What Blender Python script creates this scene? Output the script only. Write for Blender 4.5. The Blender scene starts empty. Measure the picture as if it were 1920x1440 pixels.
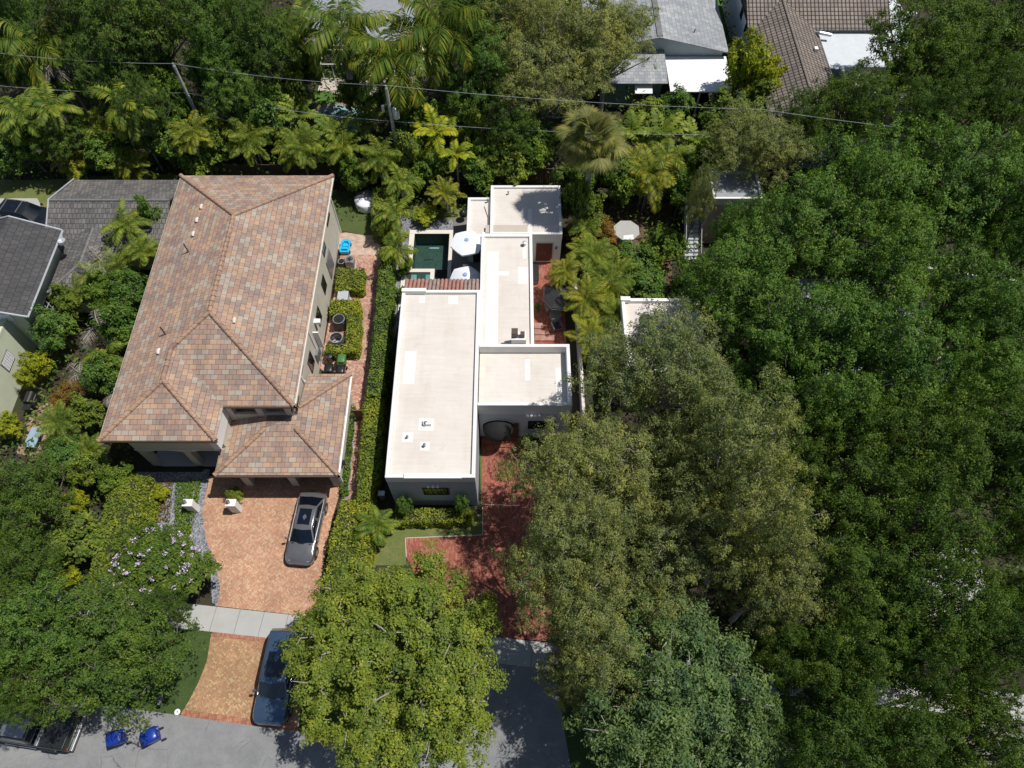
import bpy, math, random
import numpy as np
from mathutils import Vector, Matrix
R = math.radians
sc = bpy.context.scene
col = sc.collection
# ---------------------------------------------------------------- camera
CAM_H = 47.0; TILT = R(29.5); FPX = 1350.0
cd = bpy.data.cameras.new('camera'); cam = bpy.data.objects.new('camera', cd); col.objects.link(cam)
cam.location = (0, 0, CAM_H); cam.rotation_euler = (TILT, 0, 0)
cd.sensor_width = 36.0; cd.lens = FPX / 1920 * 36.0; cd.clip_start = 0.5; cd.clip_end = 2000
sc.camera = cam
# ---------------------------------------------------------------- world, sun, exposure
SUNV = Vector((0.45, 0.09, 1.0)).normalized()
w = bpy.data.worlds.new('World'); sc.world = w; w.use_nodes = True
nt = w.node_tree; nt.nodes.clear()
sky = nt.nodes.new('ShaderNodeTexSky'); sky.sky_type = 'NISHITA'; sky.sun_disc = False
sky.sun_elevation = math.asin(SUNV.z); sky.sun_rotation = math.atan2(SUNV.x, SUNV.y)
bg = nt.nodes.new('ShaderNodeBackground'); bg.inputs[1].default_value = 0.07
wo = nt.nodes.new('ShaderNodeOutputWorld')
nt.links.new(sky.outputs[0], bg.inputs[0]); nt.links.new(bg.outputs[0], wo.inputs[0])
sl = bpy.data.lights.new('sun', 'SUN'); sl.energy = 4.6; sl.angle = R(0.53); sl.color = (1.0, 0.955, 0.89)
so = bpy.data.objects.new('sun', sl); col.objects.link(so)
so.rotation_euler = SUNV.to_track_quat('Z', 'Y').to_euler()
sc.view_settings.view_transform = 'Standard'; sc.view_settings.look = 'None'
sc.view_settings.exposure = 0.0; sc.view_settings.gamma = 1.0
sc.cycles.max_bounces = 6; sc.cycles.transparent_max_bounces = 12
sc.cycles.diffuse_bounces = 3; sc.cycles.glossy_bounces = 3; sc.cycles.transmission_bounces = 3

def P(u, v, z=0.0):
    """world point seen at photo pixel (u, v) (1920x1440) and height z"""
    a = (u - 960) / FPX; b = -(v - 720) / FPX
    dx, dy, dz = a, b * math.cos(TILT) + math.sin(TILT), b * math.sin(TILT) - math.cos(TILT)
    t = (z - CAM_H) / dz
    return Vector((dx * t, dy * t, z))
def mpp(u, v, z=0.0):
    b = -(v - 720) / FPX
    return (CAM_H - z) / (math.cos(TILT) - b * math.sin(TILT)) / FPX
# ---------------------------------------------------------------- object helpers
def tag(o, label=None, cat=None, group=None, kind=None):
    if label: o['label'] = label
    if cat: o['category'] = cat
    if group: o['group'] = group
    if kind: o['kind'] = kind
    return o
def empty(name, loc, label, cat, group=None, rz=0.0):
    o = bpy.data.objects.new(name, None); col.objects.link(o); o.location = loc; o.rotation_euler = (0, 0, rz)
    o.empty_display_size = 0.3
    return tag(o, label, cat, group)
def rootloc(o):
    while o.parent: o = o.parent
    return Vector(o.location)
class MB:
    def __init__(s): s.v = []; s.f = []; s.uv = []
    def face(s, pts, uv=None):
        n = len(s.v); s.v += [tuple(p) for p in pts]; s.f.append(list(range(n, n + len(pts))))
        s.uv.append(uv if uv else [(p[0], p[1]) for p in pts]); return s
    def mesh(s, verts, faces):
        n = len(s.v); s.v += [tuple(p) for p in verts]
        for f in faces:
            s.f.append([i + n for i in f]); s.uv.append([(verts[i][0], verts[i][1]) for i in f])
        return s
    def hexa(s, b, t):
        """b, t: 4 bottom and 4 top points, counter-clockwise from above"""
        return s.mesh(list(b) + list(t), [(3, 2, 1, 0), (4, 5, 6, 7), (0, 1, 5, 4), (1, 2, 6, 5), (2, 3, 7, 6), (3, 0, 4, 7)])
    def box(s, x0, x1, y0, y1, z0, z1):
        return s.hexa([(x0, y0, z0), (x1, y0, z0), (x1, y1, z0), (x0, y1, z0)], [(x0, y0, z1), (x1, y0, z1), (x1, y1, z1), (x0, y1, z1)])
    def prism(s, poly, z0, z1, grow=0.0):
        n = len(poly)
        v = [(p[0], p[1], z0) for p in poly] + [(p[0], p[1], z1) for p in poly]
        ar = sum(poly[i][0] * poly[(i + 1) % n][1] - poly[(i + 1) % n][0] * poly[i][1] for i in range(n))
        if ar < 0:
            v = v[:n][::-1] + v[n:][::-1]
        return s.mesh(v, [tuple(range(n))[::-1], tuple(range(n, 2 * n))] + [(i, (i + 1) % n, n + (i + 1) % n, n + i) for i in range(n)])
    def tube(s, pts, r, n=8, cap=True):
        pts = [Vector(p) for p in pts]; rs = r if isinstance(r, (list, tuple)) else [r] * len(pts)
        base = len(s.v); fs = []; vs = []
        for i, p in enumerate(pts):
            d = (pts[min(i + 1, len(pts) - 1)] - pts[max(i - 1, 0)]).normalized()
            a = Vector((0, 0, 1)) if abs(d.z) < 0.9 else Vector((1, 0, 0))
            x = d.cross(a).normalized(); y = d.cross(x)
            for k in range(n):
                t = 2 * math.pi * k / n
                vs.append(p + (x * math.cos(t) + y * math.sin(t)) * rs[i])
        for i in range(len(pts) - 1):
            for k in range(n):
                fs.append((i * n + k, i * n + (k + 1) % n, (i + 1) * n + (k + 1) % n, (i + 1) * n + k)[::-1])
        if cap:
            fs.append(tuple(range(n))); fs.append(tuple(range((len(pts) - 1) * n, len(pts) * n))[::-1])
        return s.mesh(vs, fs)
    def cyl(s, x, y, z0, z1, r0, r1=None, n=20):
        r1 = r0 if r1 is None else r1
        return s.tube([(x, y, z0), (x, y, z1)], [r0, r1], n)
    def lathe(s, x, y, prof, n=24):
        vs = []; fs = []
        for r, z in prof:
            for k in range(n):
                t = 2 * math.pi * k / n; vs.append((x + r * math.cos(t), y + r * math.sin(t), z))
        for i in range(len(prof) - 1):
            for k in range(n):
                fs.append((i * n + k, i * n + (k + 1) % n, (i + 1) * n + (k + 1) % n, (i + 1) * n + k))
        return s.mesh(vs, fs)
    def build(s, name, mat, parent=None, local=False, smooth=False, bevel=0.0, seg=2, solid=0.0):
        me = bpy.data.meshes.new(name)
        off = Vector((0, 0, 0)) if (parent is None or local) else rootloc(parent)
        me.from_pydata([(v[0] - off.x, v[1] - off.y, v[2] - off.z) for v in s.v], [], s.f)
        uvl = me.uv_layers.new(name='UVMap'); k = 0
        for u in s.uv:
            for c in u: uvl.data[k].uv = c; k += 1
        me.materials.append(mat)
        if smooth:
            me.polygons.foreach_set('use_smooth', [True] * len(me.polygons))
        me.update()
        o = bpy.data.objects.new(name, me); col.objects.link(o); o.parent = parent
        if solid:
            m = o.modifiers.new('solid', 'SOLIDIFY'); m.thickness = solid; m.offset = -1
        if bevel:
            m = o.modifiers.new('bevel', 'BEVEL'); m.width = bevel; m.segments = seg; m.limit_method = 'ANGLE'; m.angle_limit = R(35)
        if smooth:
            try: me.set_sharp_from_angle(angle=R(50))
            except Exception: pass
        return o
# ---------------------------------------------------------------- materials
class NT:
    def __init__(s, name):
        s.m = bpy.data.materials.new(name); s.m.use_nodes = True; s.t = s.m.node_tree; s.t.nodes.clear()
        s.out = s.t.nodes.new('ShaderNodeOutputMaterial')
        s.bs = s.t.nodes.new('ShaderNodeBsdfPrincipled'); s.t.links.new(s.bs.outputs[0], s.out.inputs[0])
    def n(s, typ, **k):
        nd = s.t.nodes.new('ShaderNode' + typ)
        for a, b in k.items():
            if a.startswith('i_'):
                key = a[2:].replace('_', ' ')
                nd.inputs[key if not key.isdigit() else int(key)].default_value = b
            else: setattr(nd, a, b)
        return nd
    def l(s, a, b): s.t.links.new(a, b)
    def coord(s, uv=False, rot=0.0, scale=(1, 1, 1)):
        tc = s.n('TexCoord'); mp = s.n('Mapping'); mp.inputs['Rotation'].default_value = (0, 0, rot); mp.inputs['Scale'].default_value = scale
        s.l(tc.outputs['UV' if uv else 'Object'], mp.inputs[0]); return mp.outputs[0]
    def noise(s, vec, scale, detail=4, rough=0.55):
        nd = s.n('TexNoise'); nd.inputs['Scale'].default_value = scale; nd.inputs['Detail'].default_value = detail; nd.inputs['Roughness'].default_value = rough
        s.l(vec, nd.inputs['Vector']); return nd.outputs['Fac']
    def ramp(s, fac, stops, const=False):
        r = s.n('ValToRGB'); e = r.color_ramp
        if const: e.interpolation = 'CONSTANT'
        while len(e.elements) < len(stops): e.elements.new(0.5)
        for i, (p, c) in enumerate(stops):
            e.elements[i].position = p; e.elements[i].color = (*c, 1) if len(c) == 3 else c
        s.l(fac, r.inputs[0]); return r.outputs[0]
    def mix(s, a, b, fac, mode='MIX'):
        m = s.n('Mix', data_type='RGBA', blend_type=mode)
        for i, x in ((0, fac), (6, a), (7, b)):
            if isinstance(x, (int, float)): m.inputs[i].default_value = x
            elif isinstance(x, tuple): m.inputs[i].default_value = (*x, 1)
            else: s.l(x, m.inputs[i])
        return m.outputs[2]
    def bump(s, h, strength=0.3, dist=0.02):
        b = s.n('Bump'); b.inputs['Strength'].default_value = strength; b.inputs['Distance'].default_value = dist
        s.l(h, b.inputs['Height']); s.l(b.outputs[0], s.bs.inputs['Normal'])
    def done(s, c=None, rough=0.7, metal=0.0, spec=0.5):
        if c is not None:
            if isinstance(c, tuple): s.bs.inputs['Base Color'].default_value = (*c, 1)
            else: s.l(c, s.bs.inputs['Base Color'])
        if isinstance(rough, float): s.bs.inputs['Roughness'].default_value = rough
        else: s.l(rough, s.bs.inputs['Roughness'])
        s.bs.inputs['Metallic'].default_value = metal; s.bs.inputs['Specular IOR Level'].default_value = spec
        return s.m
def flat(name, c, rough=0.6, metal=0.0, var=0.12, scale=3.0, spec=0.5, coat=0.0):
    m = NT(name); v = m.coord(); f = m.noise(v, scale, 5)
    d = tuple(x * (1 - var) for x in c); e = tuple(min(1, x * (1 + var)) for x in c)
    cc = m.ramp(f, [(0.3, d), (0.7, e)])
    m.bs.inputs['Coat Weight'].default_value = coat; m.bs.inputs['Coat Roughness'].default_value = 0.03
    return m.done(cc, rough, metal, spec)
def stucco(name, c, dirt=0.15):
    m = NT(name); v = m.coord(); f = m.noise(v, 0.9, 6, 0.65); g = m.noise(v, 40, 2)
    cc = m.ramp(f, [(0.25, tuple(x * (1 - dirt) for x in c)), (0.6, c), (0.9, tuple(min(1, x * 1.04) for x in c))])
    m.bump(g, 0.25, 0.01); return m.done(cc, 0.85, spec=0.25)
def tiles(name, cols, w, h, mortar=(0.03, 0.025, 0.02), msize=0.012, lift=0.5, curve=False, weather=0.25, rough=0.75, offset=0.5):
    """roof tiles in UV metres (u along the eave, v up the slope)"""
    m = NT(name); v = m.coord(uv=True)
    b = m.n('TexBrick', offset=offset); b.inputs['Scale'].default_value = 1.0; b.inputs['Brick Width'].default_value = w; b.inputs['Row Height'].default_value = h
    b.inputs['Mortar Size'].default_value = msize; b.inputs['Mortar Smooth'].default_value = 0.2
    b.inputs['Color1'].default_value = (0, 0, 0, 1); b.inputs['Color2'].default_value = (1, 1, 1, 1); b.inputs['Mortar'].default_value = (0.5, 0.5, 0.5, 1)
    m.l(v, b.inputs['Vector'])
    k = len(cols); base = m.ramp(b.outputs['Color'], [((i + 0.0) / k, c) for i, c in enumerate(cols)], const=True)
    n1 = m.noise(v, 3.0, 6, 0.7); n2 = m.noise(v, 0.35, 3)
    base = m.mix(base, (0.5, 0.5, 0.5), m.ramp(n1, [(0.35, (0, 0, 0)), (0.8, (weather,) * 3)]), 'MIX')
    base = m.mix(base, m.ramp(n2, [(0.3, (0.82, 0.82, 0.84)), (0.7, (1.08, 1.05, 1.0))]), 1.0, 'MULTIPLY')
    n3 = m.noise(m.coord(uv=True, scale=(1.6, 0.22, 1)), 1.0, 5, 0.65)
    base = m.mix(base, m.ramp(n3, [(0.35, (0.80, 0.80, 0.82)), (0.6, (1.03, 1.02, 1.0))]), 1.0, 'MULTIPLY')
    cc = m.mix(base, mortar, b.outputs['Fac'])
    sx = m.n('SeparateXYZ'); m.l(v, sx.inputs[0])
    dv = m.n('Math', operation='DIVIDE'); m.l(sx.outputs[1], dv.inputs[0]); dv.inputs[1].default_value = h
    fr = m.n('Math', operation='FRACT'); m.l(dv.outputs[0], fr.inputs[0])
    inv = m.n('Math', operation='SUBTRACT'); inv.inputs[0].default_value = 1.0; m.l(fr.outputs[0], inv.inputs[1])
    hgt = inv.outputs[0]
    if curve:
        du = m.n('Math', operation='MULTIPLY'); m.l(sx.outputs[0], du.inputs[0]); du.inputs[1].default_value = 2 * math.pi / w
        sn = m.n('Math', operation='SINE'); m.l(du.outputs[0], sn.inputs[0])
        ad = m.n('Math', operation='MULTIPLY_ADD'); m.l(sn.outputs[0], ad.inputs[0]); ad.inputs[1].default_value = 1.0; m.l(hgt, ad.inputs[2]); hgt = ad.outputs[0]
    m.bump(hgt, lift, 0.04)
    return m.done(cc, rough, spec=0.3)
def leafmat(name, cols, hue_scale=0.45, trans=0.32, rough=0.55):
    m = NT(name); g = m.n('NewGeometry'); v = m.coord()
    oi = m.n('ObjectInfo')
    n1 = m.noise(v, hue_scale, 3)
    k = len(cols)
    a = m.ramp(g.outputs['Random Per Island'], [(i / max(1, k - 1), c) for i, c in enumerate(cols)])
    n2 = m.noise(v, 1.7, 3)
    b = m.mix(a, m.ramp(n1, [(0.32, (0.68, 0.78, 0.85)), (0.68, (1.28, 1.18, 0.92))]), 1.0, 'MULTIPLY')
    b = m.mix(b, m.ramp(n2, [(0.35, (0.82, 0.86, 0.9)), (0.68, (1.22, 1.15, 0.9))]), 1.0, 'MULTIPLY')
    # a few browned or pale tips
    b = m.mix(b, (0.24, 0.17, 0.09), m.ramp(m.noise(v, 0.9, 4), [(0.68, (0, 0, 0)), (0.84, (0.45, 0.45, 0.45))]))
    c = m.mix(b, m.ramp(oi.outputs['Random'], [(0, (0.88, 0.92, 0.95)), (1, (1.12, 1.06, 0.95))]), 1.0, 'MULTIPLY')
    m.done(c, rough, spec=0.15)
    tr = m.n('BsdfTranslucent'); t2 = m.mix(c, (1.1, 1.25, 0.5), 1.0, 'MULTIPLY'); m.l(t2, tr.inputs[0])
    mx = m.n('MixShader'); mx.inputs[0].default_value = trans
    m.l(m.bs.outputs[0], mx.inputs[1]); m.l(tr.outputs[0], mx.inputs[2]); m.l(mx.outputs[0], m.out.inputs[0])
    return m.m
def paint(name, c, rough=0.25, metal=0.6, coat=1.0):
    m = NT(name); v = m.coord(); f = m.noise(v, 2.5, 4)
    m.bs.inputs['Coat Weight'].default_value = coat; m.bs.inputs['Coat Roughness'].default_value = 0.04
    return m.done(m.ramp(f, [(0.2, tuple(x * 0.9 for x in c)), (0.8, tuple(x * 1.06 for x in c))]), rough, metal)
M = {}
M['tan_tile'] = tiles('tan_tile', [(0.393, 0.253, 0.177), (0.312, 0.209, 0.165), (0.417, 0.273, 0.177), (0.272, 0.205, 0.169), (0.360, 0.305, 0.245), (0.345, 0.221, 0.169), (0.425, 0.290, 0.193), (0.297, 0.209, 0.169), (0.385, 0.330, 0.270), (0.368, 0.237, 0.177)], 0.48, 0.34, msize=0.010, weather=0.25, lift=0.8)
M['ridge_tile'] = tiles('ridge_tile', [(0.38, 0.235, 0.155), (0.33, 0.205, 0.145), (0.41, 0.26, 0.17), (0.36, 0.24, 0.17)], 5.0, 0.42, msize=0.012, weather=0.2)
M['dark_tile'] = tiles('dark_tile', [(0.055, 0.057, 0.06), (0.07, 0.07, 0.072), (0.062, 0.062, 0.066)], 0.42, 0.5, mortar=(0.02, 0.02, 0.02), msize=0.018, weather=0.08)
M['barrel_dark'] = tiles('barrel_dark', [(0.11, 0.105, 0.105), (0.13, 0.125, 0.12), (0.16, 0.15, 0.145), (0.09, 0.09, 0.09)], 0.30, 0.42, mortar=(0.03, 0.03, 0.03), msize=0.02, weather=0.25, curve=False)
M['brown_tile'] = tiles('brown_tile', [(0.21, 0.175, 0.15), (0.25, 0.21, 0.18), (0.19, 0.16, 0.14), (0.23, 0.20, 0.175)], 0.36, 0.42, mortar=(0.035, 0.03, 0.03), msize=0.05, weather=0.15, curve=True, offset=0.0)
M['pale_shingle'] = tiles('pale_shingle', [(0.30, 0.33, 0.36), (0.35, 0.375, 0.40), (0.27, 0.30, 0.33)], 0.5, 0.40, mortar=(0.12, 0.13, 0.14), msize=0.014, weather=0.2)
M['stucco_cream'] = stucco('stucco_cream', (0.56, 0.52, 0.44))
M['stucco_white'] = stucco('stucco_white', (0.74, 0.74, 0.73), 0.08)
M['stucco_bluegrey'] = stucco('stucco_bluegrey', (0.30, 0.36, 0.40))
M['stucco_green'] = stucco('stucco_green', (0.56, 0.60, 0.45), 0.1)
M['stucco_pink'] = stucco('stucco_pink', (0.50, 0.38, 0.32))
M['stucco_teal'] = stucco('stucco_teal', (0.17, 0.23, 0.22))
M['trim_white'] = flat('trim_white', (0.78, 0.78, 0.77), 0.55, var=0.05)
M['trim_cream'] = flat('trim_cream', (0.66, 0.61, 0.54), 0.6, var=0.06)
def membrane(name, a, b):
    m = NT(name); v = m.coord(); v2 = m.coord(scale=(0.5, 5.0, 1)); v3 = m.coord(scale=(3.0, 0.5, 1))
    n1 = m.noise(v, 0.35, 5, 0.6); n2 = m.noise(v2, 1.2, 5, 0.6); n3 = m.noise(v3, 0.8, 3)
    cc = m.ramp(n1, [(0.25, b), (0.6, a)])
    cc = m.mix(cc, m.ramp(n2, [(0.40, (0.93, 0.905, 0.88)), (0.58, (1, 1, 1))]), 0.5, 'MULTIPLY')
    v4 = m.coord(scale=(1.0, 1.0, 1)); n4 = m.noise(v4, 0.9, 6, 0.7); cc = m.mix(cc, (0.50, 0.40, 0.28), m.ramp(n4, [(0.60, (0, 0, 0)), (0.78, (0.45, 0.45, 0.45))]))
    cc = m.mix(cc, m.ramp(n3, [(0.5, (1, 1, 1)), (0.75, (0.93, 0.9, 0.86))]), 0.6, 'MULTIPLY')
    m.bump(n2, 0.5, 0.04); return m.done(cc, 0.7, spec=0.3)
M['membrane'] = membrane('membrane', (0.66, 0.625, 0.585), (0.58, 0.53, 0.475))
M['stucco_deep_shade'] = stucco('stucco_deep_shade', (0.40, 0.43, 0.48), 0.08)  # white house stucco with wall shade put into its colour, milder copy below
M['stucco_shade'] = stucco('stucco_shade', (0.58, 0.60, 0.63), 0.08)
M['cloth_grey'] = flat('cloth_grey', (0.13, 0.13, 0.135), 0.8, var=0.15)
M['awning_black'] = flat('awning_black', (0.008, 0.008, 0.009), 0.85, var=0.2)
M['membrane_white'] = flat('membrane_white', (0.78, 0.80, 0.80), 0.6, var=0.04, scale=5)
M['membrane_patch'] = flat('membrane_patch', (0.735, 0.71, 0.675), 0.6, var=0.05, scale=4)
M['membrane_grey'] = flat('membrane_grey', (0.26, 0.28, 0.30), 0.7, var=0.08)
M['membrane_pale'] = flat('membrane_pale', (0.55, 0.59, 0.62), 0.7, var=0.06)
M['glass'] = flat('window_glass', (0.012, 0.016, 0.02), 0.06, var=0.2, spec=0.8)
M['dark_frame'] = flat('dark_frame', (0.02, 0.017, 0.016), 0.5, var=0.2)
M['white_frame'] = flat('white_frame', (0.75, 0.75, 0.75), 0.45, var=0.03)
M['gutter'] = flat('gutter', (0.09, 0.06, 0.045), 0.45, var=0.1)
M['gutter_dark'] = flat('gutter_dark', (0.03, 0.03, 0.03), 0.5, var=0.1)
M['wood_dark'] = flat('wood_dark', (0.10, 0.05, 0.028), 0.6, var=0.3, scale=6)
M['wood'] = flat('wood', (0.19, 0.10, 0.055), 0.65, var=0.25, scale=8)
M['door_red'] = flat('door_red', (0.10, 0.028, 0.018), 0.5, var=0.25, scale=5)
M['fence_wood'] = flat('fence_wood', (0.075, 0.05, 0.038), 0.8, var=0.3, scale=6)
M['concrete'] = stucco('concrete', (0.40, 0.40, 0.385), 0.12)
M['metal_grey'] = flat('metal_grey', (0.30, 0.31, 0.32), 0.4, 0.6, var=0.1)
M['metal_light'] = flat('metal_light', (0.5, 0.53, 0.56), 0.4, 0.3, var=0.06)
M['metal_blue'] = flat('metal_blue', (0.33, 0.45, 0.55), 0.4, 0.2, var=0.06)
M['black_plastic'] = flat('black_plastic', (0.015, 0.016, 0.018), 0.4, var=0.2)
M['black_cloth'] = flat('black_cloth', (0.018, 0.018, 0.021), 0.75, var=0.2)
M['white_cloth'] = flat('white_cloth', (0.76, 0.79, 0.84), 0.8, var=0.03)
M['blue_cloth'] = flat('blue_cloth', (0.25, 0.4, 0.7), 0.8)
M['pole_wood'] = flat('pole_wood', (0.42, 0.41, 0.39), 0.85, var=0.2, scale=5)
M['rubber'] = flat('rubber', (0.015, 0.015, 0.016), 0.8, var=0.2)
M['chrome'] = flat('chrome', (0.6, 0.61, 0.63), 0.15, 1.0, var=0.03)
M['lamp_red'] = flat('lamp_red', (0.10, 0.012, 0.012), 0.2, var=0.1)
M['lamp_clear'] = flat('lamp_clear', (0.5, 0.52, 0.55), 0.1, 0.3, var=0.1)
M['paint_silver'] = paint('paint_silver', (0.18, 0.18, 0.19), 0.28, 0.5)
M['paint_blue'] = paint('paint_blue', (0.06, 0.11, 0.18), 0.28, 0.5)
M['paint_black'] = paint('paint_black', (0.008, 0.010, 0.012), 0.3, 0.2)
M['paint_green'] = paint('paint_green', (0.012, 0.022, 0.017), 0.3, 0.3)
M['car_glass'] = flat('car_glass', (0.004, 0.007, 0.014), 0.03, var=0.2, spec=0.9)
M['bin_blue'] = flat('bin_blue', (0.008, 0.035, 0.26), 0.32, var=0.1)
M['bin_green'] = flat('bin_green', (0.06, 0.16, 0.04), 0.5, var=0.1)
M['bin_black'] = flat('bin_black', (0.012, 0.013, 0.015), 0.4, var=0.1)
M['toy_blue'] = flat('toy_blue', (0.02, 0.42, 0.72), 0.35, var=0.05)
M['pool_teal'] = flat('pool_teal', (0.085, 0.135, 0.12), 0.5, var=0.25, scale=6)
M['pool_pale'] = flat('pool_pale', (0.34, 0.55, 0.64), 0.5, var=0.06, scale=3)
M['coping'] = stucco('coping', (0.66, 0.62, 0.56), 0.08)
M['deck_grey'] = stucco('deck_grey', (0.20, 0.185, 0.18), 0.15)
M['deck_pale'] = stucco('deck_pale', (0.50, 0.44, 0.38), 0.12)
M['clay'] = flat('clay', (0.33, 0.17, 0.14), 0.75, var=0.3, scale=2.2)
M['clay_grey'] = flat('clay_grey', (0.29, 0.21, 0.185), 0.75, var=0.3, scale=2.5)
M['bark'] = flat('bark', (0.17, 0.145, 0.12), 0.9, var=0.35, scale=4)
M['bark_pale'] = flat('bark_pale', (0.33, 0.30, 0.27), 0.9, var=0.3, scale=4)
M['dead_frond'] = flat('dead_frond', (0.30, 0.26, 0.23), 0.85, var=0.3, scale=2)
M['flower_lilac'] = flat('flower_lilac', (0.58, 0.46, 0.66), 0.7, var=0.2)
M['flower_white'] = flat('flower_white', (0.75, 0.74, 0.62), 0.7, var=0.1)
M['flower_orange'] = flat('flower_orange', (0.42, 0.13, 0.06), 0.7, var=0.3)
def water(name, tint, gl=0.12):
    m = NT(name); v = m.coord(); n1 = m.noise(v, 3.0, 4); n2 = m.noise(v, 14, 3)
    tr = m.n('BsdfTransparent'); m.l(m.ramp(n1, [(0.3, tuple(x * 0.85 for x in tint)), (0.7, tint)]), tr.inputs[0])
    gg = m.n('BsdfGlossy'); gg.inputs['Roughness'].default_value = 0.03; b = m.n('Bump'); b.inputs['Strength'].default_value = 0.15; b.inputs['Distance'].default_value = 0.03
    m.l(n2, b.inputs['Height']); m.l(b.outputs[0], gg.inputs['Normal'])
    fr = m.n('Fresnel'); fr.inputs[0].default_value = 1.33; m.l(b.outputs[0], fr.inputs['Normal'])
    mx = m.n('MixShader'); m.l(fr.outputs[0], mx.inputs[0]); m.l(tr.outputs[0], mx.inputs[1]); m.l(gg.outputs[0], mx.inputs[2]); m.l(mx.outputs[0], m.out.inputs[0])
    return m.m
M['water_green'] = water('water_green', (0.60, 0.72, 0.68))
M['water_blue'] = water('water_blue', (0.66, 0.80, 0.80))
def pavers(name, cols, w, h, rot, mortar, second=None, patch=0.25):
    m = NT(name); outs = []
    for rr in ((rot,) if second is None else (rot, second)):
        v = m.coord(rot=rr); b = m.n('TexBrick'); b.inputs['Scale'].default_value = 1.0; b.inputs['Brick Width'].default_value = w; b.inputs['Row Height'].default_value = h
        b.inputs['Mortar Size'].default_value = 0.008; b.inputs['Color1'].default_value = (0, 0, 0, 1); b.inputs['Color2'].default_value = (1, 1, 1, 1); b.inputs['Mortar'].default_value = (0.4, 0.4, 0.4, 1)
        m.l(v, b.inputs['Vector']); outs.append((b.outputs['Color'], b.outputs['Fac']))
    k = len(cols)
    cc = m.ramp(outs[0][0], [(i / k, c) for i, c in enumerate(cols)], const=True); cc = m.mix(cc, mortar, outs[0][1])
    if second is not None:
        c2 = m.ramp(outs[1][0], [(i / k, c) for i, c in enumerate(cols)], const=True); c2 = m.mix(c2, mortar, outs[1][1])
        v = m.coord(rot=rot); ch = m.n('TexChecker'); ch.inputs['Scale'].default_value = 1.0 / (w * 1.0); m.l(v, ch.inputs[0])
        cc = m.mix(cc, c2, ch.outputs['Fac'])
    v = m.coord(); n1 = m.noise(v, 0.5, 5, 0.6); n2 = m.noise(v, 9, 4)
    cc = m.mix(cc, m.ramp(n1, [(0.3, (1 - patch, 1 - patch, 1 - patch)), (0.7, (1 + patch * 0.5,) * 3)]), 1.0, 'MULTIPLY')
    n5 = m.noise(v, 1.1, 6, 0.7); cc = m.mix(cc, m.ramp(n5, [(0.28, (0.62, 0.62, 0.64)), (0.42, (1, 1, 1))]), 0.8, 'MULTIPLY')
    m.bump(n2, 0.2, 0.01); return m.done(cc, 0.8, spec=0.25)
M['herringbone'] = pavers('herringbone', [(0.47, 0.255, 0.165), (0.51, 0.30, 0.195), (0.44, 0.215, 0.14), (0.52, 0.345, 0.215), (0.48, 0.27, 0.18), (0.40, 0.23, 0.16), (0.56, 0.41, 0.26)], 0.24, 0.08, R(45), (0.36, 0.21, 0.13), R(-45))
M['herringbone_worn'] = pavers('herringbone_worn', [(0.38, 0.22, 0.12), (0.43, 0.26, 0.145), (0.34, 0.18, 0.10), (0.50, 0.37, 0.19), (0.40, 0.23, 0.13), (0.33, 0.21, 0.12), (0.45, 0.28, 0.15)], 0.26, 0.085, R(45), (0.27, 0.17, 0.10), R(-45))
M['brick_edge'] = pavers('brick_edge', [(0.36, 0.16, 0.10), (0.42, 0.2, 0.12), (0.33, 0.13, 0.08)], 0.12, 0.24, R(-6), (0.15, 0.08, 0.06))
M['brick_path'] = pavers('brick_path', [(0.42, 0.22, 0.16), (0.50, 0.30, 0.22), (0.38, 0.17, 0.12), (0.54, 0.37, 0.29), (0.46, 0.25, 0.19)], 0.24, 0.12, R(45), (0.30, 0.2, 0.15), R(-45))
M['paver_pale'] = pavers('paver_pale', [(0.50, 0.37, 0.29), (0.56, 0.43, 0.35), (0.47, 0.33, 0.26)], 0.4, 0.2, 0, (0.36, 0.27, 0.22))
M['red_paver'] = pavers('red_paver', [(0.30, 0.10, 0.068), (0.35, 0.125, 0.088), (0.26, 0.088, 0.06), (0.38, 0.165, 0.118)], 0.22, 0.11, R(90), (0.22, 0.055, 0.04))
M['old_paver'] = pavers('old_paver', [(0.33, 0.22, 0.15), (0.37, 0.26, 0.18), (0.28, 0.19, 0.13)], 0.4, 0.2, R(20), (0.17, 0.12, 0.08))
def ground(name, stops, sc1, sc2, b=0.4, rough=0.95, big=0.0):
    m = NT(name); v = m.coord(); n1 = m.noise(v, sc1, 6, 0.65); n2 = m.noise(v, sc2, 5, 0.7)
    cc = m.ramp(n1, stops); cc = m.mix(cc, m.ramp(n2, [(0.3, (0.62, 0.62, 0.62)), (0.7, (1.35, 1.35, 1.35))]), 1.0, 'MULTIPLY')
    m.bump(n2, b, 0.03); return m.done(cc, rough, spec=0.15)
M['soil'] = ground('soil', [(0.3, (0.03, 0.024, 0.017)), (0.5, (0.05, 0.042, 0.03)), (0.65, (0.035, 0.045, 0.02)), (0.8, (0.075, 0.062, 0.045))], 0.5, 9)
M['grass'] = ground('grass', [(0.3, (0.16, 0.165, 0.055)), (0.5, (0.12, 0.15, 0.048)), (0.75, (0.21, 0.19, 0.085))], 0.8, 14)
M['grass_lush'] = ground('grass_lush', [(0.3, (0.06, 0.13, 0.025)), (0.7, (0.09, 0.16, 0.035))], 0.8, 14)
M['turf'] = ground('turf', [(0.3, (0.06, 0.09, 0.028)), (0.7, (0.09, 0.115, 0.04))], 0.7, 20)
M['turf_deep'] = ground('turf_deep', [(0.25, (0.032, 0.06, 0.016)), (0.5, (0.05, 0.082, 0.024)), (0.68, (0.062, 0.085, 0.03)), (0.85, (0.09, 0.09, 0.045))], 0.9, 16)
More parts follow.
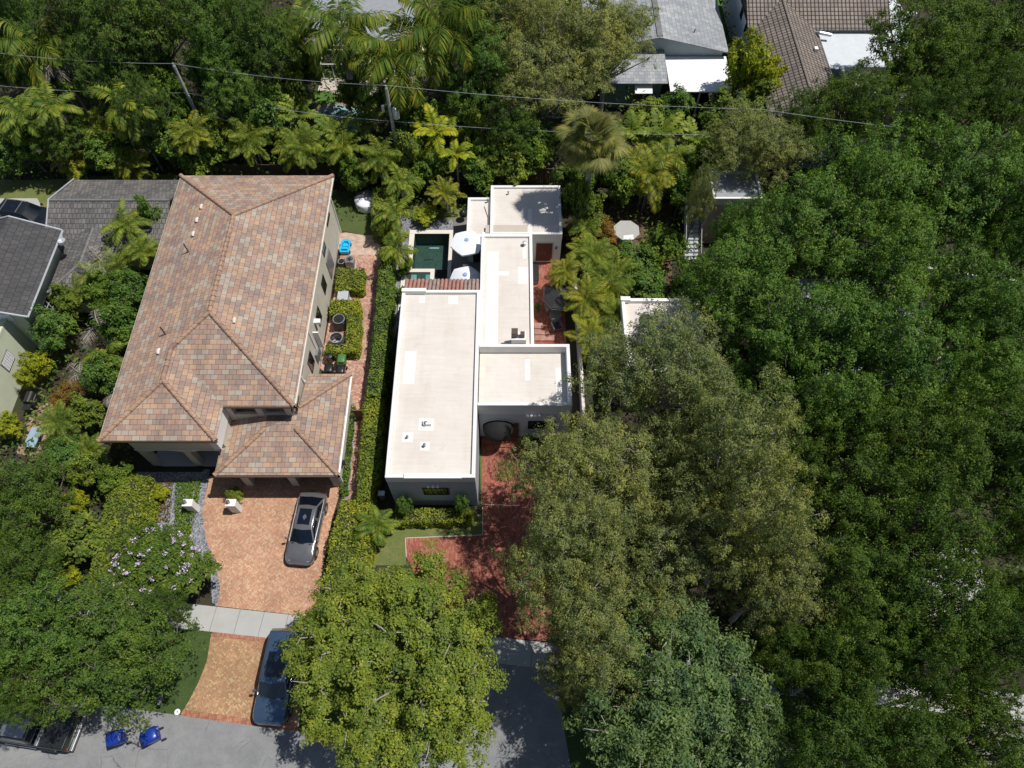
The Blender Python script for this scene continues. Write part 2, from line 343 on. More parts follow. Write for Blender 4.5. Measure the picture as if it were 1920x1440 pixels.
M['asphalt'] = ground('asphalt', [(0.25, (0.17, 0.172, 0.172)), (0.5, (0.215, 0.215, 0.21)), (0.8, (0.25, 0.245, 0.24))], 0.25, 30, 0.3)
def asphalt():
    m = NT('asphalt'); v = m.coord(); n1 = m.noise(v, 0.22, 6, 0.6); n2 = m.noise(v, 45, 3); n3 = m.noise(v, 1.3, 6, 0.75)
    cc = m.ramp(n1, [(0.25, (0.185, 0.192, 0.198)), (0.5, (0.235, 0.24, 0.243)), (0.8, (0.285, 0.287, 0.285))])
    cc = m.mix(cc, m.ramp(n2, [(0.3, (0.72, 0.72, 0.72)), (0.7, (1.25, 1.25, 1.25))]), 1.0, 'MULTIPLY')
    cc = m.mix(cc, m.ramp(n3, [(0.35, (0.78, 0.78, 0.79)), (0.6, (1, 1, 1))]), 0.8, 'MULTIPLY')
    nn = m.n('TexNoise'); nn.inputs['Scale'].default_value = 1.5; nn.inputs['Detail'].default_value = 6; m.l(v, nn.inputs['Vector'])
    wv = m.mix(v, nn.outputs['Color'], 0.25); vo = m.n('TexVoronoi', feature='DISTANCE_TO_EDGE'); vo.inputs['Scale'].default_value = 0.55; m.l(wv, vo.inputs['Vector'])
    ms = m.ramp(m.noise(v, 0.4, 3), [(0.45, (0, 0, 0)), (0.6, (1, 1, 1))]); cr = m.ramp(vo.outputs['Distance'], [(0.0, (0.7, 0.7, 0.7)), (0.009, (0, 0, 0))])
    cc = m.mix(cc, (0.06, 0.06, 0.06), m.mix(cr, ms, 1.0, 'MULTIPLY')); m.bump(n2, 0.3, 0.02); return m.done(cc, 0.9, spec=0.2)
M['asphalt'] = asphalt()
M['mulch'] = ground('mulch', [(0.3, (0.07, 0.045, 0.035)), (0.7, (0.17, 0.11, 0.085))], 3, 16)
def gravel(name, a, b):
    m = NT(name); v = m.coord(); vo = m.n('TexVoronoi'); vo.inputs['Scale'].default_value = 11; m.l(v, vo.inputs['Vector'])
    sx = m.n('SeparateColor'); m.l(vo.outputs['Color'], sx.inputs[0])
    cc = m.ramp(sx.outputs[0], [(0, a), (1, b)]); m.bump(vo.outputs['Distance'], 0.8, 0.05); return m.done(cc, 0.8, spec=0.2)
M['gravel'] = gravel('gravel', (0.09, 0.095, 0.11), (0.33, 0.34, 0.37))
M['gravel_dark'] = gravel('gravel_dark', (0.06, 0.063, 0.07), (0.22, 0.22, 0.235))
# foliage colours; the palest ramp ends put leaf glints into the colour
M['leaf_oak'] = leafmat('leaf_oak', [(0.160, 0.207, 0.078), (0.219, 0.262, 0.103), (0.299, 0.329, 0.140), (0.180, 0.226, 0.084), (0.386, 0.378, 0.205)])
M['leaf_mahogany'] = leafmat('leaf_mahogany', [(0.073, 0.156, 0.034), (0.110, 0.210, 0.046), (0.156, 0.269, 0.062), (0.088, 0.177, 0.038), (0.225, 0.312, 0.100)])
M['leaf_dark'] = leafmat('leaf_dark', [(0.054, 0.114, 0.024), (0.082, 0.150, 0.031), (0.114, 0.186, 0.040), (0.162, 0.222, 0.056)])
M['leaf_bright'] = leafmat('leaf_bright', [(0.108, 0.174, 0.029), (0.156, 0.228, 0.038), (0.216, 0.282, 0.058), (0.126, 0.192, 0.035), (0.336, 0.360, 0.115)])
M['leaf_blue'] = leafmat('leaf_blue', [(0.083, 0.154, 0.057), (0.127, 0.204, 0.084), (0.182, 0.264, 0.119), (0.099, 0.171, 0.061), (0.242, 0.308, 0.168)])
M['leaf_hedge'] = leafmat('leaf_hedge', [(0.10, 0.165, 0.02), (0.165, 0.225, 0.025), (0.24, 0.285, 0.04), (0.37, 0.38, 0.09)], trans=0.3)
M['leaf_hedge_deep'] = leafmat('leaf_hedge_deep', [(0.075, 0.149, 0.024), (0.115, 0.207, 0.033), (0.167, 0.253, 0.046), (0.230, 0.299, 0.064)])
M['leaf_palm'] = leafmat('leaf_palm', [(0.084, 0.157, 0.025), (0.134, 0.213, 0.032), (0.202, 0.263, 0.045), (0.325, 0.314, 0.072)])
M['leaf_coconut'] = leafmat('leaf_coconut', [(0.060, 0.120, 0.021), (0.096, 0.168, 0.029), (0.144, 0.204, 0.035), (0.288, 0.276, 0.048)])
M['leaf_palm_gold'] = leafmat('leaf_palm_gold', [(0.10, 0.155, 0.026), (0.16, 0.21, 0.03), (0.26, 0.28, 0.04), (0.38, 0.31, 0.05)])
M['leaf_gold'] = leafmat('leaf_gold', [(0.18, 0.24, 0.022), (0.32, 0.36, 0.03), (0.46, 0.45, 0.05)], trans=0.3)
M['leaf_sabal'] = leafmat('leaf_sabal', [(0.12, 0.145, 0.055), (0.18, 0.205, 0.08), (0.26, 0.26, 0.11), (0.08, 0.105, 0.04)])
M['leaf_orange'] = leafmat('leaf_orange', [(0.24, 0.15, 0.04), (0.15, 0.13, 0.035), (0.33, 0.14, 0.05)])
# ---------------------------------------------------------------- foliage meshes
def quadmesh(name, V, mat, extra=None):
    """V: (N,4,3) separate quads"""
    V = np.asarray(V, dtype=np.float32); n = len(V)
    me = bpy.data.meshes.new(name); me.vertices.add(n * 4); me.vertices.foreach_set('co', V.reshape(-1))
    me.loops.add(n * 4); me.loops.foreach_set('vertex_index', np.arange(n * 4, dtype=np.int32))
    me.polygons.add(n); me.polygons.foreach_set('loop_start', np.arange(0, n * 4, 4, dtype=np.int32))
    me.update(calc_edges=True); me.materials.append(mat)
    return me
def leafquads(C, N, L, W, rng, jitter=0.35):
    """rhombic leaves at C facing N"""
    n = len(C); N = N / np.maximum(1e-6, np.linalg.norm(N, axis=1, keepdims=True))
    a = rng.normal(size=(n, 3)); a -= (a * N).sum(1, keepdims=True) * N; a /= np.maximum(1e-6, np.linalg.norm(a, axis=1, keepdims=True))
    b = np.cross(N, a); s = (1 + jitter * rng.uniform(-1, 1, (n, 1)))
    l = L * s * 0.5; w = W * s * 0.5
    return np.stack([C - a * l, C + b * w + a * l * 0.1, C + a * l, C - b * w + a * l * 0.1], axis=1)
def unit(rng, n):
    a = rng.normal(size=(n, 3)); return a / np.linalg.norm(a, axis=1, keepdims=True)
def crown_data(seed, R0, H0, ncl, cr, twigs, nl, L, W, zlow=-0.25, lobes=0.14, up=0.5, shell=0.62, spread=0.17, sub=11, sep=0.95):
    rng = np.random.default_rng(seed); cs = []; tries = 0; ph = rng.uniform(0, 6.28, 3)
    while len(cs) < ncl and tries < ncl * 60:
        tries += 1
        d = unit(rng, 1)[0]
        if d[2] < zlow: continue
        t = math.atan2(d[1], d[0])
        lob = 1 + lobes * (math.sin(2 * t + ph[0]) + 0.7 * math.sin(3 * t + ph[1]) + 0.5 * math.sin(5 * t + ph[2]))
        rr = rng.uniform(shell, 1.0) if rng.random() < 0.82 else rng.uniform(0.2, shell)
        p = np.array([d[0] * (R0 - cr * 0.6) * lob * rr, d[1] * (R0 - cr * 0.6) * lob * rr, d[2] * (H0 - cr * 0.4) * rr])
        if all(np.linalg.norm(p - q[0]) > cr * sep for q in cs): cs.append((p, cr * rng.uniform(0.7, 1.25)))
    Q = []
    for p, r in cs:
        k = int(twigs * (r / cr) ** 2); ns = max(5, int(sub * (r / cr) ** 2))
        ds = unit(rng, ns); ds[:, 2] = np.abs(ds[:, 2]) * 1.0 - 0.2 * (rng.random(ns) < 0.3); ds /= np.linalg.norm(ds, axis=1, keepdims=True)
        S = p + ds * r * rng.uniform(0.6, 1.15, (ns, 1)) * np.array([1, 1, 0.95]); sr = r * rng.uniform(0.26, 0.44, ns)
        w = rng.integers(0, ns, k); d = unit(rng, k); d[:, 2] = np.abs(d[:, 2]) * 0.95 - 0.2 * (rng.random(k) < 0.4)
        T = S[w] + d * (sr[w] * rng.uniform(0.5, 1.1, k))[:, None] * np.array([1, 1, 0.8])
        out = p / (np.linalg.norm(p) + 1e-6)
        C = np.repeat(T, nl, axis=0) + rng.normal(size=(k * nl, 3)) * spread * np.array([1, 1, 0.6])
        N = np.repeat(d, nl, axis=0) * 0.55 + np.repeat(ds[w], nl, axis=0) * 0.35 + out * 0.2 + np.array([0, 0, up]) + rng.normal(size=(k * nl, 3)) * 0.36
        Q.append(leafquads(C, N, L, W, rng))
        # sparse inner leaves keep the clump from being see-through
        ki = k * nl // 9; C = p + unit(rng, ki) * r * rng.uniform(0, 0.7, (ki, 1)) * np.array([1, 1, 0.6])
        Q.append(leafquads(C, rng.normal(size=(ki, 3)) * 0.6 + np.array([0, 0, 0.8]), L * 1.3, W * 1.3, rng))
    return np.concatenate(Q), cs
def limbs(cs, zbase, seed, mat, r0=0.32, name='trunk', fork=-2.2):
    rnd = random.Random(seed); m = MB(); z0 = zbase; zf = zbase * 0.42
    m.tube([(0, 0, z0), (rnd.uniform(-.15, .15), rnd.uniform(-.15, .15), (z0 + zf) / 2), (0, 0, zf)], [r0 * 1.25, r0, r0 * 0.85], 8)
    for p, r in cs:
        e = Vector(p) ; s = Vector((0, 0, zf + rnd.uniform(-0.2, 0.3)))
        mid = s.lerp(e, 0.5) + Vector((rnd.uniform(-.5, .5), rnd.uniform(-.5, .5), rnd.uniform(-0.2, 0.5)))
        m.tube([s, mid, e], [r0 * 0.42, r0 * 0.24, 0.03], 5, cap=False)
        for _ in range(3):
            q = e + Vector((rnd.uniform(-1, 1), rnd.uniform(-1, 1), rnd.uniform(-0.1, 0.6))) * r * 0.9
            m.tube([mid.lerp(e, rnd.uniform(.6, .95)), e.lerp(q, 0.5) + Vector((0, 0, 0.1)), q], [0.045, 0.03, 0.012], 4, cap=False)
    me = bpy.data.meshes.new(name); me.from_pydata(m.v, [], m.f); me.materials.append(mat); return me
PROTO = {}
def proto_tree(key, seeds, mat, bark, **kw):
    PROTO[key] = []
    for s in seeds:
        q, cs = crown_data(s, 6.0, 4.3, **kw)
        PROTO[key].append((quadmesh('crown', q, M[mat]), limbs(cs, -7.5, s, M[bark])))
proto_tree('oak', (1, 2, 3), 'leaf_oak', 'bark_pale', ncl=44, cr=1.5, twigs=84, nl=11, L=0.18, W=0.07, lobes=0.22, spread=0.12, up=0.35, shell=0.45, sub=10, sep=1.02)
proto_tree('mahogany', (11, 12, 13), 'leaf_mahogany', 'bark', ncl=44, cr=1.4, twigs=68, nl=11, L=0.19, W=0.105, lobes=0.15, spread=0.13, up=0.35, shell=0.45, sub=10, sep=1.02)
proto_tree('dark', (21, 22), 'leaf_dark', 'bark', ncl=46, cr=1.45, twigs=60, nl=11, L=0.19, W=0.10, lobes=0.18, spread=0.14, up=0.4, shell=0.45, sub=10)
proto_tree('bright', (31,), 'leaf_bright', 'bark_pale', ncl=96, cr=1.05, twigs=100, nl=10, L=0.14, W=0.09, lobes=0.06, spread=0.11, up=0.4, shell=0.6, sub=9, sep=0.85)
proto_tree('blue', (41,), 'leaf_blue', 'bark_pale', ncl=66, cr=1.2, twigs=78, nl=10, L=0.2, W=0.085, lobes=0.12, spread=0.13, up=0.4, shell=0.5, sub=10)
proto_tree('myrtle', (45,), 'leaf_dark', 'bark_pale', ncl=60, cr=1.3, twigs=70, nl=9, L=0.42, W=0.2, lobes=0.14, spread=0.26, up=0.4, shell=0.45, sub=10)
def proto_shrub(key, seeds, mat, L, W, nl=9, R0=1.5, H0=1.1, ncl=16, cr=0.55, twigs=48, spread=0.09, up=0.5):
    L *= .68; W *= .68
    PROTO[key] = []
    for s in seeds:
        q, cs = crown_data(s, R0, H0, ncl, cr, twigs, nl, L, W, zlow=-0.5, lobes=0.12, shell=0.4, spread=spread, up=up)
        PROTO[key].append((quadmesh('foliage', q, M[mat]), limbs(cs, -1.4, s, M['bark'], 0.06, 'stem')))
proto_shrub('shrub_green', (51, 52), 'leaf_mahogany', 0.24, 0.11)
proto_shrub('shrub_deep', (53, 54), 'leaf_hedge_deep', 0.26, 0.13)
proto_shrub('shrub_bright', (55, 56), 'leaf_bright', 0.26, 0.14)
proto_shrub('shrub_gold', (57,), 'leaf_gold', 0.26, 0.12)
proto_shrub('shrub_hedge', (58, 59), 'leaf_hedge', 0.2, 0.11, twigs=34)
proto_shrub('shrub_orange', (60,), 'leaf_orange', 0.2, 0.1)
proto_shrub('shrub_dead', (61,), 'leaf_oak', 0.3, 0.03, nl=6)
used = {}
def place(key, u, v, zc, rpx, label, cat='tree', group=None, name=None, parts=('crown', 'trunk'), seed=None, sxy=1.0):
    base_r, base_z = (6.0, 7.5) if PROTO[key][0][0].name.startswith('crown') else (1.5, 1.4)
    k = used.get(key, 0); used[key] = k + 1
    cm, tm = PROTO[key][k % len(PROTO[key])]
    p = P(u, v, zc); r = rpx * mpp(u, v, zc)
    root = empty(name or ('tree' if cat == 'tree' else 'shrub'), (p.x, p.y, 0), label, cat, group, rz=(k * 2.4 + 0.7) % 6.28)
    s = r / base_r; root.scale = (s, s * sxy, zc / base_z)
    for me in (cm, tm):
        o = bpy.data.objects.new(parts[0] if me is cm else parts[1], me); col.objects.link(o); o.parent = root; o.location = (0, 0, base_z)
    return root
# ---- palms
def frond(az, el, L, droop, npair, ll, lw, rng, origin, hang=0.35, vee=0.15, taper=True):
    """returns leaflet quads and rachis points for one pinnate frond"""
    pts = []; p = np.array(origin, float); e = el; n = 14; st = L / n
    for i in range(n + 1):
        pts.append(p.copy()); d = np.array([math.cos(az) * math.cos(e), math.sin(az) * math.cos(e), math.sin(e)]); p = p + d * st; e -= droop / n * (0.5 + i / n)
    pts = np.array(pts); side = np.array([-math.sin(az), math.cos(az), 0.0]); Q = []
    for j in range(npair):
        t = 0.12 + 0.88 * j / (npair - 1); x = t * n; i = min(n - 1, int(x)); c = pts[i] + (pts[i + 1] - pts[i]) * (x - i)
        fw = pts[i + 1] - pts[i]; fw = fw / np.linalg.norm(fw)
        l = ll * (math.sin(math.pi * min(1, 0.15 + t * 0.85)) ** 0.6 if taper else 1) * rng.uniform(0.85, 1.1) + 0.05
        for sgn in (-1, 1):
            d = side * sgn * 0.9 + fw * (0.35 + 0.6 * t) + np.array([0, 0, vee - hang * rng.uniform(0.4, 1.4)]); d /= np.linalg.norm(d)
            wv = np.cross(d, np.cross(fw, d)); wv = fw - (fw @ d) * d; wv /= max(1e-6, np.linalg.norm(wv))
            m1 = c + d * l * 0.5; tip = c + d * l + np.array([0, 0, -hang * l * 0.45])
            Q.append([c, m1 + wv * lw * 0.5, tip, m1 - wv * lw * 0.5])
    return Q, pts
def palm_mesh(seed, nf, L, droop, npair, ll, lw, el=(0.1, 1.2), mat='leaf_palm', hang=0.35, stems=1, stem_r=0.0, vee=0.15):
    rng = np.random.default_rng(seed); Q = []; m = MB()
    for s in range(stems):
        ox, oy = (0, 0) if stems == 1 else (rng.normal() * stem_r, rng.normal() * stem_r); oz = 0 if stems == 1 else rng.uniform(-0.9, 0.3)
        for i in range(nf):
            az = i * 2.399 + rng.uniform(-.25, .25) + s; t = (i + 0.5) / nf; e = el[0] + (el[1] - el[0]) * t + rng.uniform(-.1, .1)
            q, pts = frond(az, e, L * rng.uniform(0.85, 1.1), droop * rng.uniform(0.8, 1.2), npair, ll, lw, rng, (ox, oy, oz), hang, vee)
            Q += q; k = 4
            m.tube([pts[0], pts[4], pts[9], pts[-1]], [0.035, 0.028, 0.018, 0.006], 4, cap=False)
    # rachis as quads inside the crown mesh
    V = np.array(Q); rv = np.array([[m.v[i] for i in f] for f in m.f if len(f) == 4])
    return quadmesh('crown', np.concatenate([V, rv]), M[mat])
def trunk_mesh(h, r, lean=(0, 0), rings=True, stems=None, mat='bark_pale'):
    m = MB()
    for (sx, sy) in (stems or [(0, 0)]):
        n = 12; pts = []; rs = []
        for i in range(n + 1):
            t = i / n; pts.append((sx + lean[0] * (t ** 1.5 - 1), sy + lean[1] * (t ** 1.5 - 1), -h + h * t)); rs.append(r * (1.25 - 0.35 * t) * (1.04 if i % 2 else 1))
        m.tube(pts, rs, 9)
    me = bpy.data.meshes.new('trunk'); me.from_pydata(m.v, [], m.f); me.materials.append(M[mat])
    me.polygons.foreach_set('use_smooth', [True] * len(me.polygons)); return me
PALM = {
 'coconut': ([palm_mesh(s, 20, 3.6, 1.75, 40, 0.9, 0.10, (-0.5, 1.25), hang=0.75, mat='leaf_coconut') for s in (1, 2, 22)], 0.16),
 'areca': ([palm_mesh(s, 9, 2.1, 1.5, 26, 0.5, 0.055, (0.3, 1.35), stems=4, stem_r=0.32, hang=0.45, mat='leaf_palm') for s in (3, 4, 24)], 0.05),
 'gold': ([palm_mesh(s, 8, 1.9, 1.5, 28, 0.5, 0.052, (0.2, 1.3), stems=4, stem_r=0.3, hang=0.3, mat='leaf_palm_gold') for s in (5, 6, 26)], 0.05),
 'single': ([palm_mesh(s, 12, 2.0, 1.7, 26, 0.5, 0.085, (-0.1, 1.2), hang=0.5, mat='leaf_palm') for s in (7, 8, 27)], 0.09),
 'fishtail': ([palm_mesh(s, 9, 1.7, 1.3, 15, 0.42, 0.14, (0.1, 1.2), hang=0.3, mat='leaf_gold') for s in (9,)], 0.07),
 'giant_leaf': ([palm_mesh(s, 11, 1.5, 1.2, 9, 0.4, 0.2, (0.0, 1.2), hang=0.35, mat='leaf_bright') for s in (10,)], 0.07),
 'dry': ([palm_mesh(s, 10, 1.7, 2.4, 22, 0.45, 0.03, (-0.8, 1.0), hang=0.7, mat='dead_frond') for s in (12,)], 0.07),
}
DRY = [palm_mesh(70 + i, 3 + i, 3.0, 1.6, 30, 0.6, 0.06, (-0.75, -0.3), hang=0.9, mat='dead_frond') for i in range(2)]
PRAD = {'coconut': 3.3, 'areca': 2.0, 'gold': 1.9, 'single': 1.8, 'fishtail': 1.6, 'giant_leaf': 1.5, 'dry': 1.3}
pk = {}
def palm(key, u, v, z, rpx, label, group=None, lean=(0.0, 0.0), cat='palm tree', trunkmat='bark_pale', name='palm_tree'):
    k = pk.get(key, 0); pk[key] = k + 1; ms, tr = PALM[key]; p = P(u, v, z); s = rpx * mpp(u, v, z) / PRAD[key]
    root = empty(name, (p.x - lean[0], p.y - lean[1], 0), label, cat, group)
    c = bpy.data.objects.new('crown', ms[k % len(ms)]); col.objects.link(c); c.parent = root; c.location = (lean[0], lean[1], z); c.rotation_euler = (.12 * math.sin(k * 2.3), .12 * math.cos(k * 3.1), k * 1.9 + 0.4); c.scale = (s, s, s * (.85 + .3 * ((k * 7) % 5) / 5))
    if key in ('coconut', 'single', 'gold'):
        d = bpy.data.objects.new('dry_fronds', DRY[k % 2]); col.objects.link(d); d.parent = root; d.location = (lean[0], lean[1], z - .05); d.rotation_euler = (0, 0, k * 1.3); ds = s * PRAD[key] / 3.3; d.scale = (ds, ds, ds)
    st = [(0, 0)] if key in ('coconut', 'single', 'fishtail', 'giant_leaf', 'dry') else [(0.3, 0.1), (-0.25, 0.2), (0.05, -0.3), (-0.1, 0.35)]
    t = bpy.data.objects.new('trunk', trunk_mesh(z, tr, lean, stems=st, mat=trunkmat)); col.objects.link(t); t.parent = root; t.location = (lean[0], lean[1], z)
    return root
def sabal(u, v, z, rpx, label):
    p = P(u, v, z); s = rpx * mpp(u, v, z) / 2.4; rng = np.random.default_rng(5); Q = []
    for i in range(62):
        az = i * 2.399; e = -0.9 + 2.3 * (i / 62); pl = rng.uniform(0.45, 1.5); d = np.array([math.cos(az) * math.cos(e), math.sin(az) * math.cos(e), math.sin(e)])
        c = d * pl; side = np.array([-math.sin(az), math.cos(az), 0.]); upv = np.cross(side, d)
        Q.append([np.zeros(3), c + side * .02, c + d * .02, c - side * .02])
        for k in range(26):
            a = (k / 25 - 0.5) * 2.5; dd = d * math.cos(a) + side * math.sin(a) + upv * 0.05; dd = dd / np.linalg.norm(dd); l = 1.15 * (1 - 0.25 * abs(a) / 1.9) * rng.uniform(.9, 1.08)
            wv = np.cross(dd, upv); wv /= np.linalg.norm(wv); m1 = c + dd * l * 0.5; tip = c + dd * l + np.array([0, 0, -0.3 * l])
            Q.append([c, m1 + wv * 0.034, tip, m1 - wv * 0.034])
    root = empty('palm_tree', (p.x, p.y, 0), label, 'palm tree')
    c = bpy.data.objects.new('crown', quadmesh('crown', Q, M['leaf_sabal'])); col.objects.link(c); c.parent = root; c.location = (0, 0, z); c.scale = (s, s, s)
    t = bpy.data.objects.new('trunk', trunk_mesh(z, 0.2)); col.objects.link(t); t.parent = root; t.location = (0, 0, z)
def hedge(poly, h, label, mat='leaf_hedge', dens=210, L=0.15, W=0.09, group=None, name='hedge', cat='hedge', fuzz=0.1, z0=0.0):
    """clipped hedge over a ground polygon of world points: a leafy volume over a woody core"""
    rng = np.random.default_rng(int(abs(poly[0][0] * 97 + poly[0][1] * 31)) + 3)
    pg = [Vector((p[0], p[1], 0)) for p in poly]; n = len(pg)
    ar = sum(pg[i].x * pg[(i + 1) % n].y - pg[(i + 1) % n].x * pg[i].y for i in range(n)) / 2
    if ar < 0: pg = pg[::-1]; ar = -ar
    x0 = min(p.x for p in pg); x1 = max(p.x for p in pg); y0 = min(p.y for p in pg); y1 = max(p.y for p in pg)
    X = np.array([p.x for p in pg]); Y = np.array([p.y for p in pg])
    def inside(px, py):
        r = np.zeros(len(px), bool); j = n - 1
        for i in range(n):
            c = ((Y[i] > py) != (Y[j] > py)) & (px < (X[j] - X[i]) * (py - Y[i]) / (Y[j] - Y[i] + 1e-9) + X[i]); r ^= c; j = i
        return r
    k = int((x1 - x0) * (y1 - y0) * dens * 1.0); px = rng.uniform(x0, x1, k); py = rng.uniform(y0, y1, k); ins = inside(px, py); px = px[ins]; py = py[ins]
    bumpz = 0.5 * fuzz * (np.sin(px * 3.1 + 1) + np.sin(py * 2.7) + np.sin((px + py) * 5.3))
    C = np.stack([px, py, h + bumpz + rng.uniform(-0.16, 0.05, len(px))], 1); Q = [leafquads(C, rng.normal(size=C.shape) * 0.45 + np.array([0, 0, 1]), L, W, rng)]
    for i in range(n):
        a = pg[i]; b = pg[(i + 1) % n]; l = (b - a).length; nn = np.array([(b - a).y, -(b - a).x, 0]) / max(l, 1e-6); k = int(l * (h - z0) * dens)
        t = rng.uniform(0, 1, k); z = rng.uniform(z0, h, k); wob = fuzz * (np.sin(t * l * 4 + i) * 0.5 + np.sin(z * 5) * 0.3)
        C = np.stack([a.x + (b.x - a.x) * t, a.y + (b.y - a.y) * t, z], 1) + nn * (wob + rng.uniform(-0.12, 0.07, k))[:, None]
        Q.append(leafquads(C, rng.normal(size=C.shape) * 0.45 + nn * 0.8 + np.array([0, 0, 0.4]), L, W, rng))
    cx = sum(p.x for p in pg) / n; cy = sum(p.y for p in pg) / n
    root = empty(name, (cx, cy, 0), label, cat, group)
    V = np.concatenate(Q) - np.array([cx, cy, 0])
    o = bpy.data.objects.new('foliage', quadmesh('foliage', V, M[mat])); col.objects.link(o); o.parent = root
    ins = [(p + (Vector((cx, cy, 0)) - p).normalized() * 0.16) for p in pg]
    m = MB(); m.prism([(p.x, p.y) for p in ins], 0.02, h - 0.16); m.build('core', M['core'], root)
    return root
M['core'] = flat('core', (0.02, 0.025, 0.012), 0.95, var=0.3)
def cover(name, poly, dens, h, mat, L, W, label, z=0.0, seed=1):
    """uncountable ground cover: one object"""
    rng = np.random.default_rng(seed); n = len(poly); X = np.array([p[0] for p in poly]); Y = np.array([p[1] for p in poly])
    k = int((X.max() - X.min()) * (Y.max() - Y.min()) * dens); px = rng.uniform(X.min(), X.max(), k); py = rng.uniform(Y.min(), Y.max(), k)
    r = np.zeros(k, bool); j = n - 1
    for i in range(n):
        c = ((Y[i] > py) != (Y[j] > py)) & (px < (X[j] - X[i]) * (py - Y[i]) / (Y[j] - Y[i] + 1e-9) + X[i]); r ^= c; j = i
    px = px[r]; py = py[r]; f = 0.5 + 0.25 * (np.sin(px * 1.3 + seed) + np.sin(py * 1.7 + px * .6)) ; z = z + rng.uniform(0, 1, len(px)) ** 0.6 * h * (0.35 + f)
    C = np.stack([px, py, z], 1); Q = leafquads(C, rng.normal(size=C.shape) * 0.55 + np.array([0, 0, 0.8]), L, W, rng)
    o = bpy.data.objects.new(name, quadmesh(name, Q, M[mat])); col.objects.link(o); tag(o, label, 'ground cover', kind='stuff'); return o
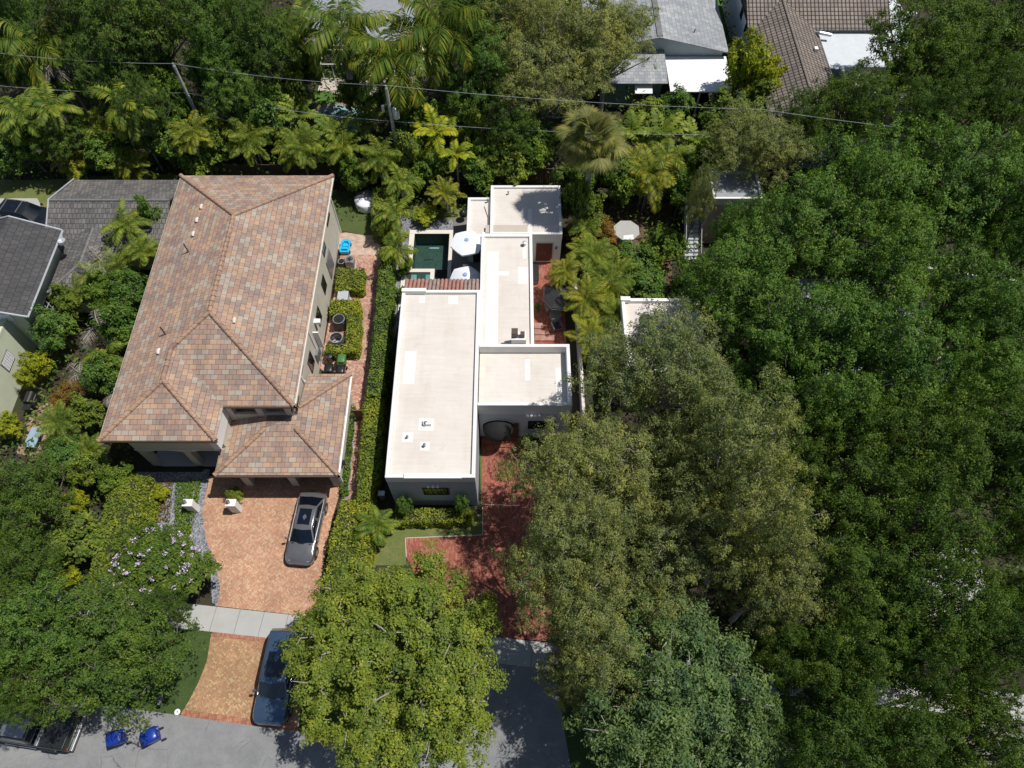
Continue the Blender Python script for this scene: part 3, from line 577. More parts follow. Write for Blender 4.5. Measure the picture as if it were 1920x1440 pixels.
# ---------------------------------------------------------------- vehicles
def loft(stations, close=True):
    """stations: list of equal-length point rings"""
    m = MB(); n = len(stations[0]); vs = [p for s in stations for p in s]; fs = []
    for i in range(len(stations) - 1):
        for k in range(n - 1):
            fs.append((i * n + k, i * n + k + 1, (i + 1) * n + k + 1, (i + 1) * n + k))
        fs.append((i * n + n - 1, i * n, (i + 1) * n, (i + 1) * n + n - 1))
    if close: fs.append(tuple(range(n))[::-1]); fs.append(tuple(range((len(stations) - 1) * n, len(stations) * n)))
    return m.mesh(vs, fs)
def car(name, label, cat, loc, rz, L, Wd, paintm, belt=0.95, roof=1.5, hood=1.1, tail=0.35, wsx=0.72, rwx=0.7, roofw=0.62, sunroof=(0.0, 0.95), rails=False, roofbars=0, hoodz=0.92):
    """local axes: +y forward; hood = bonnet length ahead of the windscreen base"""
    root = empty(name, (0, 0, 0), label, cat); h = Wd / 2; pm = M[paintm]
    def ring(y, w, zb, zs, zd, crown=0.04):
        half = [(w * 0.86, zb), (w * 0.98, zb + 0.12), (w, (zb + zs) * 0.5), (w * 0.985, zs - 0.10), (w * 0.93, zs), (w * 0.80, zd), (w * 0.45, zd + crown * 0.8)]
        r = [(x, y, z) for x, z in half] + [(0, y, zd + crown)] + [(-x, y, z) for x, z in half[::-1]]
        return r
    f = L / 2; st = []
    prof = [(-f, .70, .42, .66, .70), (-f + .05, .84, .34, .80, .82), (-f + .22, .945, .26, .92, .93), (-f + .6, 1.0, .22, belt, belt), (-f + 1.2, 1.0, .22, belt, belt), (0, 1.0, .22, belt, belt), (f - hood - .3, .995, .22, belt, belt),
            (f - hood, .985, .22, belt - .02, hoodz + .04), (f - hood * .62, .985, .23, belt - .05, hoodz), (f - hood * .3, .965, .24, belt - .09, hoodz - .07), (f - .2, .90, .28, belt - .18, hoodz - .17), (f - .07, .80, .34, belt - .26, hoodz - .27), (f, .64, .42, .60, .62)]
    for y, wq, zb, zs, zd in prof: st.append(ring(y, h * wq, zb, zs, zd))
    loft(st).build('body', pm, root, smooth=True, bevel=0.0)
    # bonnet creases
    m = MB()
    for s in (-1, 1):
        m.tube([(s * h * .42, f - hood + .02, hoodz + .055), (s * h * .36, f - hood * .5, hoodz + .032), (s * h * .26, f - .3, hoodz - .085)], [.014, .02, .01], 6)
    m.build('bonnet_crease', pm, root, smooth=True)
    ywb = f - hood; ywt = ywb - wsx; yrb = -f + tail; yrt = yrb + rwx; zb = belt - 0.02; rw = h * roofw / 0.62 * 0.66; bw = h * 0.90
    B = [(-bw, yrb, zb), (bw, yrb, zb), (bw * .96, ywb, zb + .03), (-bw * .96, ywb, zb + .03)]; T = [(-rw, yrt, roof - .03), (rw, yrt, roof - .03), (rw, ywt, roof - .02), (-rw, ywt, roof - .02)]
    sh = MB(); ym = (yrt + ywt) / 2
    # shell with a crowned roof
    TB = [(-rw, yrt, roof - .05), (0, yrt - .05, roof - .01), (rw, yrt, roof - .05), (rw, ym, roof - .01), (rw, ywt, roof - .04), (0, ywt + .08, roof), (-rw, ywt, roof - .04), (-rw, ym, roof - .01), (0, ym, roof + .045)]
    BB = [(-bw, yrb, zb), (0, yrb - .08, zb), (bw, yrb, zb), (bw, (yrb + ywb) / 2, zb), (bw * .96, ywb, zb), (0, ywb + .16, zb + .02), (-bw * .96, ywb, zb), (-bw, (yrb + ywb) / 2, zb)]
    vs = BB + TB; fs = [(i, (i + 1) % 8, 8 + (i + 1) % 8, 8 + i) for i in range(8)] + [(8 + i, 8 + (i + 1) % 8, 16) for i in range(8)]
    sh.mesh(vs, fs); sh.build('cabin', pm, root, smooth=True, bevel=0.05, seg=3)
    def lerp(a, b, t): return tuple(a[i] + (b[i] - a[i]) * t for i in range(3))
    def glassq(name, a, b, c, d, ins=0.07, off=0.014, bot=0.03, top=0.05):
        # a,b bottom ; c,d top (b above c order a-b-c-d ccw)
        A, Bq, Cq, Dq = [Vector(x) for x in (a, b, c, d)]
        n = (Bq - A).cross(Dq - A).normalized()
        def pt(s, t): return (A.lerp(Bq, s)).lerp(Dq.lerp(Cq, s), t) + n * off
        g = MB(); k = 6; m1 = []
        for j in range(2):
            for i in range(k + 1):
                s = ins + (1 - 2 * ins) * i / k; m1.append(pt(s, bot if j == 0 else 1 - top))
        g.mesh(m1, [(i, i + 1, k + 2 + i, k + 1 + i) for i in range(k)]); return g.build(name, M['car_glass'], root, smooth=True, solid=0.01)
    def glass2(name, bl, bm, br, tr, tm, tl):
        g = MB(); pts = []
        for (b, t) in ((bl, tl), (lerp(bl, bm, .5), lerp(tl, tm, .5)), (bm, tm), (lerp(bm, br, .5), lerp(tm, tr, .5)), (br, tr)):
            pts.append((Vector(b), Vector(t)))
        n = (pts[-1][0] - pts[0][0]).cross(pts[0][1] - pts[0][0]).normalized() * 0.016; vs = []
        ce = pts[2][0].lerp(pts[2][1], 0.5)
        for b, t in pts:
            for q, tt in ((b, .06), (t, .08)):
                qq = b.lerp(t, .05) if q is b else b.lerp(t, .93)
                qq = qq + (Vector((ce.x, qq.y, qq.z)) - qq) * 0.07; vs.append(qq + n)
        g.mesh(vs, [(2 * i, 2 * i + 2, 2 * i + 3, 2 * i + 1) for i in range(4)]); return g.build(name, M['car_glass'], root, smooth=True)
    glass2('windscreen', BB[4], BB[5], BB[6], TB[6], TB[5], TB[4])
    glass2('rear_window', BB[0], BB[1], BB[2], TB[2], TB[1], TB[0])
    for s in (0, 1):
        a, b, c, d = (BB[2], BB[4], TB[4], TB[2]) if s == 0 else (BB[6], BB[0], TB[0], TB[6])
        glassq('side_window', a, b, c, d, ins=0.06, bot=0.10, top=0.14)
    if sunroof:
        yc, ln = sunroof; m = MB(); zz = roof + .03; x = rw * .66; y0 = ym + yc - ln / 2; y1 = ym + yc + ln / 2
        m.hexa([(-x, y0, roof - .03), (x, y0, roof - .03), (x, y1, roof - .03), (-x, y1, roof - .03)], [(-x, y0, zz + .004), (x, y0, zz + .004), (x, y1, zz + .002), (-x, y1, zz + .002)])
        m.build('sunroof', M['car_glass'], root, bevel=0.03, seg=2)
        m = MB(); m.box(-x - .03, x + .03, y0 - .03, y1 + .03, roof - .03, zz - .006); m.build('sunroof_frame', M['black_plastic'], root, bevel=0.03)
    for s in (-1, 1):
        m = MB(); m.tube([(s * (h * .92), ywb - .25, belt + .02), (s * (h + .04), ywb - .22, belt + .08)], [.03, .03], 6)
        m.hexa([(s * (h + .0), ywb - .30, belt + .02), (s * (h + .0) + .17 * s, ywb - .28, belt + .02), (s * (h + .0) + .17 * s, ywb - .14, belt + .02), (s * (h + .0), ywb - .14, belt + .02)],
               [(s * (h + .0), ywb - .30, belt + .17), (s * (h + .0) + .17 * s, ywb - .28, belt + .17), (s * (h + .0) + .17 * s, ywb - .14, belt + .15), (s * (h + .0), ywb - .14, belt + .15)])
        m.build('wing_mirror', pm, root, smooth=True, bevel=0.03)
        m = MB(); m.hexa([(s * h * .55, f - .13, .60), (s * h * .85, f - .22, .60), (s * h * .93, f - .42, .62), (s * h * .62, f - .20, .62)], [(s * h * .55, f - .16, .74), (s * h * .84, f - .25, .745), (s * h * .905, f - .52, .79), (s * h * .62, f - .26, .76)])
        m.build('headlight', M['lamp_clear'], root, bevel=0.015)
        m = MB(); m.box(s * h * .60 if s > 0 else -h * .93, h * .93 if s > 0 else -h * .60, -f + .06, -f + .20, .74, .88); m.build('tail_light', M['lamp_red'], root, bevel=0.02)
        if rails or roofbars:
            m = MB(); m.tube([(s * rw * .93, yrt + .05, roof + .02), (s * rw * .93, yrt + .25, roof + .07), (s * rw * .93, ywt - .25, roof + .07), (s * rw * .93, ywt - .05, roof + .02)], .022, 6); m.build('roof_rail', M['chrome' if rails else 'black_plastic'], root, smooth=True)
        for yy in (f - .92, -f + .98):
            wx = s * (h - .11); m = MB(); m.tube([(wx - .115, yy, .35), (wx + .115, yy, .35)], [.35, .35], 24); wl = m.build('wheel', M['rubber'], root, smooth=True, bevel=0.02)
            m = MB(); m.tube([(wx + s * .10, yy, .35), (wx + s * .125, yy, .35)], [.22, .20], 16); m.build('rim', M['metal_grey'], wl, local=True)
            m = MB(); m.lathe(0, 0, [(.41, 0), (.41, .03), (.34, .03)], 24)
            mm = MB(); mm.mesh([(s * h * .985 + (0.02 * s if q[2] else 0), yy + q[0], .35 + q[1]) for q in m.v], m.f); mm.build('wheel_arch', M['black_plastic'], root, smooth=True)
    for i in range(roofbars):
        yy = yrt + .35 + i * (ywt - yrt - .9) / max(1, roofbars - 1); m = MB(); m.box(-rw * .93, rw * .93, yy, yy + .05, roof + .06, roof + .09); m.build('roof_bar', M['metal_grey'], root)
    for s in (-1, 1):
        m = MB()
        for yy in (ywt - .62, (yrt + ywt) / 2 - .25, ywb - .12): m.box(s * h * 1.0 - .006, s * h * 1.0 + .006, yy, yy + .014, .35, belt - .06)
        m.build('door_seam', M['black_plastic'], root)
        for yy in (ywt - .80, (yrt + ywt) / 2 - .45): m = MB(); m.tube([(s * (h - .01), yy, belt - .14), (s * (h + .025), yy - .02, belt - .13), (s * (h + .025), yy - .18, belt - .13), (s * (h - .01), yy - .2, belt - .14)], .014, 5); m.build('door_handle', M['chrome'], root)
        m = MB(); m.tube([(s * .08, ywb + .13, hoodz + .10), (s * .62 * h, ywb - .28, belt + .16)], .012, 4); m.build('wiper', M['black_plastic'], root)
        m = MB(); m.tube([(s * bw * .985, yrb + .1, zb + .035), (s * bw * .99, (yrb + ywb) / 2, zb + .04), (s * bw * .965, ywb - .05, zb + .035)], .014, 5); m.build('window_trim', M['chrome'], root)
    m = MB(); m.box(-h * .70, h * .70, f - hood + .02, f - hood + .10, hoodz + .02, hoodz + .062); m.build('cowl', M['black_plastic'], root)
    m = MB(); m.box(-h * .45, h * .45, f - .10, f + .012, .42, .62); m.build('grille', M['black_plastic'], root, bevel=0.03)
    m = MB(); m.box(-.26, .26, -f - .012, -f + .03, .50, .62); m.build('number_plate', M['white_frame'], root)
    m = MB(); m.box(-h * .9, h * .9, -f + .25, f - .25, .16, .30); m.build('underbody', M['black_plastic'], root)
    root.location = loc; root.rotation_euler = (0, 0, rz)
    return root
# ================================================================ GROUND
def sheet(name, poly, mat, z, lab=None):
    m = MB(); m.face([(p[0], p[1], z) for p in poly]); o = m.build(name, mat); return tag(o, kind='structure')
def pp(*pts, z=0.0): return [tuple(P(u, v, z))[:2] for u, v in pts]
def orient(poly):
    ar = sum(poly[i][0] * poly[(i + 1) % len(poly)][1] - poly[(i + 1) % len(poly)][0] * poly[i][1] for i in range(len(poly)))
    return poly if ar > 0 else poly[::-1]
def lay(name, poly, mat, z): return sheet(name, orient(poly), M[mat], z)
m = MB(); hx0, hx1, hy0, hy1 = -8.25, -5.3, 37.4, 41.15
for a, b, c, d in ((-400, 400, -300, hy0), (-400, hx0, hy0, hy1), (hx1, 400, hy0, hy1), (-400, 400, hy1, 500)): m.face([(a, c, 0), (b, c, 0), (b, d, 0), (a, d, 0)])
tag(m.build('ground', M['soil']), kind='structure')
rd = lambda x: 3.37 - 0.124 * (x + 15.13)
swt = lambda x: 9.68 - 0.104 * (x + 13.5)
lay('road', [(-150, rd(-150) - 9), (150, rd(150) - 9), (150, rd(150)), (-150, rd(-150))], 'asphalt', 0.004)
lay('grass_verge', [(-60, rd(-60)), (60, rd(60)), (60, swt(60)), (-60, swt(-60))], 'turf_deep', 0.006)
# tan brick drive and apron
drive = pp((393, 893), (378, 960), (384, 1010), (400, 1058), (409, 1100), (404, 1136)) + [(-12.9, 9.66), (-12.4, 11.0)] + pp((604, 1070), (622, 975), (634, 935), (650, 893))
lay('driveway', drive, 'herringbone', 0.010)
ap = pp((396, 1188), (388, 1240), (372, 1280), (352, 1318), (338, 1342)) + [(-12.6, rd(-12.6)), (-12.7, swt(-12.7) - 1.5)]
lay('driveway_apron', ap, 'herringbone_worn', 0.010)
a0, a1 = P(338, 1342), Vector((-12.6, rd(-12.6), 0))
lay('brick_border', [(a0.x, a0.y), (a1.x, a1.y), (a1.x, a1.y + .34), (a0.x + .1, a0.y + .34)], 'brick_edge', 0.014)
lay('brick_border', [(-18.78, swt(-18.78) - 1.80), (-12.7, swt(-12.7) - 1.80), (-12.7, swt(-12.7) - 1.5), (-18.78, swt(-18.78) - 1.5)], 'brick_edge', 0.014)
# sidewalk slabs
m = MB(); x = -50.0
while x < 50:
    a, b = x + 0.012, x + 1.55 - 0.012
    m.hexa([(a, swt(a) - 1.52, 0), (b, swt(b) - 1.52, 0), (b + .16, swt(b), 0), (a + .16, swt(a), 0)], [(a, swt(a) - 1.52, .03), (b, swt(b) - 1.52, .03), (b + .16, swt(b), .03), (a + .16, swt(a), .03)]); x += 1.55
tag(m.build('sidewalk', M['concrete']), kind='structure')
lay('street_apron', [(-1.9, swt(-1.9) - 1.5), (2.6, swt(2.6) - 1.5), (3.4, rd(3.4)), (-2.8, rd(-2.8))], 'asphalt', 0.012)
# red brick drive of the white house
red = pp((903, 817), (985, 817), (1010, 950), (1045, 1090), (1060, 1205), (905, 1192), (800, 1120), (760, 1040), (760, 1009), (905, 1003), (904, 950))
lay('red_driveway', red, 'red_paver', 0.010)
m = MB()
for a, b in (((905, 1003), (905, 950)), ((760, 1009), (905, 1003)), ((760, 1009), (762, 1045)), ((904, 946), (975, 948)), ((903, 838), (968, 838))):
    p, q = P(*a), P(*b); d = (q - p).normalized() * 0.5; n = Vector((-d.y, d.x, 0)) * 0.055
    m.hexa([p - n, q - n, q + n, p + n], [x + Vector((0, 0, .03)) for x in (p - n, q - n, q + n, p + n)])
tag(m.build('paving_border', M['deck_pale']), kind='structure')
m = MB(); p = P(903, 838); m.box(-2.2, 1.1, 21.35, 21.65, 0, .14); m.box(-2.2, 1.1, 21.65, 22.12, 0, .26); tag(m.build('entrance_step', M['red_paver']), kind='structure')
lay('red_patio', [(1.7, 27.0), (4.2, 27.0), (4.2, 38.3), (1.7, 38.3)], 'red_paver', 0.010)
lay('brick_path', pp((668, 470), (713, 470), (704, 650), (700, 760), (690, 935), (640, 938), (652, 840), (655, 755), (612, 700), (600, 690), (625, 560), (640, 470)), 'brick_path', 0.008)
lay('paved_terrace', pp((620, 440), (648, 436), (680, 441), (716, 441), (712, 478), (640, 478)), 'paver_pale', 0.012)
lay('turf_lawn', pp((610, 358), (722, 358), (712, 441), (680, 441), (640, 432), (618, 410)), 'turf', 0.007)
lay('lawn', pp((0, 336), (60, 338), (130, 335), (200, 330), (330, 326), (330, 352), (120, 365), (120, 430), (-40, 430), (-40, 336)), 'grass', 0.006)
lay('side_drive', pp((-60, 372), (70, 372), (105, 440), (-60, 440)), 'concrete', 0.010)
lay('verge_lawn', pp((300, 1176), (396, 1188), (388, 1240), (372, 1280), (352, 1318), (338, 1341), (270, 1332)), 'turf_deep', 0.012)
lay('front_lawn', pp((700, 965), (905, 965), (905, 1003), (760, 1009), (762, 1060), (690, 1060)), 'grass', 0.006)
lay('side_lawn', pp((899, 838), (909, 838), (909, 948), (902, 948)), 'grass_lush', 0.006)
lay('back_lawn', pp((760, 385), (880, 385), (876, 416), (845, 418), (765, 415)), 'grass', 0.006)
lay('gravel_bed', pp((730, 395), (770, 410), (850, 412), (850, 436), (768, 440), (760, 560), (722, 700), (728, 560)), 'gravel', 0.008)
lay('gravel_strip', pp((394, 880), (381, 880), (352, 990), (365, 1030), (394, 1070), (398, 1130), (408, 1136), (413, 1100), (404, 1058), (386, 1010), (379, 960)), 'gravel', 0.012)
lay('gravel_strip', pp((668, 765), (660, 765), (645, 935), (654, 935)), 'gravel', 0.012)
lay('planting_bed', pp((255, 885), (392, 885), (378, 960), (350, 1060), (240, 1060)), 'gravel', 0.007)
lay('back_terrace', pp((610, 85), (800, 85), (790, 150), (680, 182), (596, 170)), 'deck_pale', 0.008)
lay('back_garden', pp((590, 168), (700, 170), (660, 240), (590, 240)), 'grass_lush', 0.006)
lay('far_lawn', [(20.2, 61.5), (24, 61.5), (24, 80), (20.2, 80)], 'grass_lush', 0.006)
lay('old_patio', pp((100, 750), (160, 760), (150, 830), (130, 870), (30, 850), (60, 770)), 'old_paver', 0.008)
lay('mulch_bed', pp((1090, 380), (1260, 380), (1260, 560), (1080, 520)), 'mulch', 0.006)
lay('neighbour_drive', [(24.5, 9), (30, 8), (31, 14), (25, 14.5)], 'concrete', 0.010)
lay('neighbour_drive', [(26.5, 1.0), (34, 0), (34, 3.2), (26, 4.0)], 'deck_grey', 0.010)
lay('neighbour_lawn', pp((1640, 470), (1850, 490), (1850, 520), (1640, 505)), 'grass', 0.008)
# ================================================================ HOUSE HELPERS
def suv(pts):
    a, b, c = Vector(pts[0]), Vector(pts[1]), Vector(pts[2]); n = (b - a).cross(c - a).normalized()
    if n.z < 0: n = -n
    u = Vector((0, 0, 1)).cross(n)
    u = u.normalized() if u.length > 1e-4 else Vector((1, 0, 0)); v = n.cross(u)
    return [(Vector(p).dot(u), Vector(p).dot(v)) for p in pts]
def slope(m, pts):
    a, b, c = Vector(pts[0]), Vector(pts[1]), Vector(pts[2])
    if (b - a).cross(c - a).z < 0: pts = pts[::-1]
    m.face(pts, suv(pts))
def window(root, side, x, y, z, w, h, frame='dark_frame', cols=2, rows=1, deep=0.05, name='window', glass='glass'):
    m = MB(); g = MB(); t = 0.06
    def bx(mm, a0, a1, z0, z1, d0, d1):
        if side == 'E': mm.box(x + d0, x + d1, y + a0, y + a1, z0, z1)
        elif side == 'W': mm.box(x - d1, x - d0, y + a0, y + a1, z0, z1)
        elif side == 'S': mm.box(x + a0, x + a1, y - d1, y - d0, z0, z1)
        else: mm.box(x + a0, x + a1, y + d0, y + d1, z0, z1)
    bx(m, -w / 2, -w / 2 + t, z - h / 2, z + h / 2, 0, deep); bx(m, w / 2 - t, w / 2, z - h / 2, z + h / 2, 0, deep)
    bx(m, -w / 2 + t, w / 2 - t, z - h / 2, z - h / 2 + t, 0, deep); bx(m, -w / 2 + t, w / 2 - t, z + h / 2 - t, z + h / 2, 0, deep)
    for i in range(1, cols): a = -w / 2 + w * i / cols; bx(m, a - .02, a + .02, z - h / 2 + t, z + h / 2 - t, 0.016, deep - .012)
    for i in range(1, rows): b = z - h / 2 + h * i / rows; bx(m, -w / 2 + t, w / 2 - t, b - .02, b + .02, 0.018, deep - .016)
    o = m.build(name, M[frame], root)
    bx(g, -w / 2 + t - .005, w / 2 - t + .005, z - h / 2 + t - .005, z + h / 2 - t + .005, 0.003, 0.02); g.build('pane', M[glass], o)
    return o
def caps(parent, lines, r=0.16, mat='ridge_tile'):
    for a, b in lines:
        m = MB(); a, b = Vector(a), Vector(b); n = max(2, int((b - a).length / 0.42)); pts = []; rs = []
        for i in range(n):
            pts += [a.lerp(b, i / n), a.lerp(b, (i + .97) / n)]; rs += [r * 1.12, r * 0.93]
        m.tube(pts, rs, 8); m.build('ridge_cap', M[mat], parent, smooth=True)
# ================================================================ TAN TILED HOUSE
H1 = empty('tile_roofed_house', (-20, 30, 0), 'large two storey cream house with multicoloured tan and brown tile roof and a garage wing', 'house')
ZE = 5.7; SL = 0.34; X0, X1, XW = -26.1, -14.1, -18.7; YF, YM, YB = 19.25, 21.7, 42.25; XC = (X0 + X1) / 2; XWC = (X0 + XW) / 2
hw = (XW - X0) / 2; hm = (X1 - X0) / 2; ZR = ZE + hm * SL; ZW = ZE + hw * SL
Wp = (XWC, YM + hw, ZW); AF = (XC, YM + hm, ZR); AB = (XC, YB - hm, ZR); AW = (XWC, YF + hw, ZW)
m = MB()
slope(m, [(X0, YB, ZE), (X0, YF, ZE), AW, Wp, AF, AB]); slope(m, [(X0, YF, ZE), (XW, YF, ZE), AW]); slope(m, [(XW, YF, ZE), (XW, YM, ZE), Wp, AW])
slope(m, [(XW, YM, ZE), (X1, YM, ZE), AF, Wp]); slope(m, [(X1, YM, ZE), (X1, YB, ZE), AB, AF]); slope(m, [(X0, YB, ZE), AB, (X1, YB, ZE)])
rf = m.build('roof', M['tan_tile'], H1, solid=0.13)
caps(rf, [((X0, YF, ZE), AW), ((XW, YF, ZE), AW), (AW, Wp), (Wp, AF), ((X1, YM, ZE), AF), (AF, AB), ((X0, YB, ZE), AB), ((X1, YB, ZE), AB)])
for u, v in ((378, 389), (370, 414), (363, 440), (298, 660), (440, 602)):
    # roof height at this spot
    z = 6.6
    for _ in range(6):
        p = P(u, v, z); dz = min(p.x - X0, X1 - p.x, YB - p.y, hm) * SL; z = ZE + max(0.1, dz)
    m = MB(); m.tube([(p.x, p.y - .16, z + .05), (p.x, p.y + .02, z + .16), (p.x, p.y + .2, z + .06)], [.10, .12, .09], 10); m.build('roof_vent', M['trim_cream'], rf, smooth=True)
for u, v in ((309, 625), (443, 500), (352, 470)):
    p = P(u, v, 6.8); m = MB(); m.cyl(p.x, p.y, 6.4, 7.55, .05); m.build('vent_pipe', M['gutter'], rf)
# walls
m = MB()
m.box(-25.2, -19.0, 19.9, 41.7, 2.75, 5.55); m.box(-19.0, -14.6, 23.0, 41.7, 2.75, 5.55); m.box(-19.0, -14.6, 21.9, 23.0, 2.75, 3.5)
m.box(-25.2, -14.6, 24.0, 41.7, 0, 2.75)
m.build('wall', M['stucco_cream'], H1)
m = MB(); m.box(-19.4, -18.95, 19.42, 21.9, 4.0, 5.62); m.build('wing_wall', M['stucco_white'], H1)
# front porch under the wing: arch beams and columns
for x in (-25.2, -22.2, -19.45): m = MB(); m.box(x, x + .45, 19.92, 20.4, 0, 2.75); m.build('porch_column', M['stucco_cream'], H1)
for x0, x1 in ((-24.75, -22.2), (-21.75, -19.45)):
    m = MB(); n = 10; top = [(x0 + (x1 - x0) * i / n, 2.75) for i in range(n + 1)]; arc = [(x0 + (x1 - x0) * i / n, 2.35 + .33 * math.sin(math.pi * i / n)) for i in range(n + 1)]
    for i in range(n):
        (xa, za), (xb, zb) = arc[i], arc[i + 1]; m.hexa([(xa, 19.95, za), (xb, 19.95, zb), (xb, 20.3, zb), (xa, 20.3, za)], [(xa, 19.95, 2.74), (xb, 19.95, 2.74), (xb, 20.3, 2.74), (xa, 20.3, 2.74)])
    m.build('porch_arch', M['stucco_cream'], H1)
m = MB(); m.box(-25.2, -18.9, 19.92, 24.0, 0, .12); m.build('porch_floor', M['concrete'], H1)
window(H1, 'S', -22.6, 24.0, 1.25, 1.6, 2.1, cols=2)
for xc in (-23.2, -20.6):
    window(H1, 'S', xc, 19.9, 4.75, 1.15, 1.0, cols=2)
    for s in (-1, 1):
        m = MB(); xx = xc + s * .82; m.box(xx - .22, xx + .22, 19.85, 19.9, 4.22, 5.28)
        for k in range(9): m.box(xx - .18, xx + .18, 19.835, 19.848, 4.28 + k * .11, 4.34 + k * .11)
        m.build('shutter', M['metal_grey'], H1)
m = MB(); m.box(-25.25, -18.95, 19.86, 19.9, 2.85, 3.0); m.build('trim_band', M['trim_cream'], H1)
# balcony recess
for x in (-18.95, -16.95, -15.05): m = MB(); m.box(x, x + .42, 21.92, 22.34, 3.5, 5.55); m.build('balcony_column', M['stucco_cream'], H1)
m = MB(); m.box(-18.53, -16.95, 21.95, 22.15, 3.5, 4.08); m.box(-16.53, -15.05, 21.95, 22.15, 3.5, 4.08); m.build('balcony_wall', M['stucco_cream'], H1)
m = MB(); m.box(-18.9, -14.65, 21.86, 24.2, 5.42, 5.54); m.build('balcony_ceiling', M['trim_cream'], H1)
for xc in (-17.75, -15.8): window(H1, 'S', xc, 22.98, 4.45, 1.5, 1.8, cols=2)
m = MB(); m.box(-14.63, -14.58, 21.9, 23.6, 3.6, 3.7); 
for k in range(12): m.box(-14.62, -14.59, 21.95 + k * .14, 21.98 + k * .14, 3.6, 4.6)
m.box(-14.63, -14.58, 21.9, 23.6, 4.6, 4.66); m.build('railing', M['dark_frame'], H1)
# gutters
for a, b in (((X0, YF), (XW, YF)), ((XW + .02, YM), (X1, YM)), ((X1, YM), (X1, YB)), ((X0, YF), (X0, YB)), ((X0, YB), (X1, YB))):
    m = MB(); x0, x1 = min(a[0], b[0]) - .05, max(a[0], b[0]) + .06; y0, y1 = min(a[1], b[1]) - .06, max(a[1], b[1]) + .05; m.box(x0, x1, y0, y1, ZE - .2, ZE - .06)
    m.build('gutter', M['gutter' if a[1] == b[1] else 'trim_cream'], H1)
# east wall windows
for y, z, w_, h_ in ((39.5, 4.4, 1.3, 1.7), (36.6, 3.9, 1.0, 1.5), (34.2, 2.2, 1.0, 1.4), (31.2, 2.2, 1.0, 1.4), (27.1, 2.3, 1.1, 1.5), (25.4, 4.5, .9, 1.2)):
    window(H1, 'E', -14.6, y, z, w_, h_)
m = MB(); m.box(-14.58, -14.52, 36.0, 37.5, 0.6, 2.6); m.build('shutter', M['metal_grey'], H1)
for y in (28.6, 41.4, 24.9):
    m = MB(); m.box(-14.6, -14.5, y - .05, y + .05, 0, 5.5); m.build('downpipe', M['trim_white'], H1)
m = MB(); m.box(-14.6, -14.15, 30.0, 30.35, 2.9, 3.15); m.box(-14.6, -14.2, 29.2, 29.3, 1.0, 3.0); m.build('wall_vent', M['trim_white'], H1)
m = MB(); m.box(-14.6, -14.35, 28.0, 28.6, 1.0, 1.8); m.build('meter_box', M['metal_grey'], H1)
# garage wing
GE = 3.2; G0, G1, GY, GB = -19.42, -11.35, 17.95, 25.6
gh = 3.05
m = MB()
zt = GE + gh * .25
slope(m, [(G0, GY, GE), (G1, GY, GE), (G1 - gh, GY + gh, zt), (G0 + gh, GY + gh, zt)])
slope(m, [(G1, GY, GE), (G1, GB, GE), (G1 - gh, GB - gh, zt), (G1 - gh, GY + gh, zt)])
slope(m, [(G0, GY, GE), (G0 + gh, GY + gh, zt), (G0 + gh, 22.0, zt), (G0, 22.0, GE)])
slope(m, [(G1, GB, GE), (G1 - gh, GB, GE), (G1 - gh, GB - gh, zt)])
m.face([(G0 + gh, GY + gh, zt - .02), (G1 - gh, GY + gh, zt - .02), (G1 - gh, 22.0, zt + .02), (G0 + gh, 22.0, zt + .02)], suv([(G0 + gh, GY + gh, zt), (G1 - gh, GY + gh, zt), (G1 - gh, 22.0, zt + .05)]) + [(G0 + gh, 30)])
gr = m.build('garage_roof', M['tan_tile'], H1, solid=0.12)
caps(gr, [((G0, GY, GE), (G0 + gh, GY + gh, zt)), ((G1, GY, GE), (G1 - gh, GY + gh, zt)), ((G1, GB, GE), (G1 - gh, GB - gh, zt))])
m = MB(); m.box(-18.4, -17.9, 18.45, 19.0, 0, 3.05); m.box(-15.2, -14.7, 18.45, 19.0, 0, 3.05); m.box(-12.35, -11.75, 18.45, 19.0, 0, 3.05)
m.box(-18.4, -11.75, 18.5, 19.0, 2.6, 3.05); m.box(-11.95, -11.75, 19.0, 25.2, 0, 3.05); m.box(-14.6, -11.95, 25.0, 25.2, 0, 3.05)
m.box(-14.2, -13.6, 18.6, 19.0, 2.4, 2.6)
m.build('garage_wall', M['stucco_cream'], H1)
for x0, x1 in ((-17.9, -15.2), (-14.7, -12.35)):
    m = MB(); m.box(x0, x1, 19.35, 19.45, 0, 2.6)
    for k in range(4): m.box(x0 + .1, x1 - .1, 19.325, 19.347, .1 + k * .64, .62 + k * .64)
    m.build('garage_door', M['wood_dark'], H1)
for a, b in (((G0, GY), (G1, GY)), ((G1, GY), (G1, GB))):
    m = MB(); m.box(min(a[0], b[0]) - .03, max(a[0], b[0]) + .1, min(a[1], b[1]) - .1, max(a[1], b[1]) + .03, GE - .19, GE - .06); m.build('garage_gutter', M['gutter'] if a[1] == b[1] else M['trim_white'], H1)
m = MB(); m.box(-11.75, -11.62, 18.5, 18.62, 0, 3.0); m.build('downpipe', M['trim_white'], H1)
m = MB(); m.lathe(-11.6, 19.6, [(.02, 1.2), (.16, 1.25), (.18, 1.5), (.05, 1.62)], 10); m.build('wall_lamp', M['black_plastic'], H1)
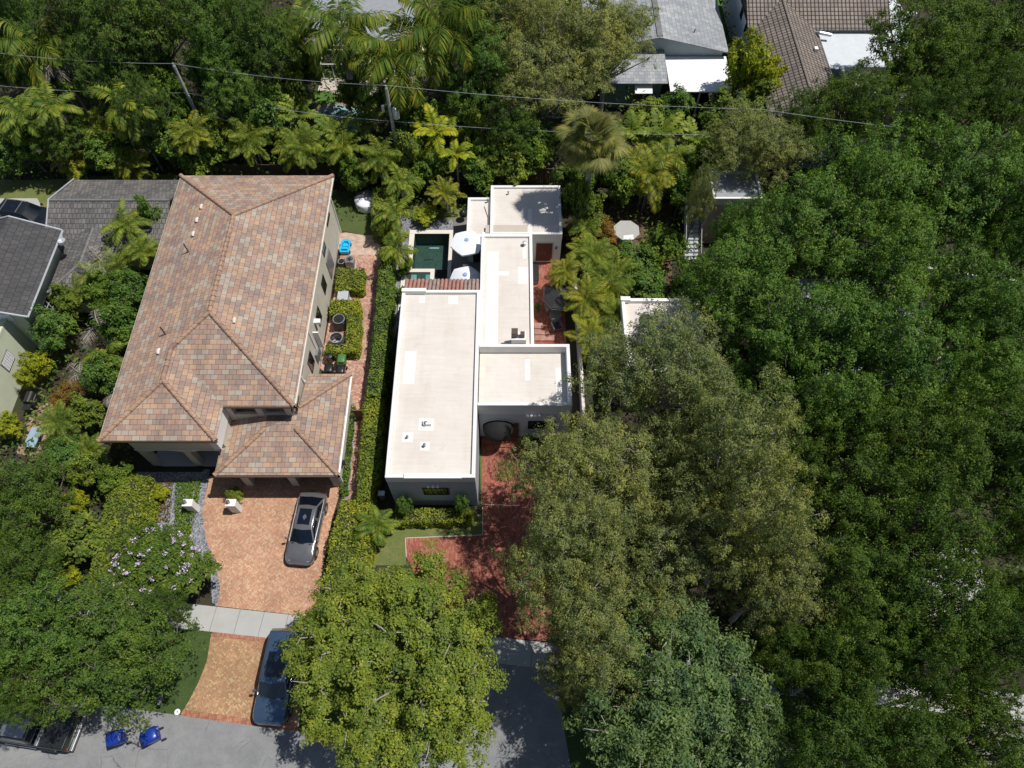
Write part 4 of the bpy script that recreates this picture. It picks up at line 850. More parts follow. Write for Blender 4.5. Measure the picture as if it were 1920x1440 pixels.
# ================================================================ WHITE FLAT ROOFED HOUSE
H2 = empty('flat_roofed_house', (-1, 30, 0), 'white stucco house with stepped flat cream roofs and bright white parapets beside the pool', 'house')
def flatblock(x0, x1, y0, y1, top, rz, label=None, t=0.24, sides='NSEW', wall='stucco_white', roofm='membrane', zb=0.0, root=H2, cap=True):
    m = MB(); m.box(x0 + .02, x1 - .02, y0 + .02, y1 - .02, zb, rz - .06); m.build('wall', M[wall], root)
    m = MB(); m.box(x0 + .03, x1 - .03, y0 + .03, y1 - .03, rz - .055, rz); m.build('flat_roof', M[roofm], root)
    m = MB()
    if 'S' in sides: m.box(x0, x1, y0, y0 + t, rz - .5, top)
    if 'N' in sides: m.box(x0, x1, y1 - t, y1, rz - .5, top)
    ya = y0 + (t if 'S' in sides else 0); yb = y1 - (t if 'N' in sides else 0)
    if 'W' in sides: m.box(x0, x0 + t, ya, yb, rz - .5, top)
    if 'E' in sides: m.box(x1 - t, x1, ya, yb, rz - .5, top)
    return m.build('parapet', M['stucco_white'] if wall != 'stucco_pink' else M['trim_white'], root, bevel=0.03)
flatblock(-7.95, -2.3, 17.05, 31.6, 5.0, 4.76, wall='stucco_deep_shade')
flatblock(-2.28, 3.98, 22.15, 26.95, 5.0, 4.2, sides='NSE', wall='stucco_shade')
flatblock(-2.35, 1.55, 26.97, 37.25, 4.55, 4.36, sides='NEW')
flatblock(-1.75, 3.97, 38.2, 43.45, 3.45, 3.28, sides='NSEW')
flatblock(-2.35, 1.4, 37.27, 38.18, 3.75, 3.62, sides='W')
flatblock(-3.62, -1.77, 38.2, 42.4, 3.15, 2.98, sides='NSW')
m = MB(); m.box(-6.75, -3.15, 16.96, 17.3, 4.9, 5.12); m.build('parapet_coping', M['stucco_white'], H2, bevel=0.02)
m = MB(); m.box(-7.97, -6.2, 31.35, 31.65, 4.9, 5.16); m.build('parapet_coping', M['stucco_white'], H2, bevel=0.02)
# roof repairs and skylight patches
for (x0, x1, y0, y1, z) in ((-6.1, -5.1, 20.4, 21.3, 4.765), (-7.1, -6.4, 19.6, 20.3, 4.765), (-5.9, -5.3, 19.0, 19.6, 4.765), (-7.4, -6.6, 23.9, 26.5, 4.765), (-6.7, -6.3, 30.6, 31.2, 4.765), (-4.6, -3.9, 30.5, 31.2, 4.765),
                            (-1.9, -1.0, 27.2, 35.7, 4.365), (.45, 1.15, 32.6, 34.2, 4.365), (-1.0, -.2, 33.4, 33.8, 4.365), (0.8, 1.1, 35.0, 36.2, 4.365), (.9, 1.25, 24.5, 26.2, 4.205), (3.0, 3.35, 23.2, 25.5, 4.205), (-.7, -.3, 22.5, 22.9, 4.205), (1.3, 1.6, 38.5, 41, 3.285)):
    m = MB(); m.box(x0, x1, y0, y1, z - .01, z); m.build('roof_patch', M['membrane_patch'], H2)
m = MB(); m.box(-2.1, 1.2, 38.5, 39.3, 3.275, 3.287); m.build('roof_patch', M['deck_pale'], H2)
for x, y, z, r, h in ((-5.62, 20.85, 4.76, .08, .22), (-6.75, 19.9, 4.76, .05, .2), (-5.6, 19.3, 4.76, .06, .24), (.95, 36.3, 4.36, .1, .3), (-2.0, 42.0, 3.0, .05, .3), (-.3, 42.6, 3.28, .05, .25)):
    m = MB(); m.cyl(x, y, z, z + h, r); m.lathe(x, y, [(r * 1.7, z + h), (r * 1.7, z + h + .05), (.01, z + h + .1)], 12); m.build('vent_pipe', M['metal_light' if r > .08 else 'metal_grey'], H2)
m = MB(); m.box(-5.8, -5.25, 20.75, 21.1, 4.76, 5.02); m.build('roof_hatch', M['trim_white'], H2, bevel=.02)
m = MB(); m.tube([(-1.85, 37.9, 3.1), (-1.85, 40.4, 3.2), (-1.85, 41.6, 3.9)], .04, 6); m.build('drain_pipe', M['metal_grey'], H2)
# chimney
m = MB(); m.box(-.05, .98, 26.98, 27.7, 4.36, 5.45); ch = m.build('chimney', M['stucco_white'], H2, bevel=.02)
for x, s in ((.18, .22), (.72, .15)):
    m = MB(); m.box(x - s, x + s, 27.15, 27.15 + 2 * s, 5.45, 5.45 + .5 * s / .2); m.build('flue', M['gutter'], ch)
# tile canopy over the passage behind the main block
m = MB(); m.hexa([(-7.9, 31.62, 4.55), (-2.37, 31.62, 4.55), (-2.37, 33.0, 4.05), (-7.9, 33.0, 4.05)], [(-7.9, 31.62, 4.65), (-2.37, 31.62, 4.65), (-2.37, 33.0, 4.15), (-7.9, 33.0, 4.15)])
tc = m.build('tile_canopy', M['wood_dark'], H2)
rnd = random.Random(4)
for i in range(19):
    x = -7.78 + i * .29; m = MB(); m.tube([(x, 31.64, 4.7), (x, 32.35, 4.44)], [.12, .145], 8); m.tube([(x, 32.3, 4.46), (x, 33.1, 4.18)], [.12, .145], 8); m.build('barrel_tile', M['clay' if rnd.random() < .55 else 'clay_grey'], tc, smooth=True)
# south window, three round vents, front porch
def roundvents(x, y, z, n, gap=.3):
    for i in range(n):
        m = MB(); m.tube([(x + i * gap, y + .02, z), (x + i * gap, y - .16, z + .05)], [.10, .10], 12); m.build('round_vent', M['trim_white'], H2, smooth=True)
roundvents(-5.35, 17.03, 3.75, 3); roundvents(1.05, 22.13, 3.7, 4, .26)
wn = window(H2, 'S', -4.95, 17.06, 2.65, 1.7, 1.15, cols=3, rows=2)
window(H2, 'S', 2.05, 22.16, 2.1, 1.9, 1.15, cols=3)
window(H2, 'W', -7.94, 25.5, 2.4, 1.1, 1.0); window(H2, 'W', -7.94, 21.0, 2.4, 1.1, 1.0)
m = MB(); m.box(-.35, .75 - .3, 22.05, 22.16, .26, 2.35); m.build('front_door', M['wood_dark'], H2)
# arched black awning: half dome fabric on a rim
m = MB(); vs = []; fs = []; A, Bn = 15, 8
for j in range(Bn + 1):
    for i in range(A + 1):
        th_ = math.pi * i / A; ph_ = (math.pi / 2) * j / Bn
        x = -.95 + 1.08 * math.cos(th_) ; zz = 2.05 + .9 * math.sin(th_) * math.cos(ph_) ; yy = 22.12 - 1.25 * math.sin(ph_) * math.sin(th_) ** .8 if math.sin(th_) > 0 else 22.12
        vs.append((x * 1.0, yy, zz))
for j in range(Bn):
    for i in range(A): k = j * (A + 1) + i; fs.append((k, k + 1, k + A + 2, k + A + 1))
m.mesh(vs, fs); aw = m.build('awning', M['awning_black'], H2, smooth=True, solid=.02)
m = MB(); m.tube([(-.95 + 1.1 * math.cos(math.pi * i / 16), 22.1, 2.05 + .93 * math.sin(math.pi * i / 16)) for i in range(17)], .025, 6); m.build('awning_rim', M['trim_white'], aw)
# back red door wall
m = MB(); m.box(1.95, 3.25, 38.14, 38.21, .25, 2.4); m.box(2.595, 2.605, 38.12, 38.14, .25, 2.4); dr = m.build('double_door', M['door_red'], H2)
m = MB(); m.box(1.88, 3.32, 38.17, 38.205, .18, 2.48); m.build('door_frame', M['trim_cream'], dr)
for x in (2.5, 2.7): m2 = MB(); m2.tube([(x, 38.1, 1.2), (x, 38.1, 1.45)], .02, 6); m2.build('handle', M['chrome'], dr)
m = MB(); m.box(3.5, 3.62, 38.1, 38.2, 1.75, 1.95); m.build('wall_lamp', M['black_plastic'], H2)
m = MB(); m.box(-3.2, -2.5, 38.15, 38.2, 0.1, 2.2); m.build('back_door', M['dark_frame'], H2)
window(H2, 'W', -2.36, 35.6, 1.5, 2.2, 1.9, cols=2); window(H2, 'W', -2.36, 32.9, 1.5, 1.2, 1.9, cols=1)
# ================================================================ POOL
pool = empty('swimming_pool', (-6.8, 38.5, 0), 'dark green rectangular swimming pool with pale stone coping and a small spa', 'swimming pool')
x0, x1, y0, y1 = -8.25, -5.3, 36.0, 41.15
m = MB()
for a in ((x0 - .45, x1 + .3, y1, y1 + .42), (x0 - .45, x0, 37.4, y1), (x1, x1 + .3, 36.0, y1), (x0 - .45, -6.35, 37.05, 37.4), (x0 - .8, x0 - .45, 33.0, 37.4), (-6.7, -6.35, 33.0, 37.05)):
    m.box(*a, .0, .16)
m.build('coping', M['coping'], pool, bevel=.02)
g = MB()
g.face([(x0, 37.4, -1.25), (x1, 37.4, -1.25), (x1, y1, -1.25), (x0, y1, -1.25)]); g.face([(x0, 37.4, -1.25), (x0, y1, -1.25), (x0, y1, .1), (x0, 37.4, .1)])
g.face([(x1, 37.4, -1.25), (x1, 37.4, .02), (x1, y1, .02), (x1, y1, -1.25)]); g.face([(x0, y1, -1.25), (x1, y1, -1.25), (x1, y1, .1), (x0, y1, .1)]); g.face([(x0, 37.4, -1.25), (x0, 37.4, .02), (x1, 37.4, .02), (x1, 37.4, -1.25)])
g.build('basin', M['pool_teal'], pool)
st = MB(); st.box(-6.35, x1, 35.2, 36.3, .018, .10); st.build('tanning_ledge', M['pool_pale'], pool)
f = MB(); f.box(-8.25, -6.7, 33.0, 37.05, .018, .03); f.build('spa_floor', M['pool_teal'], pool)
f = MB(); f.box(-8.25, -7.8, 33.0, 36.8, .031, .12); f.box(-7.05, -6.7, 33.0, 36.8, .031, .12); f.build('spa_bench', M['pool_pale'], pool)
wtr = MB(); wtr.face([(x0, 37.4, .135), (x1, 37.4, .135), (x1, y1, .135), (x0, y1, .135)]); wtr.face([(-6.35, 33.5, .135), (x1, 33.5, .135), (x1, 37.4, .135), (-6.35, 37.4, .135)])
wtr.face([(-8.25, 33.0, .137), (-6.7, 33.0, .137), (-6.7, 37.05, .137), (-8.25, 37.05, .137)]); wtr.build('water', M['water_green'], pool)
m = MB(); m.box(-6.9, -6.1, 39.55, 39.62, .13, .15); m.build('skimmer_bar', M['pool_pale'], pool)
lay('pool_deck', [(-5.0, 33.0), (-2.36, 33.0), (-2.36, 38.2), (-3.6, 38.2), (-3.6, 43.0), (-5.0, 43.0)], 'deck_grey', 0.012)
def umbrella(name, x, y, z, r, label, cloth, n=8, group=None, emblem=True, drop=.55, rim='white_cloth', square=False):
    root = empty(name, (x, y, 0), label, 'umbrella', group)
    vs = [(0, 0, z)]; fs = []
    rings = 4
    for j in range(1, rings + 1):
        for i in range(n * 3):
            t = 2 * math.pi * i / (n * 3) + .26; c = 1 - .09 * (1 if i % 3 else 0) * (j / rings); rr = r * j / rings * c
            vs.append((rr * math.cos(t), rr * math.sin(t), z - drop * (j / rings) ** 1.15))
    K = n * 3
    for i in range(K): fs.append((0, 1 + i, 1 + (i + 1) % K))
    for j in range(rings - 1):
        for i in range(K): a = 1 + j * K; fs.append((a + i, a + K + i, a + K + (i + 1) % K, a + (i + 1) % K))
    b = 1 + (rings - 1) * K; e = len(vs)
    for i in range(K): vs.append((vs[b + i][0] * 1.0, vs[b + i][1] * 1.0, vs[b + i][2] - .14))
    for i in range(K): fs.append((b + i, e + i, e + (i + 1) % K, b + (i + 1) % K))
    m = MB(); m.mesh([(x + a, y + b_, c) for a, b_, c in vs], fs); cn = m.build('canopy', M[cloth], root, solid=.012)
    m = MB(); m.cyl(x, y, 0, z + .1, .03); m.build('pole', M['metal_light'], root); m = MB(); m.cyl(x, y, 0, .09, .28); m.build('base', M['metal_grey'], root)
    for i in range(n):
        t = 2 * math.pi * i / n + .26; m = MB(); m.tube([(x, y, z - .04), (x + r * .97 * math.cos(t), y + r * .97 * math.sin(t), z - drop - .04)], .014, 4); m.build('rib', M['metal_light'], root)
    if emblem:
        m = MB(); m.lathe(x, y, [(.19, z - .035), (.17, z + .02), (.09, z + .05), (.02, z + .055)], 12); m.build('vent_cap', M['blue_cloth'], cn)
    else:
        m = MB(); m.tube([(x + r * 1.0 * math.cos(2 * math.pi * i / K + .26) * (1 - .09 * (1 if i % 3 else 0)), y + r * math.sin(2 * math.pi * i / K + .26) * (1 - .09 * (1 if i % 3 else 0)), z - drop - .13) for i in range(K + 1)], .022, 5); m.build('piping', M['deck_pale'], cn)
    return root
pA = P(875, 449, 3.75); umbrella('patio_umbrella', pA.x, pA.y, 3.75, 1.32, 'white umbrella with pale blue cap at the pool edge, beside the small back roof', 'white_cloth', 6, drop=.38)
pB = P(872, 514, 2.6); umbrella('patio_umbrella', pB.x, pB.y, 2.6, 1.3, 'white umbrella partly tucked behind the barrel tile canopy', 'white_cloth', 6)
pC = P(1052, 545, 2.5); umbrella('patio_umbrella', pC.x, pC.y, 2.5, 1.45, 'black umbrella with pale edging over the red brick patio', 'black_cloth', 8, emblem=False)
# furniture helpers
def armchair(x, y, rz, label, seatm='wood', cush='white_cloth', w_=.7, group=None):
    root = empty('lounge_chair', (0, 0, 0), label, 'chair', group)
    m = MB(); m.box(-w_ / 2, w_ / 2, -.35, .35, .22, .32); m.build('seat', M[seatm], root, bevel=.02)
    m = MB(); m.box(-w_ / 2 + .08, w_ / 2 - .08, -.3, .28, .32, .44); m.build('cushion', M[cush], root, bevel=.04)
    m = MB(); m.hexa([(-w_ / 2 + .05, .26, .32), (w_ / 2 - .05, .26, .32), (w_ / 2 - .05, .36, .32), (-w_ / 2 + .05, .36, .32)], [(-w_ / 2 + .05, .38, .85), (w_ / 2 - .05, .38, .85), (w_ / 2 - .05, .46, .85), (-w_ / 2 + .05, .46, .85)]); m.build('backrest', M[seatm], root, bevel=.02)
    for s in (-1, 1):
        m = MB(); m.box(s * w_ / 2 - .035, s * w_ / 2 + .035, -.36, .36, .52, .57); m.build('armrest', M[seatm], root)
        for yy in (-.3, .3): m = MB(); m.box(s * w_ / 2 - .03, s * w_ / 2 + .03, yy - .03, yy + .03, 0, .52); m.build('leg', M[seatm], root)
    root.location = (x, y, 0.012); root.rotation_euler = (0, 0, rz); return root
def table(x, y, r, h, label, mat='wood', square=False, name='side_table'):
    root = empty(name, (x, y, 0), label, 'table'); m = MB()
    if square: m.box(x - r, x + r, y - r, y + r, h - .04, h)
    else: m.cyl(x, y, h - .04, h, r)
    m.build('table_top', M[mat], root, bevel=.01)
    for a, b in ((-1, -1), (1, -1), (-1, 1), (1, 1)): m = MB(); m.box(x + a * r * .6 - .025, x + a * r * .6 + .025, y + b * r * .6 - .025, y + b * r * .6 + .025, 0, h - .04); m.build('leg', M[mat], root)
    return root
armchair(-2.95, 36.0, R(-80), 'wooden chair with pale cushion between the two white umbrellas, against the house'); armchair(-3.9, 35.9, R(60), 'wooden chair with pale cushion between the two white umbrellas, nearer the pool')
table(-4.55, 36.9, .22, .5, 'tiny brown stool table standing just below the upper white umbrella', 'wood')
table(-4.1, 36.2, .4, .35, 'low square brown table on the grey pool deck', 'wood', True, 'coffee_table')
# ================================================================ NEIGHBOUR HOUSES
def hiproof(root, x0, x1, y0, y1, ze, sl, mat, axis='y', hips=(1, 1), capm=None, name='roof', solid=.12):
    """axis: ridge direction; hips: hip at low/high end (else gable)"""
    m = MB()
    if axis == 'y':
        h = (x1 - x0) / 2; xc = (x0 + x1) / 2; zr = ze + h * sl; a = (xc, y0 + (h if hips[0] else 0), zr); b = (xc, y1 - (h if hips[1] else 0), zr)
        slope(m, [(x0, y1, ze), (x0, y0, ze), a, b]); slope(m, [(x1, y0, ze), (x1, y1, ze), b, a])
        if hips[0]: slope(m, [(x0, y0, ze), (x1, y0, ze), a])
        if hips[1]: slope(m, [(x1, y1, ze), (x0, y1, ze), b])
        lines = [(a, b)] + ([((x0, y0, ze), a), ((x1, y0, ze), a)] if hips[0] else []) + ([((x0, y1, ze), b), ((x1, y1, ze), b)] if hips[1] else [])
    else:
        h = (y1 - y0) / 2; yc = (y0 + y1) / 2; zr = ze + h * sl; a = (x0 + (h if hips[0] else 0), yc, zr); b = (x1 - (h if hips[1] else 0), yc, zr)
        slope(m, [(x0, y0, ze), (x1, y0, ze), b, a]); slope(m, [(x1, y1, ze), (x0, y1, ze), a, b])
        if hips[0]: slope(m, [(x0, y1, ze), (x0, y0, ze), a])
        if hips[1]: slope(m, [(x1, y0, ze), (x1, y1, ze), b])
        lines = [(a, b)] + ([((x0, y0, ze), a), ((x0, y1, ze), a)] if hips[0] else []) + ([((x1, y0, ze), b), ((x1, y1, ze), b)] if hips[1] else [])
    o = m.build(name, M[mat], root, solid=solid)
    if capm: caps(o, lines, .1, capm)
    return o
def walls(root, x0, x1, y0, y1, z1, mat, name='wall', z0=0.0):
    m = MB(); m.box(x0, x1, y0, y1, z0, z1); return m.build(name, M[mat], root)
M['cap_grey'] = flat('cap_grey', (0.16, 0.16, 0.16), 0.8, var=0.2)
M['cap_brown'] = flat('cap_brown', (0.17, 0.145, 0.125), 0.8, var=0.2)
# pale green house at the left edge
N = empty('pale_green_house', (-39, 32, 0), 'pale green house at the left edge with a charcoal tile roof and white edge trim', 'house')
m = MB(); slope(m, [(-34.4, 29.4, 4.8), (-34.4, 37.3, 4.8), (-37.9, 37.6, 6.0), (-37.9, 29.4, 6.0)]); slope(m, [(-37.9, 29.4, 6.0), (-37.9, 37.6, 6.0), (-44, 37.9, 4.0), (-44, 29.4, 4.0)])
r_ = m.build('roof', M['dark_tile'], N, solid=.14)
m = MB(); m.tube([(-34.38, 29.3, 4.83), (-34.38, 37.35, 4.83)], .07, 6); m.tube([(-34.4, 37.38, 4.85), (-37.9, 37.68, 6.05)], .07, 6); m.tube([(-37.9, 37.68, 6.05), (-44, 37.98, 4.05)], .06, 6); m.build('roof_trim', M['metal_light'], r_)
m = MB(); m.tube([(-34.4, 29.36, 4.8), (-37.9, 29.36, 6.0), (-44, 29.36, 4.0)], .07, 6); m.build('roof_trim', M['metal_light'], r_)
m = MB(); m.mesh([(-35.4, 29.9, 0), (-35.4, 36.9, 0), (-43.5, 36.9, 0), (-43.5, 29.9, 0), (-35.4, 29.9, 4.95), (-35.4, 36.9, 4.95), (-37.9, 36.9, 5.8), (-37.9, 29.9, 5.8), (-43.5, 36.9, 4.0), (-43.5, 29.9, 4.0)],
               [(0, 1, 5, 4), (1, 2, 8, 6, 5), (2, 3, 9, 8), (3, 0, 4, 7, 9)]); m.build('wall', M['stucco_green'], N)
m = MB(); m.box(-45.5, -36.7, 22.6, 29.88, 0, 3.7); m.box(-37.0, -36.68, 22.6, 29.88, 3.7, 3.9); m.build('terrace_wing', M['stucco_green'], N)
window(N, 'E', -35.4, 32.0, 1.9, 1.5, 1.6, frame='white_frame', cols=4, rows=3); window(N, 'E', -35.4, 33.2, 4.1, 1.0, .9, frame='dark_frame', cols=2)
m = MB(); m.box(-36.7, -36.64, 26.6, 27.9, 1.8, 2.8)
m.build('window', M['cap_grey'], N); m = MB()
for i in range(8): m.tube([(-36.62, 26.65 + i * .17, 1.82), (-36.62, 26.78 + i * .14, 2.78)], .018, 4); m.tube([(-36.61, 26.65, 1.86 + i * .12), (-36.61, 27.85, 1.86 + i * .12)], .016, 4)
m.build('lattice', M['white_frame'], N)
m = MB(); m.box(-37.5, -36.2, 29.84, 29.9, 3.6, 4.4); m.build('vent_panel', M['white_frame'], N)
m = MB(); m.tube([(-34.3, 36.9, 4.9), (-34.0, 36.3, 5.0)], .05, 5); m.lathe(-34.0, 36.2, [(.02, 4.9), (.28, 5.0), (.3, 5.06)], 12); m.build('satellite_dish', M['metal_light'], N)
# grey tile cottage behind it
N = empty('grey_tiled_cottage', (-32, 40, 0), 'low cottage with weathered grey tile roof between pale green house and big tan roof', 'house')
hiproof(N, -36.6, -27.1, 36.9, 44.5, 3.0, .42, 'barrel_dark', 'x', (0, 0), 'cap_grey'); walls(N, -36.1, -27.6, 37.4, 44.0, 3.0, 'stucco_green')
hiproof(N, -35.0, -30.6, 32.7, 38.4, 3.2, .33, 'barrel_dark', 'y', (1, 0), 'cap_grey', name='wing_roof'); walls(N, -34.6, -31.0, 33.1, 37.4, 3.15, 'stucco_green', 'wing_wall')
m = MB(); m.tube([(-36.62, 36.85, 3.08), (-36.62, 40.7, 4.7), (-36.62, 44.55, 3.08)], .06, 6); m.build('roof_trim', M['metal_light'], N)
# light shingle house top right
N = empty('shingle_roofed_house', (14, 64, 0), 'grey house with pale bluish shingle gable roof and a bright white flat patio roof', 'house')
hiproof(N, 6.9, 20.35, 60.35, 78, 3.5, .235, 'pale_shingle', 'y', (0, 0), None)
m = MB(); m.mesh([(7.4, 60.75, 0), (19.9, 60.75, 0), (19.9, 60.75, 3.5), (13.6, 60.75, 4.95), (7.4, 60.75, 3.5), (7.4, 77.5, 0), (19.9, 77.5, 0), (19.9, 77.5, 3.5), (7.4, 77.5, 3.5)], [(0, 1, 2, 3, 4), (1, 6, 7, 2), (5, 0, 4, 8), (6, 5, 8, 7)]); m.build('wall', M['stucco_bluegrey'], N)
m = MB(); slope(m, [(8.2, 56.7, 2.95), (14.35, 56.7, 2.95), (14.35, 60.7, 3.5), (8.2, 60.7, 3.5)]); m.build('low_roof', M['pale_shingle'], N, solid=.12)
m = MB(); m.box(8.5, 13.9, 57.0, 60.7, 0, 2.9); m.build('wing_wall', M['stucco_teal'], N)
m = MB(); m.box(14.5, 20.3, 55.7, 60.7, 2.72, 2.85); m.build('patio_roof', M['membrane_white'], N)
for x in (14.7, 17.3, 20.1): m = MB(); m.box(x - .07, x + .07, 55.9, 56.04, 0, 2.72); m.build('patio_post', M['trim_white'], N)
m = MB(); m.hexa([(11.4, 56.2, 2.2), (13.0, 56.2, 2.2), (13.0, 56.98, 2.5), (11.4, 56.98, 2.5)], [(11.4, 56.2, 2.26), (13.0, 56.2, 2.26), (13.0, 56.98, 2.56), (11.4, 56.98, 2.56)]); m.build('window_awning', M['membrane_white'], N)
window(N, 'S', 12.2, 57.0, 1.6, 1.3, 1.1)
for x, y in ((16.0, 67.0), (17.2, 62.3)): z = 3.5 + (20.35 - x) * .235; m = MB(); m.cyl(x, y, z, z + .35, .07); m.build('vent_pipe', M['metal_grey'], N)
m = MB(); m.box(13.4, 13.9, 60.5, 78, 5.05, 5.13); m.build('ridge_cap', M['cap_grey'], N)
# brown barrel tile house top right
N = empty('brown_tiled_house', (26, 60, 0), 'two storey house with brownish grey barrel tile roof and pale walls in the upper right', 'house')
hiproof(N, 21.9, 28.3, 48.4, 66, 5.1, .42, 'brown_tile', 'y', (1, 0), 'cap_brown', 'wing_roof')
m = MB(); slope(m, [(21.8, 61.2, 5.25), (35.0, 61.2, 5.25), (35.0, 67.2, 7.7), (21.8, 67.2, 7.7)]); slope(m, [(21.8, 73.2, 5.25), (35.0, 73.2, 5.25), (35.0, 67.2, 7.7), (21.8, 67.2, 7.7)])
m.build('roof', M['brown_tile'], N, solid=.12)
walls(N, 22.4, 27.8, 49, 61, 5.1, 'stucco_bluegrey', 'wing_wall'); walls(N, 22.4, 34.5, 61.5, 73, 5.2, 'stucco_white')
m = MB(); m.box(21.75, 21.87, 48.4, 61, 4.95, 5.1); m.build('gutter', M['gutter_dark'], N)
for y, z in ((52.5, 3.6), (55.0, 3.9), (57.2, 3.9), (60.0, 3.9), (63.5, 3.9), (66.0, 3.9), (56.2, 1.4), (62, 1.4)): window(N, 'W', 22.4, y, z, .8, 1.3, cols=1)
m = MB(); m.box(28.32, 35, 56.2, 61.4, 0, 4.85); m.build('flat_roof', M['membrane_pale'], N)
m = MB(); m.box(29.6, 35, 56.2, 56.45, 4.86, 5.05); m.box(29.3, 29.6, 53.0, 56.45, 0, 5.05); m.build('parapet', M['metal_light'], N)
m = MB(); m.box(29.62, 35, 51, 56.18, 0, 4.3); m.build('lower_roof', M['deck_pale'], N)
m = MB(); m.tube([(28.0, 60.7, 5.3), (28.15, 60.4, 5.5), (29.2, 60.2, 5.4)], .16, 8); m.build('roof_vent', M['metal_light'], N)
m = MB(); m.box(27.0, 27.3, 57.5, 57.9, 5.4, 5.9); m.build('roof_vent', M['trim_white'], N)
m = MB(); m.box(35.1, 38.5, 60, 74, 0, 3.4); m.build('side_roof', M['membrane_pale'], N)
m = MB(); m.box(35.1, 39.5, 66, 66.3, 3.4, 3.7); m.build('side_parapet', M['trim_white'], N)
# house behind with screen enclosure
N = empty('grey_roofed_house', (-14, 66, 0), 'house with plain pale grey roof glimpsed between the coconut palms at the top', 'house')
m = MB(); slope(m, [(-20, 61.6, 3.3), (-9.5, 61.6, 3.3), (-9.5, 70, 4.6), (-20, 70, 4.6)]); m.build('roof', M['membrane_grey'], N, solid=.15); walls(N, -19.6, -9.9, 62.2, 69.8, 3.25, 'stucco_teal')
for x in (-18, -15.5, -13): window(N, 'S', x, 62.2, 1.5, 2.0, 2.2)
N = empty('screen_enclosure', (-13, 59, 0), 'white framed pool screen enclosure below the grey roof and coconut palms', 'enclosure')
fr = [((-18, 61.4, 3), (-18, 59.5, 2.9)), ((-13.4, 61.4, 3), (-13.4, 59.5, 2.9)), ((-18, 59.5, 2.9), (-13.4, 59.5, 2.9)), ((-18, 61.4, 3.05), (-9, 61.4, 3.05)), ((-13.4, 59.5, 2.9), (-13.4, 58.0, 2.8)), ((-13.4, 58.0, 2.8), (-8.4, 58.0, 2.8)), ((-11, 58, 2.8), (-11, 61.4, 3.05)), ((-8.4, 58.0, 2.8), (-8.6, 61.4, 3.0)),
      ((-13.4, 58.0, 2.8), (-13.4, 58.0, 0)), ((-8.4, 58.0, 2.8), (-8.4, 58.0, 0)), ((-18, 59.5, 2.9), (-18, 59.5, 0)), ((-17, 59.5, 2.9), (-17, 59.5, 0)), ((-13.4, 59.5, 2.9), (-13.4, 59.5, 0)), ((-11, 58, 2.8), (-11, 58, 0))]
for a, b in fr: m = MB(); m.tube([a, b], .05, 4); m.build('frame_bar', M['trim_white'], N)
# kidney pool in that garden
N = empty('kidney_pool', (-16.5, 55.5, 0), 'pale blue kidney shaped pool with brick rim half hidden by shrubs', 'swimming pool')
c = P(640, 222); ring = []; rin = []
for i in range(28):
    t = 2 * math.pi * i / 28; rr = 1 + .18 * math.cos(2 * t + 1); ring.append((c.x + 2.6 * rr * math.cos(t), c.y + 2.2 * rr * math.sin(t))); rin.append((c.x + 2.3 * rr * math.cos(t), c.y + 1.9 * rr * math.sin(t)))
m = MB(); m.prism(ring, 0, .1); m.build('brick_rim', M['clay'], N); m = MB(); m.prism(rin, .1, .112); m.build('basin', M['membrane_pale'], N)
m = MB(); m.face([(x, y, .118) for x, y in rin]); m.build('water', M['water_blue'], N)
# rooms to the right: pinkish house with outside stair, flat roofed annex
N = empty('pink_stair_house', (18, 41, 0), 'pinkish stucco house with grey flat roof and outside stair, half under the trees', 'house')
flatblock(15.7, 19.6, 40.2, 43.2, 5.3, 5.1, wall='stucco_pink', roofm='membrane_grey', root=N, t=.18)
window(N, 'W', 15.7, 41.0, 2.2, 1.0, 1.4, frame='white_frame'); window(N, 'W', 15.7, 42.4, 4.1, .8, 1.0, frame='white_frame')
m = MB()
for i in range(14): m.box(14.3, 15.4, 38.3 + i * .27, 38.3 + (i + 1) * .27 + .02, 0 if i < 3 else i * .19 - .3, (i + 1) * .19)
m.build('stair', M['metal_light'], N)
m = MB(); m.box(14.3, 15.68, 42.1, 44.2, 2.6, 2.72); m.build('stair_landing', M['metal_grey'], N)
for x in (14.22, 15.48):
    m = MB(); m.tube([(x, 38.3, 1.0), (x, 42.1, 3.65), (x, 44.2, 3.65)], .035, 6)
    for i in range(9): yy = 38.4 + i * .46; zz = .19 * (yy - 38.3) / .27; m.tube([(x, yy, zz), (x, yy, zz + .95)], .018, 4)
    m.build('handrail', M['metal_light'], N)
N = empty('flat_roofed_annex', (10.6, 28, 0), 'small pinkish flat roofed building with white parapet poking out from under the oaks', 'house')
flatblock(7.95, 13.6, 24.6, 31.3, 4.4, 4.12, wall='stucco_pink', roofm='membrane', root=N, t=.26)
window(N, 'W', 7.95, 28.4, 2.4, 1.0, 1.4); window(N, 'W', 7.95, 26.2, 2.4, .9, 1.2)
m = MB(); m.box(7.9, 8.6, 31.0, 31.35, 4.35, 4.55); m.build('parapet_coping', M['stucco_white'], N)
# hidden roofs far right
N = empty('pale_roofed_house', (27, 34, 0), 'pale roofed house mostly hidden below the tree canopy at the right', 'house')
hiproof(N, 21, 31, 25, 34, 3.2, .3, 'pale_shingle', 'y', (1, 1), None); walls(N, 21.5, 30.5, 25.5, 33.5, 3.15, 'stucco_white')
N = empty('terracotta_roofed_house', (22, 18, 0), 'low house with faded terracotta roof buried under the canopy at the lower right', 'house')
hiproof(N, 14, 24, 14, 21, 3.2, .3, 'tan_tile', 'x', (1, 1), None); walls(N, 14.5, 23.5, 14.5, 20.5, 3.15, 'stucco_cream')
